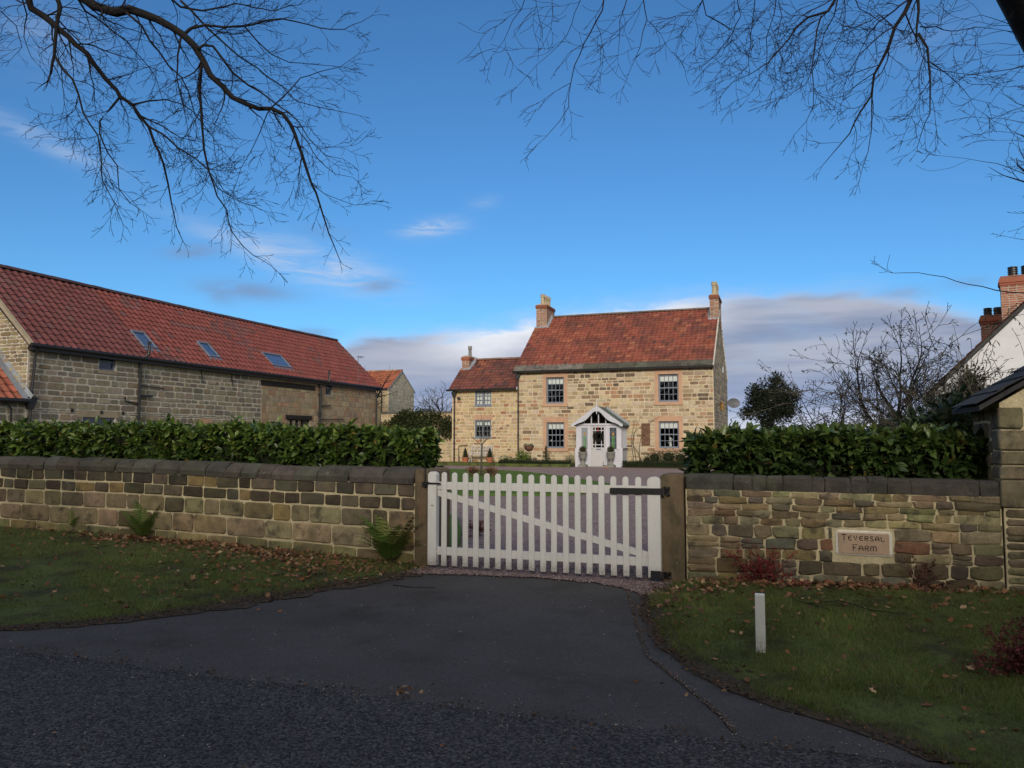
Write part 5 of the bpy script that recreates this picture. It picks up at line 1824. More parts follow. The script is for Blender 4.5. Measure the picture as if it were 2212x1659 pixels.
def leaves(pos, axis, L, W, tmpl, roll=None, bend=None):
    """leaf blades at pos pointing along axis; returns vertices, triangles"""
    n = len(pos)
    A = axis / np.linalg.norm(axis, axis=1, keepdims=True)
    up = np.tile(np.array([0, 0, 1.0]), (n, 1)) + NR.normal(0, .35, (n, 3))
    B = np.cross(up, A)
    B /= np.linalg.norm(B, axis=1, keepdims=True) + 1e-9
    N = np.cross(A, B)
    if roll is not None:
        c, s = np.cos(roll)[:, None], np.sin(roll)[:, None]
        B, N = B * c + N * s, N * c - B * s
    tv, tt = tmpl
    L = np.broadcast_to(L, n)[:, None, None]
    W = np.broadcast_to(W, n)[:, None, None]
    bz = tv[None, :, 2:3] * np.ones((n, 1, 1))
    if bend is not None:
        bz = bz - bend[:, None, None] * (tv[None, :, 0:1] ** 2)
    V = pos[:, None, :] + A[:, None, :] * tv[None, :, 0:1] * L + B[:, None, :] * tv[None, :, 1:2] * W + N[:, None, :] * bz * L
    T = tt[None] + (np.arange(n) * len(tv))[:, None, None]
    return V.reshape(-1, 3), T.reshape(-1, 3)


def leafcols(n, k, pal, amp=.25):
    pal = np.asarray(pal)
    c = pal[NR.integers(0, len(pal), n)] * (1 + NR.uniform(-amp, amp, (n, 1)))
    return np.repeat(c, k, axis=0)


def hedge(name, label, x0, x1, yc, hw, z0f, z1f, n_shoots, pal, ptop, seed, ends=(True, True), ls=(.06, .165)):
    """clipped laurel hedge: shoots with whorls of big leaves all over a rounded block"""
    h = thing(name, label, 'hedge', ((x0 + x1) / 2, yc, gzf((x0 + x1) / 2, yc)))
    r = np.random.default_rng(seed)
    # dark inner mass
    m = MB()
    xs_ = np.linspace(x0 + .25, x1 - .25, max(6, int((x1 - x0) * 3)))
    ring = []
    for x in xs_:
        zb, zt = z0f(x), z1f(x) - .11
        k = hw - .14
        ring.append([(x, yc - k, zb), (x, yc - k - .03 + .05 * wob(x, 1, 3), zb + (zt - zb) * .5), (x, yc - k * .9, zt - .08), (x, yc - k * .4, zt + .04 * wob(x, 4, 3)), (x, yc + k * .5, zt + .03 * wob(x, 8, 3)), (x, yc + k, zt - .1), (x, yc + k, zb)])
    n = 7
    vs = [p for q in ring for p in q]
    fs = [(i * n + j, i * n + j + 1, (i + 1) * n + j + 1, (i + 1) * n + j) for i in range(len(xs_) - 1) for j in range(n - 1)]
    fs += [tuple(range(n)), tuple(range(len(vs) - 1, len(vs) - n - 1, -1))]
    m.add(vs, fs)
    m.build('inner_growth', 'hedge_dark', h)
    # shoot tips over front, top, back, ends
    per = np.array([1.0, .8, .35])
    side = r.choice(3, n_shoots, p=per / per.sum())
    X = r.uniform(x0, x1, n_shoots)
    zt = np.array([z1f(x) for x in X])
    zb = np.array([z0f(x) for x in X])
    v = r.uniform(0, 1, n_shoots)
    bulge = np.array([.07 * mnoise.noise(Vector((x * 1.3, k * 3, s_ * 5.0))) + .04 * mnoise.noise(Vector((x * 4, k * 6, s_ * 5.0))) for x, k, s_ in zip(X, v, side)])
    Pp = np.zeros((n_shoots, 3))
    Nn = np.zeros((n_shoots, 3))
    f = side == 0
    Pp[f] = np.stack([X[f], yc - hw - bulge[f] + .10 * v[f] ** 3, zb[f] + (zt[f] - zb[f]) * v[f]], 1)
    Nn[f] = (0, -1, .35)
    t = side == 1
    Pp[t] = np.stack([X[t], yc - hw + 2 * hw * v[t], zt[t] + bulge[t] * 1.3 - .05 + np.where(r.random(t.sum()) < .08, r.uniform(.03, .11, t.sum()), 0)], 1)
    Nn[t] = (0, -.1, 1)
    b = side == 2
    Pp[b] = np.stack([X[b], yc + hw + bulge[b], zb[b] + (zt[b] - zb[b]) * v[b]], 1)
    Nn[b] = (0, 1, .35)
    ne = int(n_shoots * .10)
    for k, e in enumerate((x0, x1)):
        if not ends[k]:
            continue
        yy, vv = r.uniform(-hw, hw, ne), r.uniform(0, 1, ne)
        q = np.stack([np.full(ne, e) + r.normal(0, .04, ne), yc + yy, z0f(e) + (z1f(e) - z0f(e)) * vv], 1)
        Pp = np.concatenate([Pp, q])
        Nn = np.concatenate([Nn, np.tile([(-1 if k == 0 else 1), -.2, .3], (ne, 1))])
        side = np.concatenate([side, np.full(ne, 0)])
    Nn = Nn + r.normal(0, .35, Nn.shape)
    Nn /= np.linalg.norm(Nn, axis=1, keepdims=True)
    depth = r.uniform(0, 1, len(Pp)) ** 2 * .12
    Pp = Pp - Nn * depth[:, None]
    # whorl of leaves round each shoot
    pos, ax, L, tip = [], [], [], []
    for p, d, dp, sd in zip(Pp, Nn, depth, side):
        k = r.integers(4, 8)
        u = np.cross(d, [.3, .2, .9])
        u /= np.linalg.norm(u)
        w = np.cross(d, u)
        a0 = r.uniform(0, 6.28)
        for i in range(k):
            a = a0 + i * 2.4
            sp = r.uniform(.45, 1.5)
            o = d + (u * math.cos(a) + w * math.sin(a)) * sp + np.array([0, 0, .18])
            pos.append(p - d * .05 * (i / k))
            ax.append(o)
            L.append(r.uniform(*ls))
            tip.append(p[2])
    pos, ax, L = np.array(pos), np.array(ax), np.array(L)
    n = len(pos)
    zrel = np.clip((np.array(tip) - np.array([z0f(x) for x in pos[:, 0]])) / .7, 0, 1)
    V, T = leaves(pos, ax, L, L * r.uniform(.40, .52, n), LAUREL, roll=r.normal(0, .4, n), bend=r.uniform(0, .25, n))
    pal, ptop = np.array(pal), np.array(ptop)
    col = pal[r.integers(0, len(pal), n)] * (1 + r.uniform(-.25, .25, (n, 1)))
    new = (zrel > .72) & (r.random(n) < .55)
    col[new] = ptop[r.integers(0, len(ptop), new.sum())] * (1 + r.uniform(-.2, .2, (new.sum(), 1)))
    old = r.random(n) < .025
    col[old] = np.array([(.22, .16, .04), (.16, .09, .03), (.28, .22, .06)])[r.integers(0, 3, old.sum())]
    C = np.repeat(col, 8, axis=0)
    # the leaves that show largest are parts of their own
    u_, v_, d_ = [], [], []
    for p in pos:
        q = proj(p)
        u_.append(q[0]); v_.append(q[1]); d_.append(q[2])
    u_, v_, d_ = map(np.array, (u_, v_, d_))
    score = (L / d_) * ((u_ > 0) & (u_ < 2212)) * (pos[:, 1] < yc - hw * .85)
    top = np.argsort(-score)[:300]
    sel = np.zeros(n, bool)
    sel[top] = True
    V3 = V.reshape(n, 8, 3)
    C3 = C.reshape(n, 8, 3)
    for i in top:
        npmesh('leaf', V3[i], LAUREL[1], C3[i], 'leaf', h)
    keep = ~sel
    nk = keep.sum()
    T2 = (LAUREL[1][None] + (np.arange(nk) * 8)[:, None, None]).reshape(-1, 3)
    npmesh('foliage', V3[keep].reshape(-1, 3), T2, C3[keep].reshape(-1, 3), 'leaf', h, kind='stuff')
    return h


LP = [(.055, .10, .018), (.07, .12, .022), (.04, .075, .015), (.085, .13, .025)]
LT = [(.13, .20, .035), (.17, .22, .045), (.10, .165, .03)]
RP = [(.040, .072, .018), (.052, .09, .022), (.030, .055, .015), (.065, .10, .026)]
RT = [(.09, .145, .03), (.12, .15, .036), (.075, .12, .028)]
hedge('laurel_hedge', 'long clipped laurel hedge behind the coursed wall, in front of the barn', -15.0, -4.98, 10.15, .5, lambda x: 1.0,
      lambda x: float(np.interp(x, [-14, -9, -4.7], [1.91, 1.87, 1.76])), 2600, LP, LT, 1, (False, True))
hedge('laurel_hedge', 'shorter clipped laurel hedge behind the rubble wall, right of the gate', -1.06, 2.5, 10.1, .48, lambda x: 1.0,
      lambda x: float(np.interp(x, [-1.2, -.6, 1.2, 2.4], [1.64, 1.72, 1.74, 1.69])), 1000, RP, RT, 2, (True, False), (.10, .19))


def leaf_cloud(centres, radii, n, r, pow_=.45):
    """points in a union of ellipsoids, denser towards the skin, with outward directions"""
    P_, D_ = [], []
    w = np.array([max(q) ** 2 for q in radii])
    for k in range(len(centres)):
        m = int(n * w[k] / w.sum())
        d = r.normal(0, 1, (m, 3))
        d /= np.linalg.norm(d, axis=1, keepdims=True)
        rr = r.uniform(0, 1, (m, 1)) ** pow_
        lump = np.array([.16 * mnoise.noise(Vector(q * 2.2 + k)) + .1 * mnoise.noise(Vector(q * 5 + k)) for q in d])[:, None]
        P_.append(np.array(centres[k]) + d * np.array(radii[k]) * rr * (1 + lump))
        D_.append(d)
    return np.concatenate(P_), np.concatenate(D_)


def bush(name, label, cat, base, centres, radii, n, L, pal, seed, mat='leaf_matt', stem=None, group=None, tmpl=SMALL, core=.62, wr=.55):
    t = thing(name, label, cat, base, group)
    r = np.random.default_rng(seed)
    Pp, D = leaf_cloud(centres, radii, n, r)
    ax = D + r.normal(0, .6, D.shape) + np.array([0, 0, .25])
    Ls = r.uniform(.7, 1.3, len(Pp)) * L
    V, T = leaves(Pp, ax, Ls, Ls * wr, tmpl, roll=r.normal(0, .6, len(Pp)))
    C = leafcols(len(Pp), len(tmpl[0]), pal)
    npmesh('crown' if stem else 'foliage', V, T, C, mat, t)
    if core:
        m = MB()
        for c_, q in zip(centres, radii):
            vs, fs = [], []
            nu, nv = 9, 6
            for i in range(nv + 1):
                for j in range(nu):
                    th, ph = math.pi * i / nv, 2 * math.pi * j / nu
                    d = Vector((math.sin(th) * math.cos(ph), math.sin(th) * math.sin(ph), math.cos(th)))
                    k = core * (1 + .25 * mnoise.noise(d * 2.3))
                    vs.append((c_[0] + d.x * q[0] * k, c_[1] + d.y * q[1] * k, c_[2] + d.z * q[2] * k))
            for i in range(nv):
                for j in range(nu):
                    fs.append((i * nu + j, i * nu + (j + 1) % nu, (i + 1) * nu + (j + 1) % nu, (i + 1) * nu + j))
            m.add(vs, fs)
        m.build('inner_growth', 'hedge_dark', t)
    if stem:
        m = MB()
        m.tube(stem[0], stem[1], 7)
        m.build('trunk', 'bark', t)
    return t


# ivy over the yard wall
cs_, rs_ = [], []
rr_ = random.Random(8)
for k in range(26):
    x = rr_.uniform(-22.2, -18.3)
    zc = rr_.uniform(1.4, 2.9)
    if x > -19.4 and zc < 2.0:
        continue
    cs_.append((x, 41.05, zc)); rs_.append((.6, .22, .5))
cs_ += [(-20.6, 41.2, 3.15), (-19.9, 41.2, 3.05), (-19.1, 41.1, 2.8), (-18.5, 41.0, 2.45), (-21.4, 41.1, 2.8), (-22.6, 41.0, 2.2)]
rs_ += [(.6, .35, .35), (.6, .35, .35), (.6, .35, .4), (.4, .3, .55), (.7, .3, .4), (.4, .3, .6)]
bush('ivy', 'dense dark ivy hanging over the tall wall between barn and wing', 'ivy', (-20.5, 41.1, .2), cs_, rs_, 9000, .15,
     [(.03, .045, .014), (.022, .034, .012), (.06, .065, .02), (.045, .06, .018)], 5, core=0)

# evergreen beyond the right hedge
bush('holly_tree', 'rounded dark evergreen tree beside the farmhouse gable', 'tree', (-.41, 26.35, .2), [(-.45, 26.35, 2.95), (-.75, 26.3, 2.75), (-.1, 26.35, 3.0), (-.3, 26.4, 2.55), (-.85, 26.3, 3.1), (.1, 26.3, 2.6), (-.2, 26.3, 3.55), (-1.15, 26.3, 2.5), (.3, 26.3, 3.05), (-.6, 26.3, 2.15)],
     [(.72, .72, .72), (.5, .55, .5), (.5, .55, .55), (.6, .6, .55), (.32, .4, .36), (.42, .45, .42), (.25, .25, .3), (.3, .3, .22), (.22, .25, .25), (.3, .3, .25)], 8500, .085,
     [(.012, .018, .011), (.016, .024, .013), (.02, .028, .016), (.03, .034, .022)], 6, mat='leaf', stem=([(-.42, 26.35, .1), (-.42, 26.35, 1.4), (-.40, 26.35, 2.5)], [.12, .10, .06]), core=.5)
bush('clipped_dome_bush', 'low dark dome-shaped evergreen behind the bare shrub', 'bush', (2.6, 20, .15), [(2.6, 20.0, 1.55), (2.1, 19.9, 1.4), (3.2, 20.2, 1.45)], [(.85, .9, .76), (.6, .7, .72), (.65, .7, .75)], 5200, .06,
     [(.010, .014, .008), (.014, .02, .010), (.018, .022, .012)], 7, core=.85)
bush('ivy_bush', 'mixed climber clump growing against the corner of the white house', 'bush', (4.3, 23.4, .2), [(4.35, 23.5, 2.7), (4.2, 23.4, 2.1), (4.75, 23.5, 3.2), (4.9, 23.6, 2.5), (4.3, 23.4, 1.3)],
     [(.5, .5, .6), (.6, .5, .7), (.32, .3, .5), (.6, .45, .7), (.7, .5, .8)], 3200, .11, [(.03, .036, .02), (.05, .045, .03), (.07, .05, .035), (.02, .026, .014)], 8, core=.45)
bush('evergreen_shrub', 'dark leafy shrub crowding the corner of the stone shed', 'shrub', (1.75, 10.9, .1), [(1.75, 11.0, 1.6), (1.95, 10.8, 1.9), (2.15, 11.4, 1.75), (1.5, 11.2, 1.5)], [(.42, .4, .42), (.3, .3, .32), (.4, .5, .45), (.4, .5, .4)], 1500, .13,
     [(.014, .026, .012), (.02, .036, .014), (.026, .045, .018)], 9, mat='leaf', tmpl=LAUREL, core=.6, wr=.4)
# box edging and border plants along the house
def box_edging(label, x0, x1, y, seed):
    t = thing('box_hedge', label, 'hedge', ((x0 + x1) / 2, y, .2))
    MB().box(x0 + .04, x1 - .04, y - .19, y + .19, .2, .5).build('inner_growth', 'hedge_dark', t)
    r = np.random.default_rng(seed)
    n = int((x1 - x0) * 1500)
    Pp = np.stack([r.uniform(x0, x1, n), y + r.uniform(-.23, .23, n), .22 + r.uniform(0, .32, n)], 1)
    k = r.random(n)
    Pp[k < .45, 1] = y - .22 + r.normal(0, .015, (k < .45).sum())
    Pp[k > .6, 2] = .53 + r.normal(0, .02, (k > .6).sum())
    L = r.uniform(.03, .055, n)
    V, T = leaves(Pp, r.normal(0, 1, (n, 3)) + np.array([0, -.6, .6]), L, L * .6, SMALL)
    npmesh('foliage', V, T, leafcols(n, 4, [(.028, .045, .016), (.035, .055, .02), (.02, .034, .013)]), 'leaf_matt', t, kind='stuff')


box_edging('low clipped box edging left of the porch', -14.35, -10.45, 38.5, 12)
box_edging('low clipped box edging right of the porch', -7.75, -4.2, 38.6, 13)
bush('border_shrub', 'loose russet-green shrub under the right ground-floor window', 'shrub', (-6.0, 39.6, .2), [(-6.3, 39.6, .7), (-5.6, 39.6, .75), (-5.0, 39.6, .7), (-6.7, 39.6, .55)], [(.5, .4, .42), (.6, .4, .45), (.5, .4, .42), (.35, .3, .3)], 2600, .07,
     [(.06, .05, .022), (.045, .055, .02), (.08, .055, .025), (.035, .045, .018)], 14, core=.5)
bush('border_plant', 'bright green feathery plant beside the main downpipe', 'plant', (-13.6, 39.6, .3), [(-13.5, 39.6, .65), (-13.2, 39.7, .6)], [(.3, .25, .38), (.25, .2, .3)], 700, .10, [(.14, .19, .04), (.10, .16, .03)], 15, core=.3)
bush('border_plant', 'sage-coloured low plant at the left end of the box edging', 'plant', (-14.3, 39.5, .3), [(-14.35, 39.5, .55), (-14.0, 39.4, .5)], [(.4, .3, .22), (.3, .25, .2)], 600, .07, [(.12, .15, .07), (.10, .12, .06)], 16, core=.3)
bush('border_plant', 'tufted pale green plant left of the porch', 'plant', (-10.8, 39.6, .3), [(-10.75, 39.6, .5)], [(.3, .25, .3)], 300, .12, [(.14, .16, .07), (.10, .13, .05)], 17, core=.2, wr=.2)
# spiral and cone topiary
sp = thing('spiral_topiary', 'spiral-clipped evergreen under the left ground-floor window', 'topiary', (-12.0, 39.3, .3))
cs_, rs_ = [], []
for k in range(26):
    q = k / 25
    a = q * 4.2 * 2 * math.pi
    rad = .19 * (1 - q) + .02
    cs_.append((-12.0 + rad * math.cos(a), 39.3 + rad * math.sin(a), .42 + .86 * q)); rs_.append((.12 - .06 * q, .12 - .06 * q, .075))
r = np.random.default_rng(20)
Pp, D = leaf_cloud(cs_, rs_, 2200, r)
Ls = r.uniform(.02, .04, len(Pp))
V, T = leaves(Pp, D + r.normal(0, .5, D.shape), Ls, Ls * .6, SMALL)
npmesh('foliage', V, T, leafcols(len(Pp), 4, [(.022, .036, .014), (.03, .05, .018)]), 'leaf_matt', sp)
MB().tube([(-12, 39.3, .2), (-12, 39.3, 1.2)], .04, 6).build('stem', 'bark', sp)
for (x, lab) in ((-16.88, 'cone-clipped evergreen in a terracotta pot left of the white bench'), (-15.42, 'cone-clipped evergreen in a terracotta pot right of the white bench')):
    y, zb = 39.85, .34
    t = thing('potted_topiary', lab, 'topiary', (x, y, zb), 'cone topiary pots by the bench')
    MB().lathe(x, y, [(.14, zb), (.19, zb + .24), (.215, zb + .24), (.215, zb + .30), (.18, zb + .30)], 12).build('pot', 'terracotta', t)
    n = 900
    q = r.uniform(0, 1, n)
    a = r.uniform(0, 6.28, n)
    rad = .165 * (1 - q ** 1.3) * r.uniform(.8, 1.05, n) + .01
    Pp = np.stack([x + rad * np.cos(a), y + rad * np.sin(a), zb + .28 + .52 * q], 1)
    D = np.stack([np.cos(a), np.sin(a), np.full(n, .4)], 1)
    V, T = leaves(Pp, D + r.normal(0, .4, D.shape), r.uniform(.025, .045, n), .02, SMALL)
    npmesh('cone', V, T, leafcols(n, 4, [(.022, .036, .014), (.03, .05, .018)]), 'leaf_matt', t)
    MB().lathe(x, y, [(.14, zb + .29), (.09, zb + .55), (.02, zb + .78)], 8).build('inner_growth', 'hedge_dark', t)

# ================================================================== THINGS BY THE HOUSE
for x, lab in ((-9.815, 'stone urn with clipped brown ball plant, left of the front door'), (-8.36, 'stone urn with clipped brown ball plant, right of the front door')):
    y, zb = 38.62, gzf(x, 38.6) + .01
    t = thing('urn_planter', lab, 'urn', (x, y, zb), 'urns flanking the front door')
    MB().cbox(x - .21, x + .21, y - .21, y + .21, zb, zb + .13, .012).build('plinth', 'urn', t)
    MB().lathe(x, y, [(.17, zb + .13), (.15, zb + .17), (.08, zb + .27), (.06, zb + .34), (.09, zb + .37), (.16, zb + .42), (.20, zb + .50), (.205, zb + .70), (.235, zb + .72), (.245, zb + .755), (.235, zb + .78), (.19, zb + .78), (.18, zb + .70)], 18).build('bowl', 'urn', t, True)
    r = np.random.default_rng(int(-x * 10))
    d = r.normal(0, 1, (1500, 3)); d /= np.linalg.norm(d, axis=1, keepdims=True)
    Pp = np.array([x, y, zb + .89]) + d * np.array([.185, .185, .175]) * r.uniform(.85, 1.02, (1500, 1))
    V, T = leaves(Pp, d + r.normal(0, .5, d.shape), r.uniform(.02, .035, 1500), .018, SMALL)
    npmesh('ball', V, T, leafcols(1500, 4, [(.10, .07, .025), (.085, .065, .025), (.06, .06, .022)]), 'leaf_matt', t)
    MB().lathe(x, y, [(.02, zb + .75), (.13, zb + .82), (.15, zb + .89), (.13, zb + .97), (.02, zb + 1.03)], 10).build('inner_growth', 'hedge_dark', t)
# wreath
t = thing('wreath', 'dark foliage wreath with red ribbon hung on the front door', 'wreath', (-9.11, 39.07, 1.55))
r = np.random.default_rng(31)
a = r.uniform(0, 6.28, 1500)
b = r.uniform(0, 6.28, 1500)
R_ = .20 + .075 * np.cos(b)
Pp = np.stack([-9.11 + R_ * np.cos(a), 39.06 + .05 * np.sin(b), 1.80 + R_ * np.sin(a)], 1)
D = r.normal(0, 1, (1500, 3)) + np.array([0, -.8, 0])
V, T = leaves(Pp, D, r.uniform(.03, .055, 1500), .022, SMALL)
npmesh('foliage', V, T, leafcols(1500, 4, [(.02, .03, .016), (.03, .04, .024), (.05, .045, .035), (.015, .02, .012)]), 'leaf_matt', t)
m = MB()
m.tube([(-9.11 + .19 * math.cos(q), 39.075, 1.80 + .19 * math.sin(q)) for q in np.linspace(0, 6.28, 17)], .04, 6)
m.build('frame', 'hedge_dark', t)
pmat('ribbon', (.42, .05, .035), .6, 5, .1, 30, .05, 0)
MB().tube([(-9.13, 39.10, 2.30), (-9.12, 39.06, 2.15), (-9.11, 39.04, 2.03)], [.012, .02, .025], 5).build('ribbon', 'ribbon', t)
# trellis
t = thing('trellis', 'small brown diamond trellis panel on the wall right of the porch', 'trellis', (-6.9, 40.55, 1.3))
m = MB()
x0, x1, z0, z1 = -7.12, -6.68, 1.32, 2.48
for a, b, c, d in ((x0, x1, z0, z0 + .025), (x0, x1, z1 - .025, z1), (x0, x0 + .025, z0, z1), (x1 - .025, x1, z0, z1)):
    m.box(a, b, 40.535, 40.56, c, d)
m.build('frame', 'willow', t)
for sg in (1, -1):
    k = -1.2
    while k < 1.7:
        pts = []
        # 45 degree laths clipped to the frame
        za = z0 + k
        xa, xb = x0, x1
        z_a, z_b = (za, za + (x1 - x0)) if sg > 0 else (za + (x1 - x0), za)
        f0, f1 = 0.0, 1.0
        dz = z_b - z_a
        for lim, s_ in ((z0, 1), (z1, -1)):
            pass
        ts = sorted([(z0 - z_a) / dz, (z1 - z_a) / dz])
        f0, f1 = max(0, ts[0]), min(1, ts[1])
        if f1 - f0 > .1:
            p, q = (xa + (xb - xa) * f0, z_a + dz * f0), (xa + (xb - xa) * f1, z_a + dz * f1)
            MB().tube([(p[0], 40.54 + .006 * sg, p[1]), (q[0], 40.54 + .006 * sg, q[1])], .010, 4).build('lath', 'willow', t)
        k += .075
# climber stems between porch and trellis
t = thing('climber', 'leafless climbing stems on the wall between porch and trellis', 'climber', (-7.4, 40.5, .25))
rc = random.Random(3)
for k, (xa, pts) in enumerate(((-7.35, [(-7.45, .9), (-7.6, 1.5), (-7.5, 2.0), (-7.2, 2.3), (-6.8, 2.5)]), (-7.0, [(-7.25, .9), (-7.5, 1.3), (-7.55, 1.9), (-7.3, 2.5), (-7.1, 2.9)]), (-7.2, [(-7.3, 1.2), (-7.15, 1.7), (-7.0, 2.1), (-6.6, 2.6), (-6.2, 2.8)]), (-7.5, [(-7.55, .8), (-7.68, 1.6), (-7.6, 2.2), (-7.5, 2.6)]))):
    path = [(xa, 40.45, .2)] + [(p[0] + rc.uniform(-.05, .05), 40.53, p[1]) for p in pts]
    MB().tube(path, [.02 - .003 * j for j in range(len(path))], 5).build('stem', 'bark_grey', t)
# hanging basket
t = thing('wall_basket', 'half-round wall basket of white flowers beside the downpipe', 'basket', (-13.36, 40.45, 1.0))
m = MB()
for k in range(9):
    a = math.pi * k / 8
    m.tube([(-13.36 + .27 * math.cos(a) * math.cos(q), 40.56 - .22 * math.sin(a) * math.cos(q), 1.27 - .27 * math.sin(q)) for q in np.linspace(0, 1.5, 6)], .008, 4)
m.tube([(-13.36 + .27 * math.cos(q), 40.56 - .22 * math.sin(q), 1.27) for q in np.linspace(0, math.pi, 9)], .012, 5)
m.build('frame', 'cast_iron', t)
m = MB()
vs, fs = [], []
for i in range(5):
    for j in range(9):
        q, a = 1.5 * i / 4, math.pi * j / 8
        vs.append((-13.36 + .26 * math.cos(a) * math.cos(q), 40.56 - .21 * math.sin(a) * math.cos(q), 1.265 - .26 * math.sin(q)))
fs = [(i * 9 + j, i * 9 + j + 1, (i + 1) * 9 + j + 1, (i + 1) * 9 + j) for i in range(4) for j in range(8)]
m.add(vs, fs)
m.build('liner', 'willow', t, True)
n = 260
r = np.random.default_rng(41)
Pp = np.stack([-13.36 + r.uniform(-.27, .27, n), 40.45 + r.uniform(-.1, .1, n), 1.29 + r.uniform(0, .10, n)], 1)
V, T = leaves(Pp, r.normal(0, 1, (n, 3)) + np.array([0, -.5, .5]), r.uniform(.03, .06, n), .035, SMALL)
C = leafcols(n, 4, [(.05, .09, .03), (.04, .07, .02), (.7, .7, .66), (.03, .05, .02)])
npmesh('flowers', V, T, C, 'leaf_matt', t)
# bench
t = thing('garden_bench', 'white metal garden bench against the wing between two potted cones', 'bench', (-16.15, 40.2, .34))
bx0, bx1, zb = -16.74, -15.52, .34
for k in range(5):
    MB().box(bx0, bx1, 39.98 + k * .085, 40.04 + k * .085, zb + .42, zb + .445).build('seat_slat', 'porch_paint', t)
for x in (bx0 + .02, bx1 - .02):
    for y in (39.99, 40.4):
        MB().tube([(x, y, zb), (x, y, zb + (.62 if y < 40.2 else .92))], .018, 6).build('leg', 'porch_paint', t)
    MB().tube([(x, 39.99, zb + .62), (x, 40.4, zb + .66)], .018, 6).build('arm', 'porch_paint', t)
m = MB()
for z in (.55, .75, .92):
    m.tube([(bx0, 40.41, zb + z), (bx1, 40.43, zb + z)], .016, 6)
for k in range(8):
    x = bx0 + (bx1 - bx0) * k / 7
    m.tube([(x, 40.41, zb + .44), (x, 40.43, zb + .92)], .010, 5)
for k in range(4):
    x = bx0 + (bx1 - bx0) * k / 4
    m.tube([(x, 40.42, zb + .55), (x + .3, 40.43, zb + .92)], .008, 4)
m.build('backrest', 'porch_paint', t)
# boot scraper, lantern, dish, lamp, alarm box, figurine
t = thing('boot_scraper', 'black iron boot scraper by the right urn', 'boot scraper', (-8.6, 38.45, .21))
m = MB()
m.box(-8.72, -8.50, 38.44, 38.455, .30, .34)
for x in (-8.72, -8.50):
    m.tube([(x, 38.45, .2), (x, 38.45, .46)], .012, 6)
    m.lathe(x, 38.45, [(.005, .46), (.025, .485), (.005, .51)], 6)
m.build('scraper', 'cast_iron', t)
o = MB().cbox(-8.78, -8.44, 38.36, 38.54, .2, .245, .03).build('base_stone', 'terracotta', t)
t = thing('wall_lantern', 'copper lantern on a bracket at the right gable corner', 'lantern', (-3.05, 41.3, 3.1))
m = MB()
m.tube([(-3.4, 41.3, 3.47), (-3.05, 41.3, 3.49)], .014, 6)
m.tube([(-3.4, 41.3, 3.30), (-3.2, 41.3, 3.40), (-3.1, 41.3, 3.48)], .009, 5)
m.build('bracket', 'cast_iron', t)
m = MB()
m.lathe(-3.05, 41.3, [(.03, 3.60), (.05, 3.55), (.13, 3.46), (.135, 3.44), (.02, 3.44)], 8)
m.lathe(-3.05, 41.3, [(.06, 3.12), (.07, 3.15), (.02, 3.15)], 8)
for k in range(4):
    a = math.pi / 4 + k * math.pi / 2
    m.tube([(-3.05 + .065 * math.cos(a), 41.3 + .065 * math.sin(a), 3.15), (-3.05 + .125 * math.cos(a), 41.3 + .125 * math.sin(a), 3.44)], .008, 4)
m.build('lantern_frame', 'copper', t)
m = MB()
m.lathe(-3.05, 41.3, [(.055, 3.15), (.115, 3.44)], 4)
m.build('lantern_glass', 'glass_amber', t)
t = thing('satellite_dish', 'grey satellite dish on the rear corner of the farmhouse gable', 'satellite dish', (-3.0, 49.1, 3.8))
m = MB()
vs, fs = [], []
nn = Vector((.35, -.93, .1)).normalized()
ua = nn.cross(Vector((0, 0, 1))).normalized()
ub = nn.cross(ua)
for i in range(4):
    for j in range(14):
        q, a = .36 * i / 3, 2 * math.pi * j / 14
        p = Vector((-2.95, 49.1, 3.85)) + ua * q * math.cos(a) * 1.1 + ub * q * math.sin(a) * .85 + nn * (.6 * q * q)
        vs.append(p)
fs = [(i * 14 + j, i * 14 + (j + 1) % 14, (i + 1) * 14 + (j + 1) % 14, (i + 1) * 14 + j) for i in range(3) for j in range(14)]
m.add(vs, fs)
m.build('reflector', 'dish', t, True)
MB().tube([(-3.4, 49.1, 3.8), (-3.0, 49.1, 3.85)], .02, 6).tube([(-3.0, 49.1, 3.6), (-2.85, 48.75, 3.75)], .012, 5).build('arm', 'dish', t)
t = thing('flood_lamp', 'small black lamp under the wing eaves', 'lamp', (-17.62, 40.6, 4.0))
m = MB()
m.lathe(-17.62, 40.58, [(.03, 4.06), (.085, 4.04), (.10, 3.97), (.09, 3.94), (.03, 3.94)], 10)
m.tube([(-17.62, 40.75, 4.05), (-17.62, 40.6, 4.05)], .02, 6)
m.build('head', 'cast_iron', t)
MB().box(-3.385, -3.33, 46.7, 46.95, 5.55, 5.9).build('alarm_box', 'porch_paint', house)
t = thing('figurine', 'white figurine on the sill inside the right ground-floor window', 'figurine', (-5.68, 40.95, 1.2))
m = MB()
m.lathe(-5.68, 40.95, [(.10, 1.19), (.10, 1.24), (.07, 1.26), (.085, 1.36), (.06, 1.46), (.085, 1.55), (.075, 1.60), (.03, 1.63), (.05, 1.68), (.045, 1.73), (.01, 1.76)], 10)
m.tube([(-5.75, 40.95, 1.58), (-5.80, 40.92, 1.46), (-5.72, 40.9, 1.40)], [.03, .025, .02], 6)
m.tube([(-5.61, 40.95, 1.58), (-5.57, 40.92, 1.64), (-5.64, 40.92, 1.70)], [.03, .025, .02], 6)
m.build('body', 'statue', t, True)
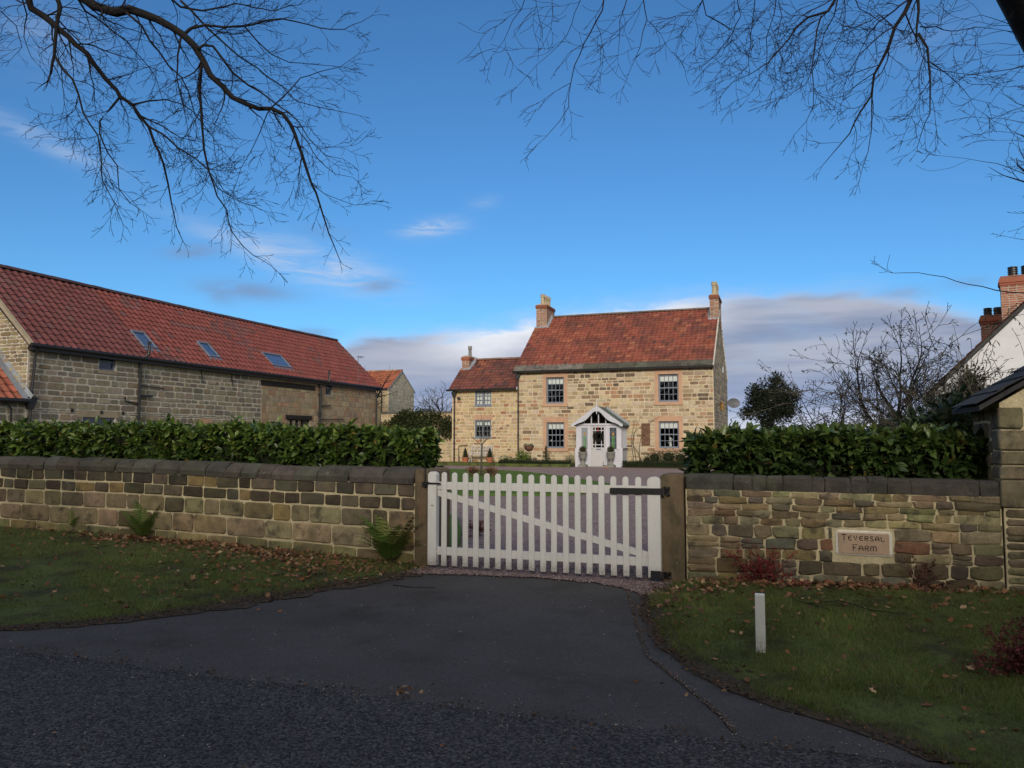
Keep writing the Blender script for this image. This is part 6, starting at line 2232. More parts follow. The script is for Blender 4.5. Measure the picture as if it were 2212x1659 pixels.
for x, lab in ((-12.18, 'white candle on the left of the ground-floor left window sill'), (-11.5, 'white candle on the right of the ground-floor left window sill')):
    t = thing('candlestick', lab, 'candlestick', (x, 40.95, 1.2))
    MB().lathe(x, 40.95, [(.05, 1.25), (.015, 1.30), (.015, 1.50), (.04, 1.52)], 8).build('stick', 'cast_iron', t)
    MB().lathe(x, 40.95, [(.042, 1.525), (.042, 1.62), (.01, 1.62)], 8).build('candle', 'statue', t)
# sill plant and water tap pipe by the wing
t = thing('water_tap', 'thin standpipe and hose pipe loop at the left end of the wing', 'tap', (-17.6, 40.6, .35))
m = MB()
m.tube([(-17.62, 40.62, .3), (-17.62, 40.62, 1.24), (-17.58, 40.62, 1.28), (-17.05, 40.62, 1.30)], .018, 5)
m.tube([(-17.6, 40.6, .32), (-17.6, 40.6, .72)], .03, 6)
m.build('pipe', 'cast_iron', t)

# ================================================================== BARE TREES
CAMR = Vector((_c, _s, 0))              # a horizontal direction across the street


def branchlet(out, p, d, L, r, lev, rg, side, bend, spread=.8, sp_step=.16, minr=.0021, seg=.045):
    """grow one shoot from p along d and its side shoots; out collects (path, radii)"""
    n = max(4, int(L / seg))
    path, rad = [p.copy()], [r]
    dd = d.normalized()
    nxt = rg.uniform(.35, .8) * sp_step
    run = 0
    s = rg.choice((-1, 1))
    kids = []
    for i in range(n):
        st = L / n
        wig = Vector((rg.gauss(0, 1), rg.gauss(0, 1), rg.gauss(0, 1))) * .17
        dd = (dd + wig + bend * .035).normalized()
        q = path[-1] + dd * st
        path.append(q)
        rad.append(max(minr * .8, r * (1 - (i + 1) / n) ** .8))
        run += st
        if lev > 0 and run > nxt and i < n - 1:
            nxt += sp_step * rg.uniform(.6, 1.4)
            s = -s
            kids.append((q.copy(), dd.copy(), s, 1 - (i + 1) / n, rad[-1]))
    out.append((path, rad, lev))
    for q, t, s_, rem, rr in kids:
        ax = side + Vector((rg.gauss(0, .35), rg.gauss(0, .35), rg.gauss(0, .25)))
        lat = ax - t * ax.dot(t)
        if lat.length < .1:
            continue
        lat.normalize()
        nd_ = (t * 1.0 + lat * s_ * spread * rg.uniform(.6, 1.4) + bend * .15).normalized()
        branchlet(out, q, nd_, (L * .24 + L * .36 * rem) * rg.uniform(.6, 1.25), max(minr, rr * .55), lev - 1, rg, side, bend, spread, sp_step * .72, minr, seg * .8)


def put_branches(tree, out, thick, nm='twigs', mat='twig'):
    tw = MB()
    for path, rad, lev in out:
        if rad[0] > thick:
            MB().tube(path, rad, 7).build('branch', 'bark', tree, True)
        else:
            tw.tube(path, rad, 3, cap=False)
    if tw.v:
        tw.build(nm, mat, tree)


def traced(tree, strokes_, scale, ox, d0, rg, out, lev=2, sp=.30, bend=Vector((.25, 0, -.3))):
    """limbs that follow the drawn lines, with shoots off both sides"""
    for pts, r0, r1, dd in strokes_:
        P3 = []
        n = len(pts)
        for i, (u, v) in enumerate(pts):
            d = d0 + dd[0] + (dd[1] - dd[0]) * i / (n - 1)
            P3.append(at(ox + u * scale, v * scale, d))
        # resample and roughen
        path, rad = [], []
        tot = sum((P3[i + 1] - P3[i]).length for i in range(n - 1))
        run = 0
        for i in range(n - 1):
            k = max(1, int((P3[i + 1] - P3[i]).length / .08))
            for j in range(k):
                t = j / k
                p = P3[i].lerp(P3[i + 1], t)
                q = (run + (P3[i + 1] - P3[i]).length * t) / tot
                path.append(p + Vector((rg.gauss(0, .004), rg.gauss(0, .004), rg.gauss(0, .004))))
                rad.append((r0 + (r1 - r0) * q ** .8) * (1 + .12 * mnoise.noise(p * 5)))
            run += (P3[i + 1] - P3[i]).length
        path.append(P3[-1])
        rad.append(r1)
        if r0 > .008:
            MB().tube(path, rad, 8).build('limb', 'bark', tree, True)
        else:
            out.append((path, rad, 1))
        # shoots
        s = 1
        run = rg.uniform(0, sp)
        for i in range(1, len(path) - 1):
            run += (path[i] - path[i - 1]).length
            if run < sp:
                continue
            run = rg.uniform(-.06, .06)
            s = -s
            t = (path[min(i + 1, len(path) - 1)] - path[i - 1]).normalized()
            ax = CAMR + Vector((0, 0, rg.gauss(0, .4))) + Vector((rg.gauss(0, .5), rg.gauss(0, .5), 0))
            lat = ax - t * ax.dot(t)
            lat.normalize()
            q = i / len(path)
            L = (.17 + .36 * (1 - q)) * rg.uniform(.5, 1.5)
            branchlet(out, path[i], (t + lat * s * rg.uniform(.6, 1.3)).normalized(), L, min(rad[i] * .5, .009), lev, rg, CAMR * .8 + Vector((0, 0, .5)), bend, .8, .085)
        # the end breaks into a spray
        for k in range(2):
            t = (path[-1] - path[max(0, len(path) - 4)]).normalized()
            branchlet(out, path[-1], (t + CAMR * rg.uniform(-.5, .5)).normalized(), rg.uniform(.10, .24), max(r1, .002), 1, rg, CAMR, bend, .8, .07)


# --- tree on the left: its limbs reach in from above
rg = random.Random(17)
tl = thing('bare_tree', 'bare overhanging tree reaching in over the barn, upper left', 'tree', (-9.5, 3.0, 0))
K = .3906
A = [(160, -60), (160, 0), (175, 50), (240, 85), (330, 165), (420, 245), (480, 290), (520, 350), (580, 430), (640, 500), (670, 540), (730, 580), (775, 640), (820, 700), (860, 790), (900, 900), (930, 1020), (945, 1120), (975, 1260), (1010, 1330)]
B = [(380, -60), (530, 30), (640, 70), (720, 50), (800, 75), (870, 110), (950, 150), (1010, 190), (1070, 250), (1120, 330), (1165, 420), (1230, 480), (1290, 535), (1370, 580), (1430, 605), (1500, 600), (1570, 630), (1610, 690), (1650, 800), (1690, 920), (1720, 1010), (1770, 1130), (1800, 1230), (1840, 1350), (1880, 1440)]
Cc = [(1120, 330), (1115, 400), (1105, 500), (1110, 600), (1115, 700), (1130, 820), (1160, 960), (1200, 1080), (1250, 1160), (1280, 1280), (1340, 1360), (1400, 1410), (1500, 1470)]
Dd = [(300, -60), (320, 0), (335, 40), (315, 170), (300, 300), (280, 410)]
D2 = [(300, 310), (340, 370), (400, 440), (435, 520), (460, 620), (500, 690), (540, 750), (560, 880), (570, 1000), (620, 1100), (680, 1240)]
E_ = [(1010, 190), (1060, 155), (1140, 140), (1240, 148), (1350, 145), (1460, 110), (1560, 105), (1700, 135), (1830, 165), (1900, 160), (2000, 120), (2050, 90)]
F_ = [(1095, 270), (1130, 250), (1180, 255), (1230, 330), (1290, 400), (1370, 470), (1440, 510), (1530, 580), (1640, 660), (1700, 760), (1800, 860), (1900, 880)]
G_ = [(690, 75), (780, 140), (830, 220), (880, 290), (940, 360), (1000, 430), (1040, 500), (1080, 640), (1180, 760), (1200, 900)]
H1 = [(735, 580), (820, 555), (920, 545), (1010, 575), (1100, 640), (1190, 690)]
H2 = [(780, 640), (900, 700), (1000, 760), (1100, 780), (1180, 830)]
H3 = [(830, 700), (900, 740), (980, 810), (1080, 880), (1150, 940), (1200, 1040), (1330, 1110), (1460, 1165)]
I_ = [(665, 540), (610, 600), (555, 665), (550, 740), (600, 850), (650, 920), (655, 1040), (720, 1120), (790, 1170)]
J_ = [(1000, 0), (1060, 60), (1150, 160), (1240, 240), (1330, 310), (1430, 380), (1560, 480), (1640, 560), (1800, 600), (1990, 640)]
K_ = [(430, 0), (470, 60), (560, 120), (700, 230), (780, 320), (860, 420), (900, 560)]
L_ = [(1000, 200), (980, 300), (975, 420), (1000, 540), (1030, 680), (1050, 800)]
M_ = [(1480, 620), (1440, 720), (1390, 830), (1330, 930), (1290, 1060)]
N_ = [(1500, 600), (1580, 520), (1660, 430), (1760, 400), (1880, 370), (1980, 300)]
O_ = [(1350, 140), (1420, 230), (1500, 300), (1600, 340), (1750, 360), (1900, 370)]
Q_ = [(120, -20), (150, 80), (130, 200), (170, 320), (230, 380)]
Q2 = [(0, 60), (90, 140), (120, 260), (60, 330)]
S1 = [(435, 545), (420, 610), (360, 650), (290, 670), (220, 690)]
S2 = [(1640, 700), (1700, 790), (1760, 890), (1850, 960), (1950, 980)]
S3 = [(1725, 1020), (1800, 1070), (1880, 1110), (1960, 1140), (2060, 1110)]
S4 = [(1165, 960), (1240, 1050), (1320, 1100), (1440, 1100)]
S5 = [(560, 880), (600, 960), (640, 1080), (660, 1140)]
W_ = [(890, -60), (1000, 40), (1120, 60), (1300, 20), (1500, 60), (1650, 20), (1760, -40)]
out = []
st = [(A, .031, .003, (0, .5)), (B, .046, .003, (0, .4)), (Cc, .015, .0022, (.2, .3)), (Dd, .020, .009, (-.3, -.3)), (D2, .010, .002, (-.3, -.2)), (E_, .014, .002, (.1, .6)),
      (F_, .013, .002, (.1, .5)), (G_, .011, .002, (0, .6)), (H1, .009, .002, (.2, .6)), (H2, .008, .002, (.2, -.2)), (H3, .009, .002, (.2, .1)), (I_, .010, .002, (.2, .1)),
      (J_, .011, .002, (.4, .8)), (K_, .010, .002, (.2, .9)), (L_, .009, .002, (.1, .3)), (M_, .006, .002, (.3, .4)), (N_, .008, .002, (.3, .6)), (O_, .008, .002, (.2, .5)), (Q_, .008, .002, (.1, .6)), (Q2, .006, .002, (.6, 1.2)),
      (S1, .004, .0016, (-.2, -.1)), (S2, .006, .002, (.3, .4)), (S3, .004, .0016, (.3, .4)), (S4, .005, .002, (.3, .4)), (S5, .004, .0016, (-.1, -.1)), (W_, .012, .002, (.5, 1.2))]
traced(tl, st, K, 0, 6.4, rg, out, lev=2, sp=.085)
put_branches(tl, out, .02)
hub = Vector((-9.2, 3.6, 6.6))
MB().tube([(-9.6, 2.8, -.2), (-9.5, 2.9, 2.0), (-9.4, 3.2, 4.5), hub, (-9.3, 3.4, 9.5)], [.34, .27, .25, .22, .12], 10).build('trunk', 'bark', tl, True)
for u, v, r0 in ((160 * K, -60 * K, .031), (380 * K, -60 * K, .046), (300 * K, -60 * K, .020), (890 * K, -60 * K, .014)):
    e = at(u, v, 6.4)
    MB().tube([hub, hub.lerp(e, .4) + Vector((0, 0, .35)), hub.lerp(e, .75) + Vector((0, 0, .3)), e], [r0 * 2, r0 * 1.6, r0 * 1.2, r0], 8).build('limb', 'bark', tl, True)

# --- tree on the right: a leaning trunk in the corner and hanging sprays
rg = random.Random(23)
trr = thing('bare_tree', 'bare tree with thick dark leaning trunk in the upper right corner', 'tree', (5.2, 8.1, 0))
K2, O2 = .5442, 1008.0
def cs(pts):
    return pts
R_1 = [(552, -60), (545, 0), (540, 40), (510, 90), (470, 170), (430, 260), (412, 330), (405, 420), (370, 480), (320, 540), (280, 575)]
st = [(R_1, .0075, .0018, (0, .1)), ([(700, -50), (705, 50), (715, 80), (700, 120), (685, 190), (650, 270), (625, 340)], .006, .0016, (.1, .2)),
      ([(650, -50), (610, 80), (605, 180), (600, 230), (530, 300)], .005, .0015, (.3, .3)), ([(245, -40), (215, 40), (180, 80), (150, 150), (100, 225)], .004, .0015, (0, .1)),
      ([(270, -40), (275, 20), (285, 60)], .003, .0015, (0, .1)), ([(470, -40), (430, 60), (400, 140), (330, 220), (280, 260), (200, 345)], .004, .0015, (.2, .3)), ([(412, 330), (350, 365), (315, 400), (278, 435)], .003, .0015, (.05, .1)), ([(345, -40), (340, 60), (335, 110)], .003, .0015, (.2, .3))]
out = []
traced(trr, st, K2, O2, 6.0, rg, out, lev=1, sp=.13, bend=Vector((-.2, 0, -.3)))
st = [([(1500, -60), (1440, 40), (1400, 60), (1360, 65), (1310, 110), (1250, 190), (1200, 250), (1130, 290), (1050, 330)], .014, .002, (0, .3)),
      ([(1410, 60), (1390, 120), (1380, 200), (1375, 270), (1380, 350), (1380, 420), (1350, 480), (1300, 535)], .008, .002, (0, .1)),
      ([(1790, -60), (1740, 50), (1700, 110), (1670, 190), (1640, 260), (1615, 300), (1610, 380), (1560, 450), (1520, 530), (1460, 600), (1410, 660)], .020, .002, (-.1, .2)),
      ([(1615, 300), (1612, 400), (1605, 520), (1595, 600), (1570, 680), (1560, 715)], .008, .002, (.1, .1)),
      ([(1785, -60), (1790, 100), (1785, 160)], .015, .006, (-.2, -.2)),
      ([(1795, 130), (1830, 190), (1838, 260), (1838, 380), (1835, 450), (1805, 530), (1790, 580)], .011, .002, (-.2, -.2)),
      ([(1840, 250), (1900, 290), (1960, 340), (2000, 390), (2060, 405)], .005, .0016, (-.2, 0)),
      ([(1800, 105), (1860, 105), (1920, 125), (2040, 105), (2150, 125)], .006, .002, (-.2, .2)),
      ([(1700, 115), (1640, 60), (1560, 100), (1490, 150), (1400, 190)], .006, .0016, (0, .4)),
      ([(1620, 290), (1560, 330), (1500, 380), (1410, 405)], .005, .0016, (0, .3)),
      ([(1480, -50), (1460, 60), (1420, 130), (1390, 250), (1340, 340), (1270, 385), (1190, 398)], .007, .002, (.2, .3)),
      ([(930, -60), (950, 60), (1000, 90), (1060, 120), (1010, 220), (960, 260)], .006, .0016, (.1, .5)),
      ([(1150, -60), (1140, 40), (1130, 140), (1120, 260), (1070, 310), (1010, 380)], .006, .0016, (.3, .4)),
      ([(1240, -60), (1220, 50), (1190, 150), (1190, 260), (1120, 380), (1060, 405)], .006, .0016, (.4, .6)),
      ([(1060, -60), (1090, 60), (1050, 140), (990, 220), (930, 260)], .005, .0016, (.2, .7)),
      ([(960, -50), (900, 60), (850, 60), (790, 100)], .005, .0016, (0, .3)),
      ([(1230, -50), (1250, 60), (1230, 160), (1250, 220), (1245, 300)], .005, .0016, (.6, .7)),
      ([(1520, -50), (1560, 30), (1640, 80), (1700, 110)], .006, .002, (.3, 0)),
      ([(1500, -50), (1500, 80), (1480, 150), (1440, 230), (1300, 260)], .005, .0016, (.5, .7))]
traced(trr, st, K2, O2, 6.2, rg, out, lev=2, sp=.075, bend=Vector((-.25, 0, -.3)))
# young shoots springing from the trunk on the right
for pts, r0 in (([(2260, 250), (2212, 262), (2100, 285), (1980, 300), (1900, 340), (1840, 380)], .006), ([(2260, 335), (2150, 345), (2080, 335)], .004), ([(2260, 500), (2130, 470), (2020, 465)], .004), ([(2260, 550), (2150, 525), (2090, 520), (2040, 535)], .003),
                ([(2260, 570), (2160, 558), (2100, 558)], .003), ([(2280, 705), (2212, 690), (2100, 650), (2000, 630), (1875, 618)], .005), ([(2260, 215), (2100, 220), (1990, 245)], .004), ([(2260, 240), (2180, 270), (2100, 320), (2020, 385)], .003),
                ([(2280, 100), (2150, 90), (2040, 60), (1900, 95)], .005), ([(2280, 110), (2100, 100), (1950, 70)], .004), ([(2260, 140), (2130, 120), (1990, 160), (1900, 180)], .004), ([(2280, 160), (2180, 180), (2100, 170), (2010, 180)], .004), ([(2260, 960), (2180, 945), (2137, 938)], .003), ([(2260, 410), (2190, 430), (2130, 455)], .003)):
    traced(trr, [(pts, r0, .0015, (0, .2))], K2, O2, 6.4, rg, out, lev=0, sp=.35, bend=Vector((-.2, 0, .1)))
tw = [(2300, 650), (2212, 635), (2150, 628), (2090, 612), (2040, 600), (1985, 590), (1930, 590)]
traced(trr, [(tw, .0075, .0025, (0, .2))], 1, 0, 6.0, rg, out, lev=0, sp=9)
put_branches(trr, out, .02)
tp = [at(2560, 900, 6.6), at(2480, 500, 6.5), at(2385, 230, 6.4), at(2290, 60, 6.3), at(2215, -60, 6.2), at(2080, -260, 6.0), at(1800, -420, 6.1)]
MB().tube([Vector((tp[0].x + .1, tp[0].y, -.2))] + tp, [.42, .36, .32, .30, .285, .25, .2, .12], 12).build('trunk', 'bark', trr, True)
for (u, v, r0) in ((552, -60, .02), (700, -50, .012), (245, -40, .010), (1500, -60, .02), (1790, -60, .03), (1785, -60, .02), (930, -60, .015), (1150, -60, .015), (1240, -60, .012)):
    e = at(O2 + u * K2, v * K2, 6.1)
    b = tp[6]
    MB().tube([b, b.lerp(e, .5) + Vector((0, 0, .25)), e], [r0 * 1.8, r0 * 1.4, r0 * .8], 6).build('limb', 'bark', trr, True)


# --- bare trees standing in the garden and beyond
def bare_tree(name, label, base, H, seed, r0, lev, spread, n_main, mat='bark', twm='twig', first=.25, lean=Vector((0, 0, 0)), cat='tree', bend=Vector((0, 0, .2)), step=.3, minr=.004, buds=0):
    t = thing(name, label, cat, base)
    rg = random.Random(seed)
    b = Vector(base)
    out = []
    trunk = [b - Vector((0, 0, .2)), b + Vector((0, 0, H * first)) + lean * first * H]
    MB().tube(trunk, [r0 * 1.2, r0 * .9], 7).build('trunk', mat, t, True)
    top = trunk[-1]
    for k in range(n_main):
        a = 2 * math.pi * (k + rg.uniform(-.25, .25)) / n_main
        d = Vector((math.cos(a) * spread, math.sin(a) * spread, 1)) + lean
        branchlet(out, top + Vector((0, 0, rg.uniform(-.1, .05) * H * first)), d.normalized(), H * (1 - first) * rg.uniform(.75, 1.05), r0 * .6, lev, rg, Vector((math.cos(a + 1.57), math.sin(a + 1.57), .3)), bend, .9, H * step * .25, minr, H * .045)
    put_branches(t, out, .02, 'twigs', twm)
    if buds:
        pos = [p[0][-1] for p in out]
        pos = np.array([tuple(p) for p in pos if rg.random() < buds])
        r = np.random.default_rng(seed)
        V, T = leaves(pos, r.normal(0, .5, pos.shape) + np.array([0, 0, -.3]), r.uniform(.05, .09, len(pos)), .03, SMALL)
        npmesh('withered_leaves', V, T, leafcols(len(pos), 4, [(.045, .02, .02), (.03, .016, .016), (.06, .035, .02)]), 'deadleaf', t)
    return t


bare_tree('bare_shrub', 'spreading bare magnolia-like shrub behind the right hedge', (2.15, 15.5, .1), 3.75, 4, .07, 4, .50, 7, 'bark_grey', 'bark', .30, Vector((-.12, 0, 0)), 'shrub', step=.26, minr=.006, buds=.05)
bare_tree('bare_shrub', 'thin open bare shrub left of the larger bare shrub', (.95, 17.2, .1), 3.2, 9, .035, 3, .30, 6, 'bark_grey', 'bark', .26, Vector((-.05, 0, 0)), 'shrub', step=.26, minr=.006, buds=.06)
bare_tree('far_tree', 'bare twiggy tree rising at the right edge above the white house', (9.75, 29.9, .2), 14.2, 12, .22, 4, .34, 8, 'bark', 'twig', .60, step=.15, minr=.008)
bare_tree('far_tree', 'bare tree behind the end of the barn roof', (-27.6, 46.5, .2), 7.7, 31, .2, 3, .45, 6, 'bark_grey', 'bark_grey', .4, Vector((.06, 0, 0)), step=.28, minr=.012)
bare_tree('far_tree', 'bare bushy tree beside the left wall of the wing', (-22.0, 47.5, .2), 5.6, 36, .12, 3, .35, 6, 'bark_grey', 'bark_grey', .35, step=.26, minr=.010)
# young tree on the lawn
yt = thing('young_tree', 'young multi-stemmed bare tree on the lawn in front of the wing', 'tree', (-11.43, 28.6, .2))
rg = random.Random(2)
zb = gzf(-11.43, 28.6) + .05
MB().tube([(-11.43, 28.6, zb - .1), (-11.42, 28.6, zb + .6), (-11.40, 28.6, zb + 1.25)], [.055, .042, .038], 7).build('trunk', 'bark_grey', yt, True)
out = []
for dx, dy, L in ((-.55, .1, 1.6), (-.25, -.2, 1.8), (.08, .1, 2.0), (.45, -.1, 1.7), (.7, .2, 1.5), (-.75, 0, 1.4)):
    branchlet(out, Vector((-11.40, 28.6, zb + rg.uniform(.95, 1.25))), Vector((dx, dy, 1)).normalized(), L, .016, 1, rg, CAMR, Vector((0, 0, .4)), .7, .30, .004, .12)
put_branches(yt, out, .05, 'stems', 'bark_grey')
# red flower clumps at its foot
for x, y, lab in ((-11.72, 28.35, 'red sedum clump left of the young tree trunk'), (-11.02, 28.5, 'red sedum clump right of the young tree trunk')):
    bush('sedum_clump', lab, 'flowers', (x, y, gzf(x, y) + .05), [(x, y, gzf(x, y) + .27), (x + .12, y, gzf(x, y) + .22)], [(.27, .25, .17), (.2, .2, .14)], 420, .07, [(.20, .05, .05), (.26, .08, .06), (.16, .13, .06), (.10, .11, .045)], int(-x * 7), core=.5)
bush('sedum_clump', 'low dark red plant on the drive edge inside the gate', 'flowers', (-5.0, 12.2, .05), [(-4.95, 12.2, .14)], [(.22, .22, .14)], 260, .06, [(.14, .035, .035), (.09, .04, .03)], 77, core=.4)
# feathery shrub with hanging seed heads in front of the white house
bd = thing('feathery_shrub', 'tall feathery shrub with hanging dark tips before the white house', 'shrub', (2.8, 13.7, .1))
rg = random.Random(6)
out, tips = [], []
for k in range(17):
    a = rg.uniform(-1.6, 1.6)
    d = Vector((math.sin(a) * .75, rg.uniform(-.4, .4), 1)).normalized()
    branchlet(out, Vector((2.85 + rg.uniform(-.15, .15), 13.7 + rg.uniform(-.15, .15), .3)), d, rg.uniform(2.8, 4.3), .016, 2, rg, CAMR, Vector((math.sin(a) * .8, 0, -.25)), .55, .42, .005, .2)
put_branches(bd, out, .05, 'stems', 'bark_grey')
pos, axs = [], []
for path, rad, lev in out:
    for i in range(len(path) // 2, len(path)):
        for q in range(2):
            if rg.random() < .55:
                pos.append(tuple(path[i])); axs.append((rg.gauss(0, .7), rg.gauss(0, .7), -.5 + rg.gauss(0, .5)))
r = np.random.default_rng(5)
V, T = leaves(np.array(pos), np.array(axs), r.uniform(.05, .11, len(pos)), .018, SMALL)
npmesh('foliage', V, T, leafcols(len(pos), 4, [(.02, .022, .016), (.03, .03, .02), (.05, .04, .028)]), 'leaf_matt', bd)


# ================================================================== GROUND COVER
r = np.random.default_rng(101)


def inside_left(x, y):
    return (x < interp(DRIVE_L, y) - .02) & (y > 4.66) & (y < 9.1)


def inside_right(x, y):
    return (x > interp(DRIVE_R, y) + .02) & (y > 4.5) & (y < 9.1)


def vgz(x, y, side):
    e = interp(DRIVE_L if side < 0 else DRIVE_R, y)
    d = np.abs(x - e)
    return gz(x, y) + .030 * sst(0, .25, d) - .006


def in_view(x, y, m=40):
    X, Y = x * _c + y * _s, -x * _s + y * _c
    u = CX + F * X / np.maximum(Y, .1)
    return (u > -m) & (u < 2212 + m) & (Y > 2.5)


def noise2(x, y, k, seed=0.0):
    return np.array([mnoise.noise(Vector((a * k, b * k, seed))) for a, b in zip(x, y)])


def blades(x, y, z, L, W, lean, C, mat, name, **pr):
    n = len(x)
    a = r.uniform(0, 2 * np.pi, n)
    dx, dy = np.cos(a) * W, np.sin(a) * W
    la = r.uniform(0, 2 * np.pi, n)
    lx, ly = np.cos(la) * lean * L, np.sin(la) * lean * L
    V = np.stack([np.stack([x - dx, y - dy, z], 1), np.stack([x + dx, y + dy, z], 1), np.stack([x + lx, y + ly, z + L], 1)], 1).reshape(-1, 3)
    T = np.arange(3 * n).reshape(-1, 3)
    c = np.repeat(C, 3, axis=0)
    c[0::3] *= .7
    c[1::3] *= .7
    return npmesh(name, V, T, c, mat, **pr)


def grass(side, n, box, fn):
    x = r.uniform(box[0], box[1], n)
    y = r.uniform(box[2], box[3], n)
    ok = fn(x, y) & in_view(x, y)
    x, y = x[ok], y[ok]
    d = np.hypot(x, y)
    keep = r.random(len(x)) < np.clip((7.0 / d) ** 1.3, .25, 1)
    # thin patches, and worn earth at the foot of the wall
    pn = noise2(x, y, 1.1, side * 3.0) + .5 * noise2(x, y, 3.3, side * 7.0)
    keep &= r.random(len(x)) < np.clip(.85 + pn * 1.1, .06, 1)
    keep &= r.random(len(x)) < np.clip((9.15 - y) / .55, .12, 1)
    x, y, pn = x[keep], y[keep], pn[keep]
    e = np.abs(x - interp(DRIVE_L if side < 0 else DRIVE_R, y))
    tuft = np.clip(noise2(x, y, 5.0, side * 11.0) - .25, 0, 1)
    L = r.uniform(.018, .055, len(x)) * (1 + .7 * pn + 1.8 * tuft) * np.where(e < .18, 1.35, 1.0)
    base = np.array([(.095, .135, .030), (.12, .155, .035), (.075, .11, .025), (.16, .16, .06), (.22, .18, .09)])
    k = r.choice(5, len(x), p=[.30, .24, .20, .16, .10])
    C = base[k] * 1.15 * (1 + r.uniform(-.3, .3, (len(x), 1))) * (1 + .9 * pn[:, None])
    return blades(x, y, vgz(x, y, side) - .004, np.maximum(L, .012), r.uniform(.0012, .0028, len(x)), r.uniform(.2, 1.1, len(x)), np.clip(C, .01, .4), 'grass', 'grass', kind='stuff')


grass(-1, 330000, (-15, -4.2, 4.6, 9.15), inside_left)
grass(1, 230000, (-1.5, 4.2, 4.45, 9.15), inside_right)
# lawn beyond the gate, coarser
x = r.uniform(-22, -4.4, 60000)
y = r.uniform(10.3, 34, 60000)
def in_poly(x, y, poly):
    c = np.zeros(len(x), bool)
    j = len(poly) - 1
    for i in range(len(poly)):
        xi, yi = poly[i]
        xj, yj = poly[j]
        c ^= ((yi > y) != (yj > y)) & (x < (xj - xi) * (y - yi) / (yj - yi + 1e-12) + xi)
        j = i
    return c
ok = in_poly(x, y, LAWN) & in_view(x, y)
x, y = x[ok], y[ok]
blades(x, y, gz(x, y) + .055, r.uniform(.02, .05, len(x)), r.uniform(.004, .008, len(x)), r.uniform(.2, .9, len(x)), np.array([(.075, .13, .02)]) * (1 + r.uniform(-.3, .3, (len(x), 1))), 'grass', 'grass', kind='stuff')

# fallen leaves
LEAF = (np.array([(0, 0, 0), (.22, .30, .06), (.38, .22, .02), (.55, .48, .10), (.75, .20, .03), (1, 0, .12), (.75, -.22, .04), (.52, -.50, .12), (.38, -.2, .02), (.2, -.32, .07), (.5, 0, -.03)]),
        np.array([(0, 10, 1), (1, 10, 2), (2, 10, 3), (3, 10, 4), (4, 10, 5), (5, 10, 6), (6, 10, 7), (7, 10, 8), (8, 10, 9), (9, 10, 0)]))
LCOL = [(.22, .095, .045), (.26, .125, .065), (.16, .08, .05), (.32, .18, .10), (.20, .09, .055), (.11, .06, .045), (.36, .24, .14)]


def leaf_at(x, y, z, size, up=.25):
    n = len(x)
    ax = np.stack([np.cos(r.uniform(0, 6.28, n)), np.sin(r.uniform(0, 6.28, n)), r.normal(0, up, n)], 1)
    a = r.uniform(0, 6.28, n)
    ax[:, 0], ax[:, 1] = np.cos(a), np.sin(a)
    return leaves(np.stack([x, y, z], 1), ax, size, size * r.uniform(.55, .9, n), LEAF, roll=r.normal(0, .5, n))


# drifts along the walls and the edge of the drive
dx_, dy_, dz_, ds_ = [], [], [], []
def drift(n, cx, cy, sx, sy, side):
    x, y = r.normal(cx, sx, n), np.minimum(r.normal(cy, sy, n), 9.09)
    e = interp(DRIVE_L if side < 0 else DRIVE_R, y)
    ok = (x < e + .05) if side < 0 else (x > e - .05)
    x, y = x[ok], y[ok]
    dx_.append(x); dy_.append(y); dz_.append(vgz(x, y, side) + .012 + r.uniform(0, .03, len(x)) * np.exp(-((x - cx) / sx) ** 2 - ((y - cy) / sy) ** 2))
    ds_.append(r.uniform(.035, .09, len(x)))
for cx_, cy_, sx_, sy_, n_ in ((-5.6, 8.65, .7, .25, 520), (-6.8, 8.8, .8, .2, 420), (-8.4, 8.88, .8, .14, 300), (-5.2, 8.0, .5, .35, 170), (-5.6, 7.3, .5, .5, 120), (-7, 8.2, 1.2, .3, 130), (-10, 8.9, 1.2, .12, 140), (-9.0, 8.6, .3, .2, 60), (-6.4, 7.7, .15, .15, 26)):
    drift(n_, cx_, cy_, sx_, sy_, -1)
for cx_, cy_, sx_, sy_, n_ in ((-.35, 8.95, .3, .13, 220), (.4, 8.9, .45, .13, 330), (1.2, 8.9, .35, .15, 230), (-.9, 8.5, .3, .3, 130), (-1.0, 7.7, .2, .5, 60), (2.0, 8.85, .3, .14, 70), (.1, 8.2, .8, .4, 60)):
    drift(n_, cx_, cy_, sx_, sy_, 1)
for side, n_, bx in ((-1, 900, (-12, -4.6, 4.9, 8.9)), (1, 620, (-1.4, 3.4, 4.6, 8.9))):
    x, y = r.uniform(bx[0], bx[1], n_), r.uniform(bx[2], bx[3], n_)
    ok = (inside_left if side < 0 else inside_right)(x, y) & in_view(x, y)
    x, y = x[ok], y[ok]
    k = r.random(len(x)) < np.clip(.4 + 1.6 * noise2(x, y, 1.4, 4.0) + .25 * (y - 6), .06, 1)
    x, y = x[k], y[k]
    dx_.append(x); dy_.append(y); dz_.append(vgz(x, y, side) + .034); ds_.append(r.uniform(.03, .07, len(x)))
x, y, z, sz = map(np.concatenate, (dx_, dy_, dz_, ds_))
V, T = leaf_at(x, y, z, sz, .35)
npmesh('fallen_leaves', V, T, leafcols(len(x), 11, LCOL, .3), 'deadleaf', kind='stuff')
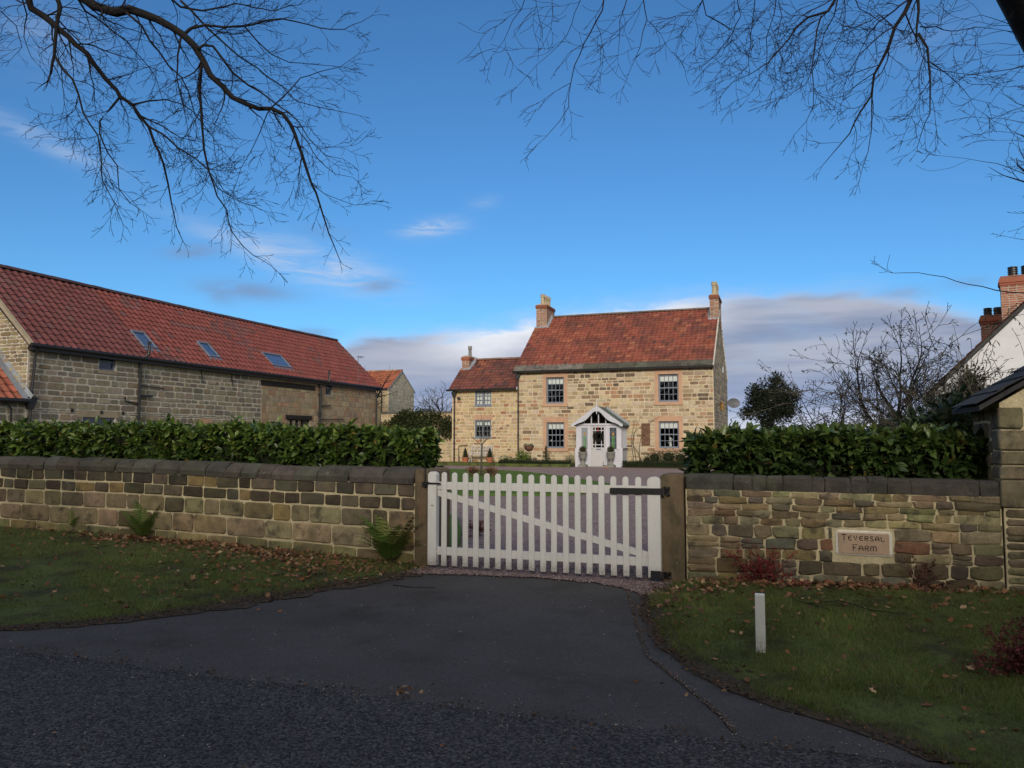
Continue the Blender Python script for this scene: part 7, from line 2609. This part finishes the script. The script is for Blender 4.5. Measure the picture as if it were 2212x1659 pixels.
# broken leaf bits and earth crumbs along the grass edges and the road joint
ey = r.uniform(4.7, 8.9, 1500)
exl = interp(DRIVE_L, ey) + r.normal(.04, .08, 1500)
ey2 = r.uniform(4.55, 8.9, 1300)
exr = interp(DRIVE_R, ey2) + r.normal(0, .05, 1300)
jx = r.uniform(-7.5, .6, 420)
jy = 4.52 + r.normal(0, .05, 420)
x, y = np.concatenate([exl, exr, jx]), np.concatenate([ey, ey2, jy])
ok = in_view(x, y)
x, y = x[ok], y[ok]
V, T = leaf_at(x, y, np.maximum(.008, gz(x, y)) + r.uniform(.004, .016, len(x)), r.uniform(.010, .034, len(x)), .4)
npmesh('leaf_crumbs', V, T, leafcols(len(x), 11, [(.07, .045, .03), (.10, .06, .04), (.16, .09, .05), (.05, .04, .03), (.045, .035, .025)], .3), 'deadleaf', kind='stuff')
# single leaves lying loose
def loose(n, box, fn, zf, label, group, lo=.045, hi=.085):
    k = 0
    while k < n:
        x, y = np.array([r.uniform(box[0], box[1])]), np.array([r.uniform(box[2], box[3])])
        if not (fn(x, y)[0] and in_view(x, y, -10)[0]):
            continue
        V, T = leaf_at(x, y, zf(x, y) + .014, r.uniform(lo, hi, 1), .15)
        c_ = np.array([x[0], y[0], zf(x, y)[0]])
        o = npmesh('fallen_leaf', V - c_, T, leafcols(1, 11, LCOL, .3), 'deadleaf')
        o.location = c_
        tag(o, label, 'leaf', group)
        k += 1
loose(55, (-11, -4.6, 5.0, 8.5), inside_left, lambda x, y: vgz(x, y, -1), 'dry brown leaf lying loose on the grass left of the drive', 'loose leaves on the left verge')
loose(65, (-1.4, 3.2, 4.5, 8.5), inside_right, lambda x, y: vgz(x, y, 1), 'dry brown leaf lying loose on the grass around the white marker post', 'loose leaves on the right verge')
loose(16, (-5, .2, 4.6, 8.4), lambda x, y: (x > interp(DRIVE_L, y) + .1) & (x < interp(DRIVE_R, y) - .05), lambda x, y: 0 * x + .004, 'small leaf or chip lying on the asphalt drive', 'litter on the drive', .025, .055)
loose(14, (-4, 1.0, 2.9, 4.35), lambda x, y: x > -90, lambda x, y: 0 * x + .014, 'small leaf or chip lying on the road surface', 'litter on the road', .02, .045)
# little heap of dry leaves where the drive meets the road
t = thing('leaf_heap', 'small heap of dry leaves and twigs where the drive meets the road', 'leaves', (-2.36, 4.6, .01))
V, T = leaf_at(r.normal(-2.36, .05, 16), r.normal(4.62, .05, 16), .015 + r.uniform(0, .02, 16), r.uniform(.025, .055, 16), .4)
npmesh('leaves', V, T, leafcols(16, 11, [(.26, .16, .09), (.18, .10, .06), (.33, .22, .13)], .2), 'deadleaf', t)
# twigs
def twig(name, label, pts, rad):
    t = thing(name, label, 'twig', (pts[0][0], pts[0][1], 0))
    MB().tube(pts, [rad * (1 - .5 * i / len(pts)) for i in range(len(pts))], 5).build('stick', 'bark', t)
twig('fallen_twig', 'curved thin branch lying on the grass below the name stone', [(.15, 7.9, .10), (.45, 8.0, .13), (.7, 7.75, .11), (1.1, 7.7, .10), (1.5, 7.85, .10)], .005)
twig('fallen_twig', 'straight thin branch lying near the white marker post', [(.05, 8.05, .10), (.35, 7.65, .11), (.62, 7.3, .09)], .004)
twig('fallen_twig', 'forked dead branch at the grass edge left of the drive', [(-5.6, 7.1, .03), (-5.25, 6.95, .035), (-5.02, 6.8, .02), (-4.93, 6.62, .015)], .010)
twig('fallen_twig', 'thin stick lying on the asphalt near the gate', [(-4.2, 7.85, .012), (-3.95, 7.8, .014), (-3.7, 7.88, .012)], .005)

# pebbles of the gravel threshold under the gate, grit along the joint
x = r.uniform(-4.5, -1.15, 9000)
y = r.uniform(8.1, 10.2, 9000)
ok = (y > np.interp(x, [p[0] for p in GRAVEL_N], [p[1] for p in GRAVEL_N]) - np.abs(r.normal(0, .05, 9000))) & (r.random(9000) < np.clip(1.4 - (y - 8.7) * .8, .25, 1))
x, y = x[ok], y[ok]
sa = np.array(SEAM)
q = r.uniform(0, len(SEAM) - 1.001, 300)
i_ = q.astype(int)
f_ = q - i_
xs_ = sa[i_, 0] * (1 - f_) + sa[i_ + 1, 0] * f_ + r.normal(0, .016, 300)
ys_ = sa[i_, 1] * (1 - f_) + sa[i_ + 1, 1] * f_ + r.normal(0, .016, 300)
x, y = np.concatenate([x, xs_]), np.concatenate([y, ys_])
OCT = (np.array([(1, 0, 0), (0, 1, 0), (-1, 0, 0), (0, -1, 0), (0, 0, .7), (0, 0, -.7)]), np.array([(0, 1, 4), (1, 2, 4), (2, 3, 4), (3, 0, 4), (1, 0, 5), (2, 1, 5), (3, 2, 5), (0, 3, 5)]))
n = len(x)
size = r.uniform(.006, .015, n)
size[-300:] *= .45
a = r.uniform(0, 6.28, n)
ca, sa_ = np.cos(a), np.sin(a)
tv = OCT[0][None] * np.stack([size * r.uniform(.8, 1.4, n), size * r.uniform(.7, 1.1, n), size], 1)[:, None, :]
V = np.stack([tv[..., 0] * ca[:, None] - tv[..., 1] * sa_[:, None] + x[:, None], tv[..., 0] * sa_[:, None] + tv[..., 1] * ca[:, None] + y[:, None], tv[..., 2] + (.016 + gz(x, y) * .3)[:, None]], 2)
T = OCT[1][None] + (np.arange(n) * 6)[:, None, None]
npmesh('gravel', V.reshape(-1, 3), T.reshape(-1, 3), leafcols(n, 6, [(.26, .19, .18), (.20, .145, .14), (.33, .26, .25), (.15, .11, .11)], .25), 'pebble', kind='stuff')

# loose grit on the asphalt
n = 1500
x, y = r.uniform(-6.5, 1.5, n), np.concatenate([r.uniform(2.6, 8.6, n - 500), r.normal(4.5, .12, 500)])
ok = in_view(x, y) & (x > interp(DRIVE_L, y)) & (x < interp(DRIVE_R, y) + np.where(y < 4.5, 9, 0))
x, y = x[ok], y[ok]
n = len(x)
size = r.uniform(.002, .007, n)
a = r.uniform(0, 6.28, n)
ca, sa_ = np.cos(a), np.sin(a)
tv = OCT[0][None] * np.stack([size * r.uniform(.8, 1.6, n), size * r.uniform(.6, 1.1, n), size], 1)[:, None, :]
V = np.stack([tv[..., 0] * ca[:, None] - tv[..., 1] * sa_[:, None] + x[:, None], tv[..., 0] * sa_[:, None] + tv[..., 1] * ca[:, None] + y[:, None], tv[..., 2] + np.where(y < 4.5, .014, .004)[:, None]], 2)
T = OCT[1][None] + (np.arange(n) * 6)[:, None, None]
npmesh('grit', V.reshape(-1, 3), T.reshape(-1, 3), leafcols(n, 6, [(.30, .27, .25), (.22, .20, .19), (.38, .34, .28), (.14, .12, .11)], .3), 'pebble', kind='stuff')

# ================================================================== FERNS AND RED SHRUBS
def fern(label, base, n, L, seed, pal):
    t = thing('fern', label, 'fern', base)
    rg = random.Random(seed)
    for k in range(n):
        a = 2 * math.pi * k / n + rg.uniform(-.3, .3)
        out_ = Vector((math.cos(a), math.sin(a) * .55 - .25, 0))
        l = L * rg.uniform(.7, 1.1)
        rise = rg.uniform(.55, 1.25)
        path = []
        p = Vector(base)
        d = (out_ * .42 + Vector((0, 0, rise))).normalized()
        m_ = 16
        for i in range(m_ + 1):
            path.append(p.copy())
            p = p + d * l / m_
            d = (d + Vector((0, 0, -.045 - .07 * i / m_)) + out_ * .02).normalized()
        V, T = [], []
        col = vary(rg.choice(pal), rg, .2, .08)
        for i in range(2, m_ + 1):
            q = path[i]
            tan = (path[i] - path[i - 1]).normalized()
            lat = tan.cross(Vector((0, 0, 1)))
            if lat.length < .05:
                lat = Vector((1, 0, 0))
            lat.normalize()
            f = i / m_
            pl = l * .24 * math.sin(math.pi * min(1, .12 + f * .95)) ** .8 * (1 - .35 * f)
            for s_ in (-1, 1):
                dirn = (lat * s_ + tan * .35 + Vector((0, 0, -.12 + rg.uniform(-.06, .06)))).normalized()
                w = tan * (l / m_ * .40)
                o = len(V)
                V += [q - w, q + dirn * pl * .55 - w * .85 + Vector((0, 0, .004)), q + dirn * pl, q + dirn * pl * .55 + w * .85, q + w]
                T += [(o, o + 1, o + 4), (o + 1, o + 3, o + 4), (o + 1, o + 2, o + 3)]
        fr_ = npmesh('frond', [tuple(v) for v in V], T, np.tile(col, (len(V), 1)), 'leaf_matt', t)
        MB().tube(path, [.004 * (1 - .8 * i / m_) for i in range(m_ + 1)], 4, (.10, .07, .03)).build('stalk', 'twig_red', fr_)


FP = [(.11, .19, .035), (.14, .21, .045), (.085, .15, .03), (.16, .18, .05)]
fern('large bright fern at the foot of the wall beside the latch gatepost', (-4.86, 8.97, gzf(-4.86, 9) + .02), 20, .80, 3, FP)
fern('smaller fern half way along the coursed wall', (-8.95, 8.98, gzf(-8.95, 9) + .02), 11, .62, 5, FP)
fern('tiny fern sprig on the coursed wall, far from the gate', (-10.4, 9.05, gzf(-10.4, 9.05) + .10), 3, .36, 8, FP)


def red_shrub(label, base, n, H, seed, cols):
    t = thing('red_shrub', label, 'shrub', base)
    rg = random.Random(seed)
    out = []
    for k in range(n):
        a = rg.uniform(-1.4, 1.4)
        branchlet(out, Vector(base) + Vector((rg.uniform(-.12, .12), rg.uniform(-.05, .05), 0)), Vector((math.sin(a), rg.uniform(-.35, .1), math.cos(a) * .9 + .1)).normalized(), H * rg.uniform(.5, 1.1), .004, 1, rg, CAMR, Vector((0, 0, -.1)), .8, .10, .0015)
    tw = MB()
    pos, axs = [], []
    for path, rad, lev in out:
        tw.tube(path, rad, 3, (.10, .03, .03), cap=False)
        for p in path[1:]:
            for q in range(3):
                pos.append(tuple(p)); axs.append((rg.gauss(0, 1), rg.gauss(0, 1), rg.gauss(0, .8)))
    tw.build('stems', 'twig_red', t)
    r_ = np.random.default_rng(seed)
    V, T = leaves(np.array(pos), np.array(axs), r_.uniform(.016, .034, len(pos)), .017, SMALL)
    npmesh('foliage', V, T, leafcols(len(pos), 4, cols, .3), 'leaf_matt', t)


RC = [(.30, .035, .045), (.22, .026, .035), (.36, .06, .055), (.15, .03, .03)]
red_shrub('red-leaved arching shrub at the foot of the rubble wall by the hinge post', (-.28, 9.0, gzf(-.3, 9) + .02), 26, .46, 4, RC)
red_shrub('small dark red shrub at the wall foot below the shed corner', (1.32, 9.02, gzf(1.3, 9) + .02), 8, .34, 6, [(.09, .02, .025), (.07, .015, .02)])
red_shrub('dark red-brown low shrub on the right-hand grass edge', (1.60, 6.15, gzf(1.6, 6.1) + .02), 85, .42, 7, [(.17, .03, .035), (.12, .03, .03), (.20, .06, .05)])
red_shrub('sparse dark red shrub further up the right-hand grass edge', (1.95, 7.0, gzf(1.95, 7) + .02), 30, .34, 9, [(.08, .02, .02), (.06, .02, .018)])

# ================================================================== UNSEEN TREES ADDED BEHIND THE VIEWER TO SHADE THE FOREGROUND
r = np.random.default_rng(90)
cs_, rs_ = [], []
x = -48.0
while x < 34:
    h_ = r.uniform(8.0, 9.6)
    cs_ += [(x, -11.5 + r.uniform(-.8, .8), h_ * .33), (x + r.uniform(-.6, .6), -11.5, h_ * .68)]
    rs_ += [(2.6, 2.2, h_ * .36), (1.9, 1.7, h_ * .33)]
    x += r.uniform(2.6, 3.4)
Pp, D = leaf_cloud(cs_, rs_, 16000, r, .3)
Ls = r.uniform(.3, .6, len(Pp))
V, T = leaves(Pp, D + r.normal(0, .5, D.shape), Ls, Ls * .5, SMALL)
bv, bt = [V], [T]
for c_, q in zip(cs_, rs_):
    th, ph = np.meshgrid(np.linspace(0, np.pi, 7), np.linspace(0, 2 * np.pi, 9)[:-1], indexing='ij')
    g_ = np.stack([np.sin(th) * np.cos(ph), np.sin(th) * np.sin(ph), np.cos(th)], 2).reshape(-1, 3) * np.array(q) * .9 + np.array(c_)
    o_ = sum(len(k) for k in bv)
    tt = []
    for i in range(6):
        for j in range(8):
            a, b, c2, d2 = i * 8 + j, i * 8 + (j + 1) % 8, (i + 1) * 8 + (j + 1) % 8, (i + 1) * 8 + j
            tt += [(a, b, c2), (a, c2, d2)]
    bv.append(g_)
    bt.append(np.array(tt) + o_)
nb_ = sum(len(k) for k in bv[1:])
V, T = np.concatenate(bv), np.concatenate(bt)
npmesh('unseen_shade_trees', V, T, np.concatenate([leafcols(len(Pp), 4, [(.02, .03, .014), (.028, .04, .018), (.035, .045, .02)]), np.tile([.015, .02, .01], (nb_, 1))]), 'leaf_matt', kind='stuff')
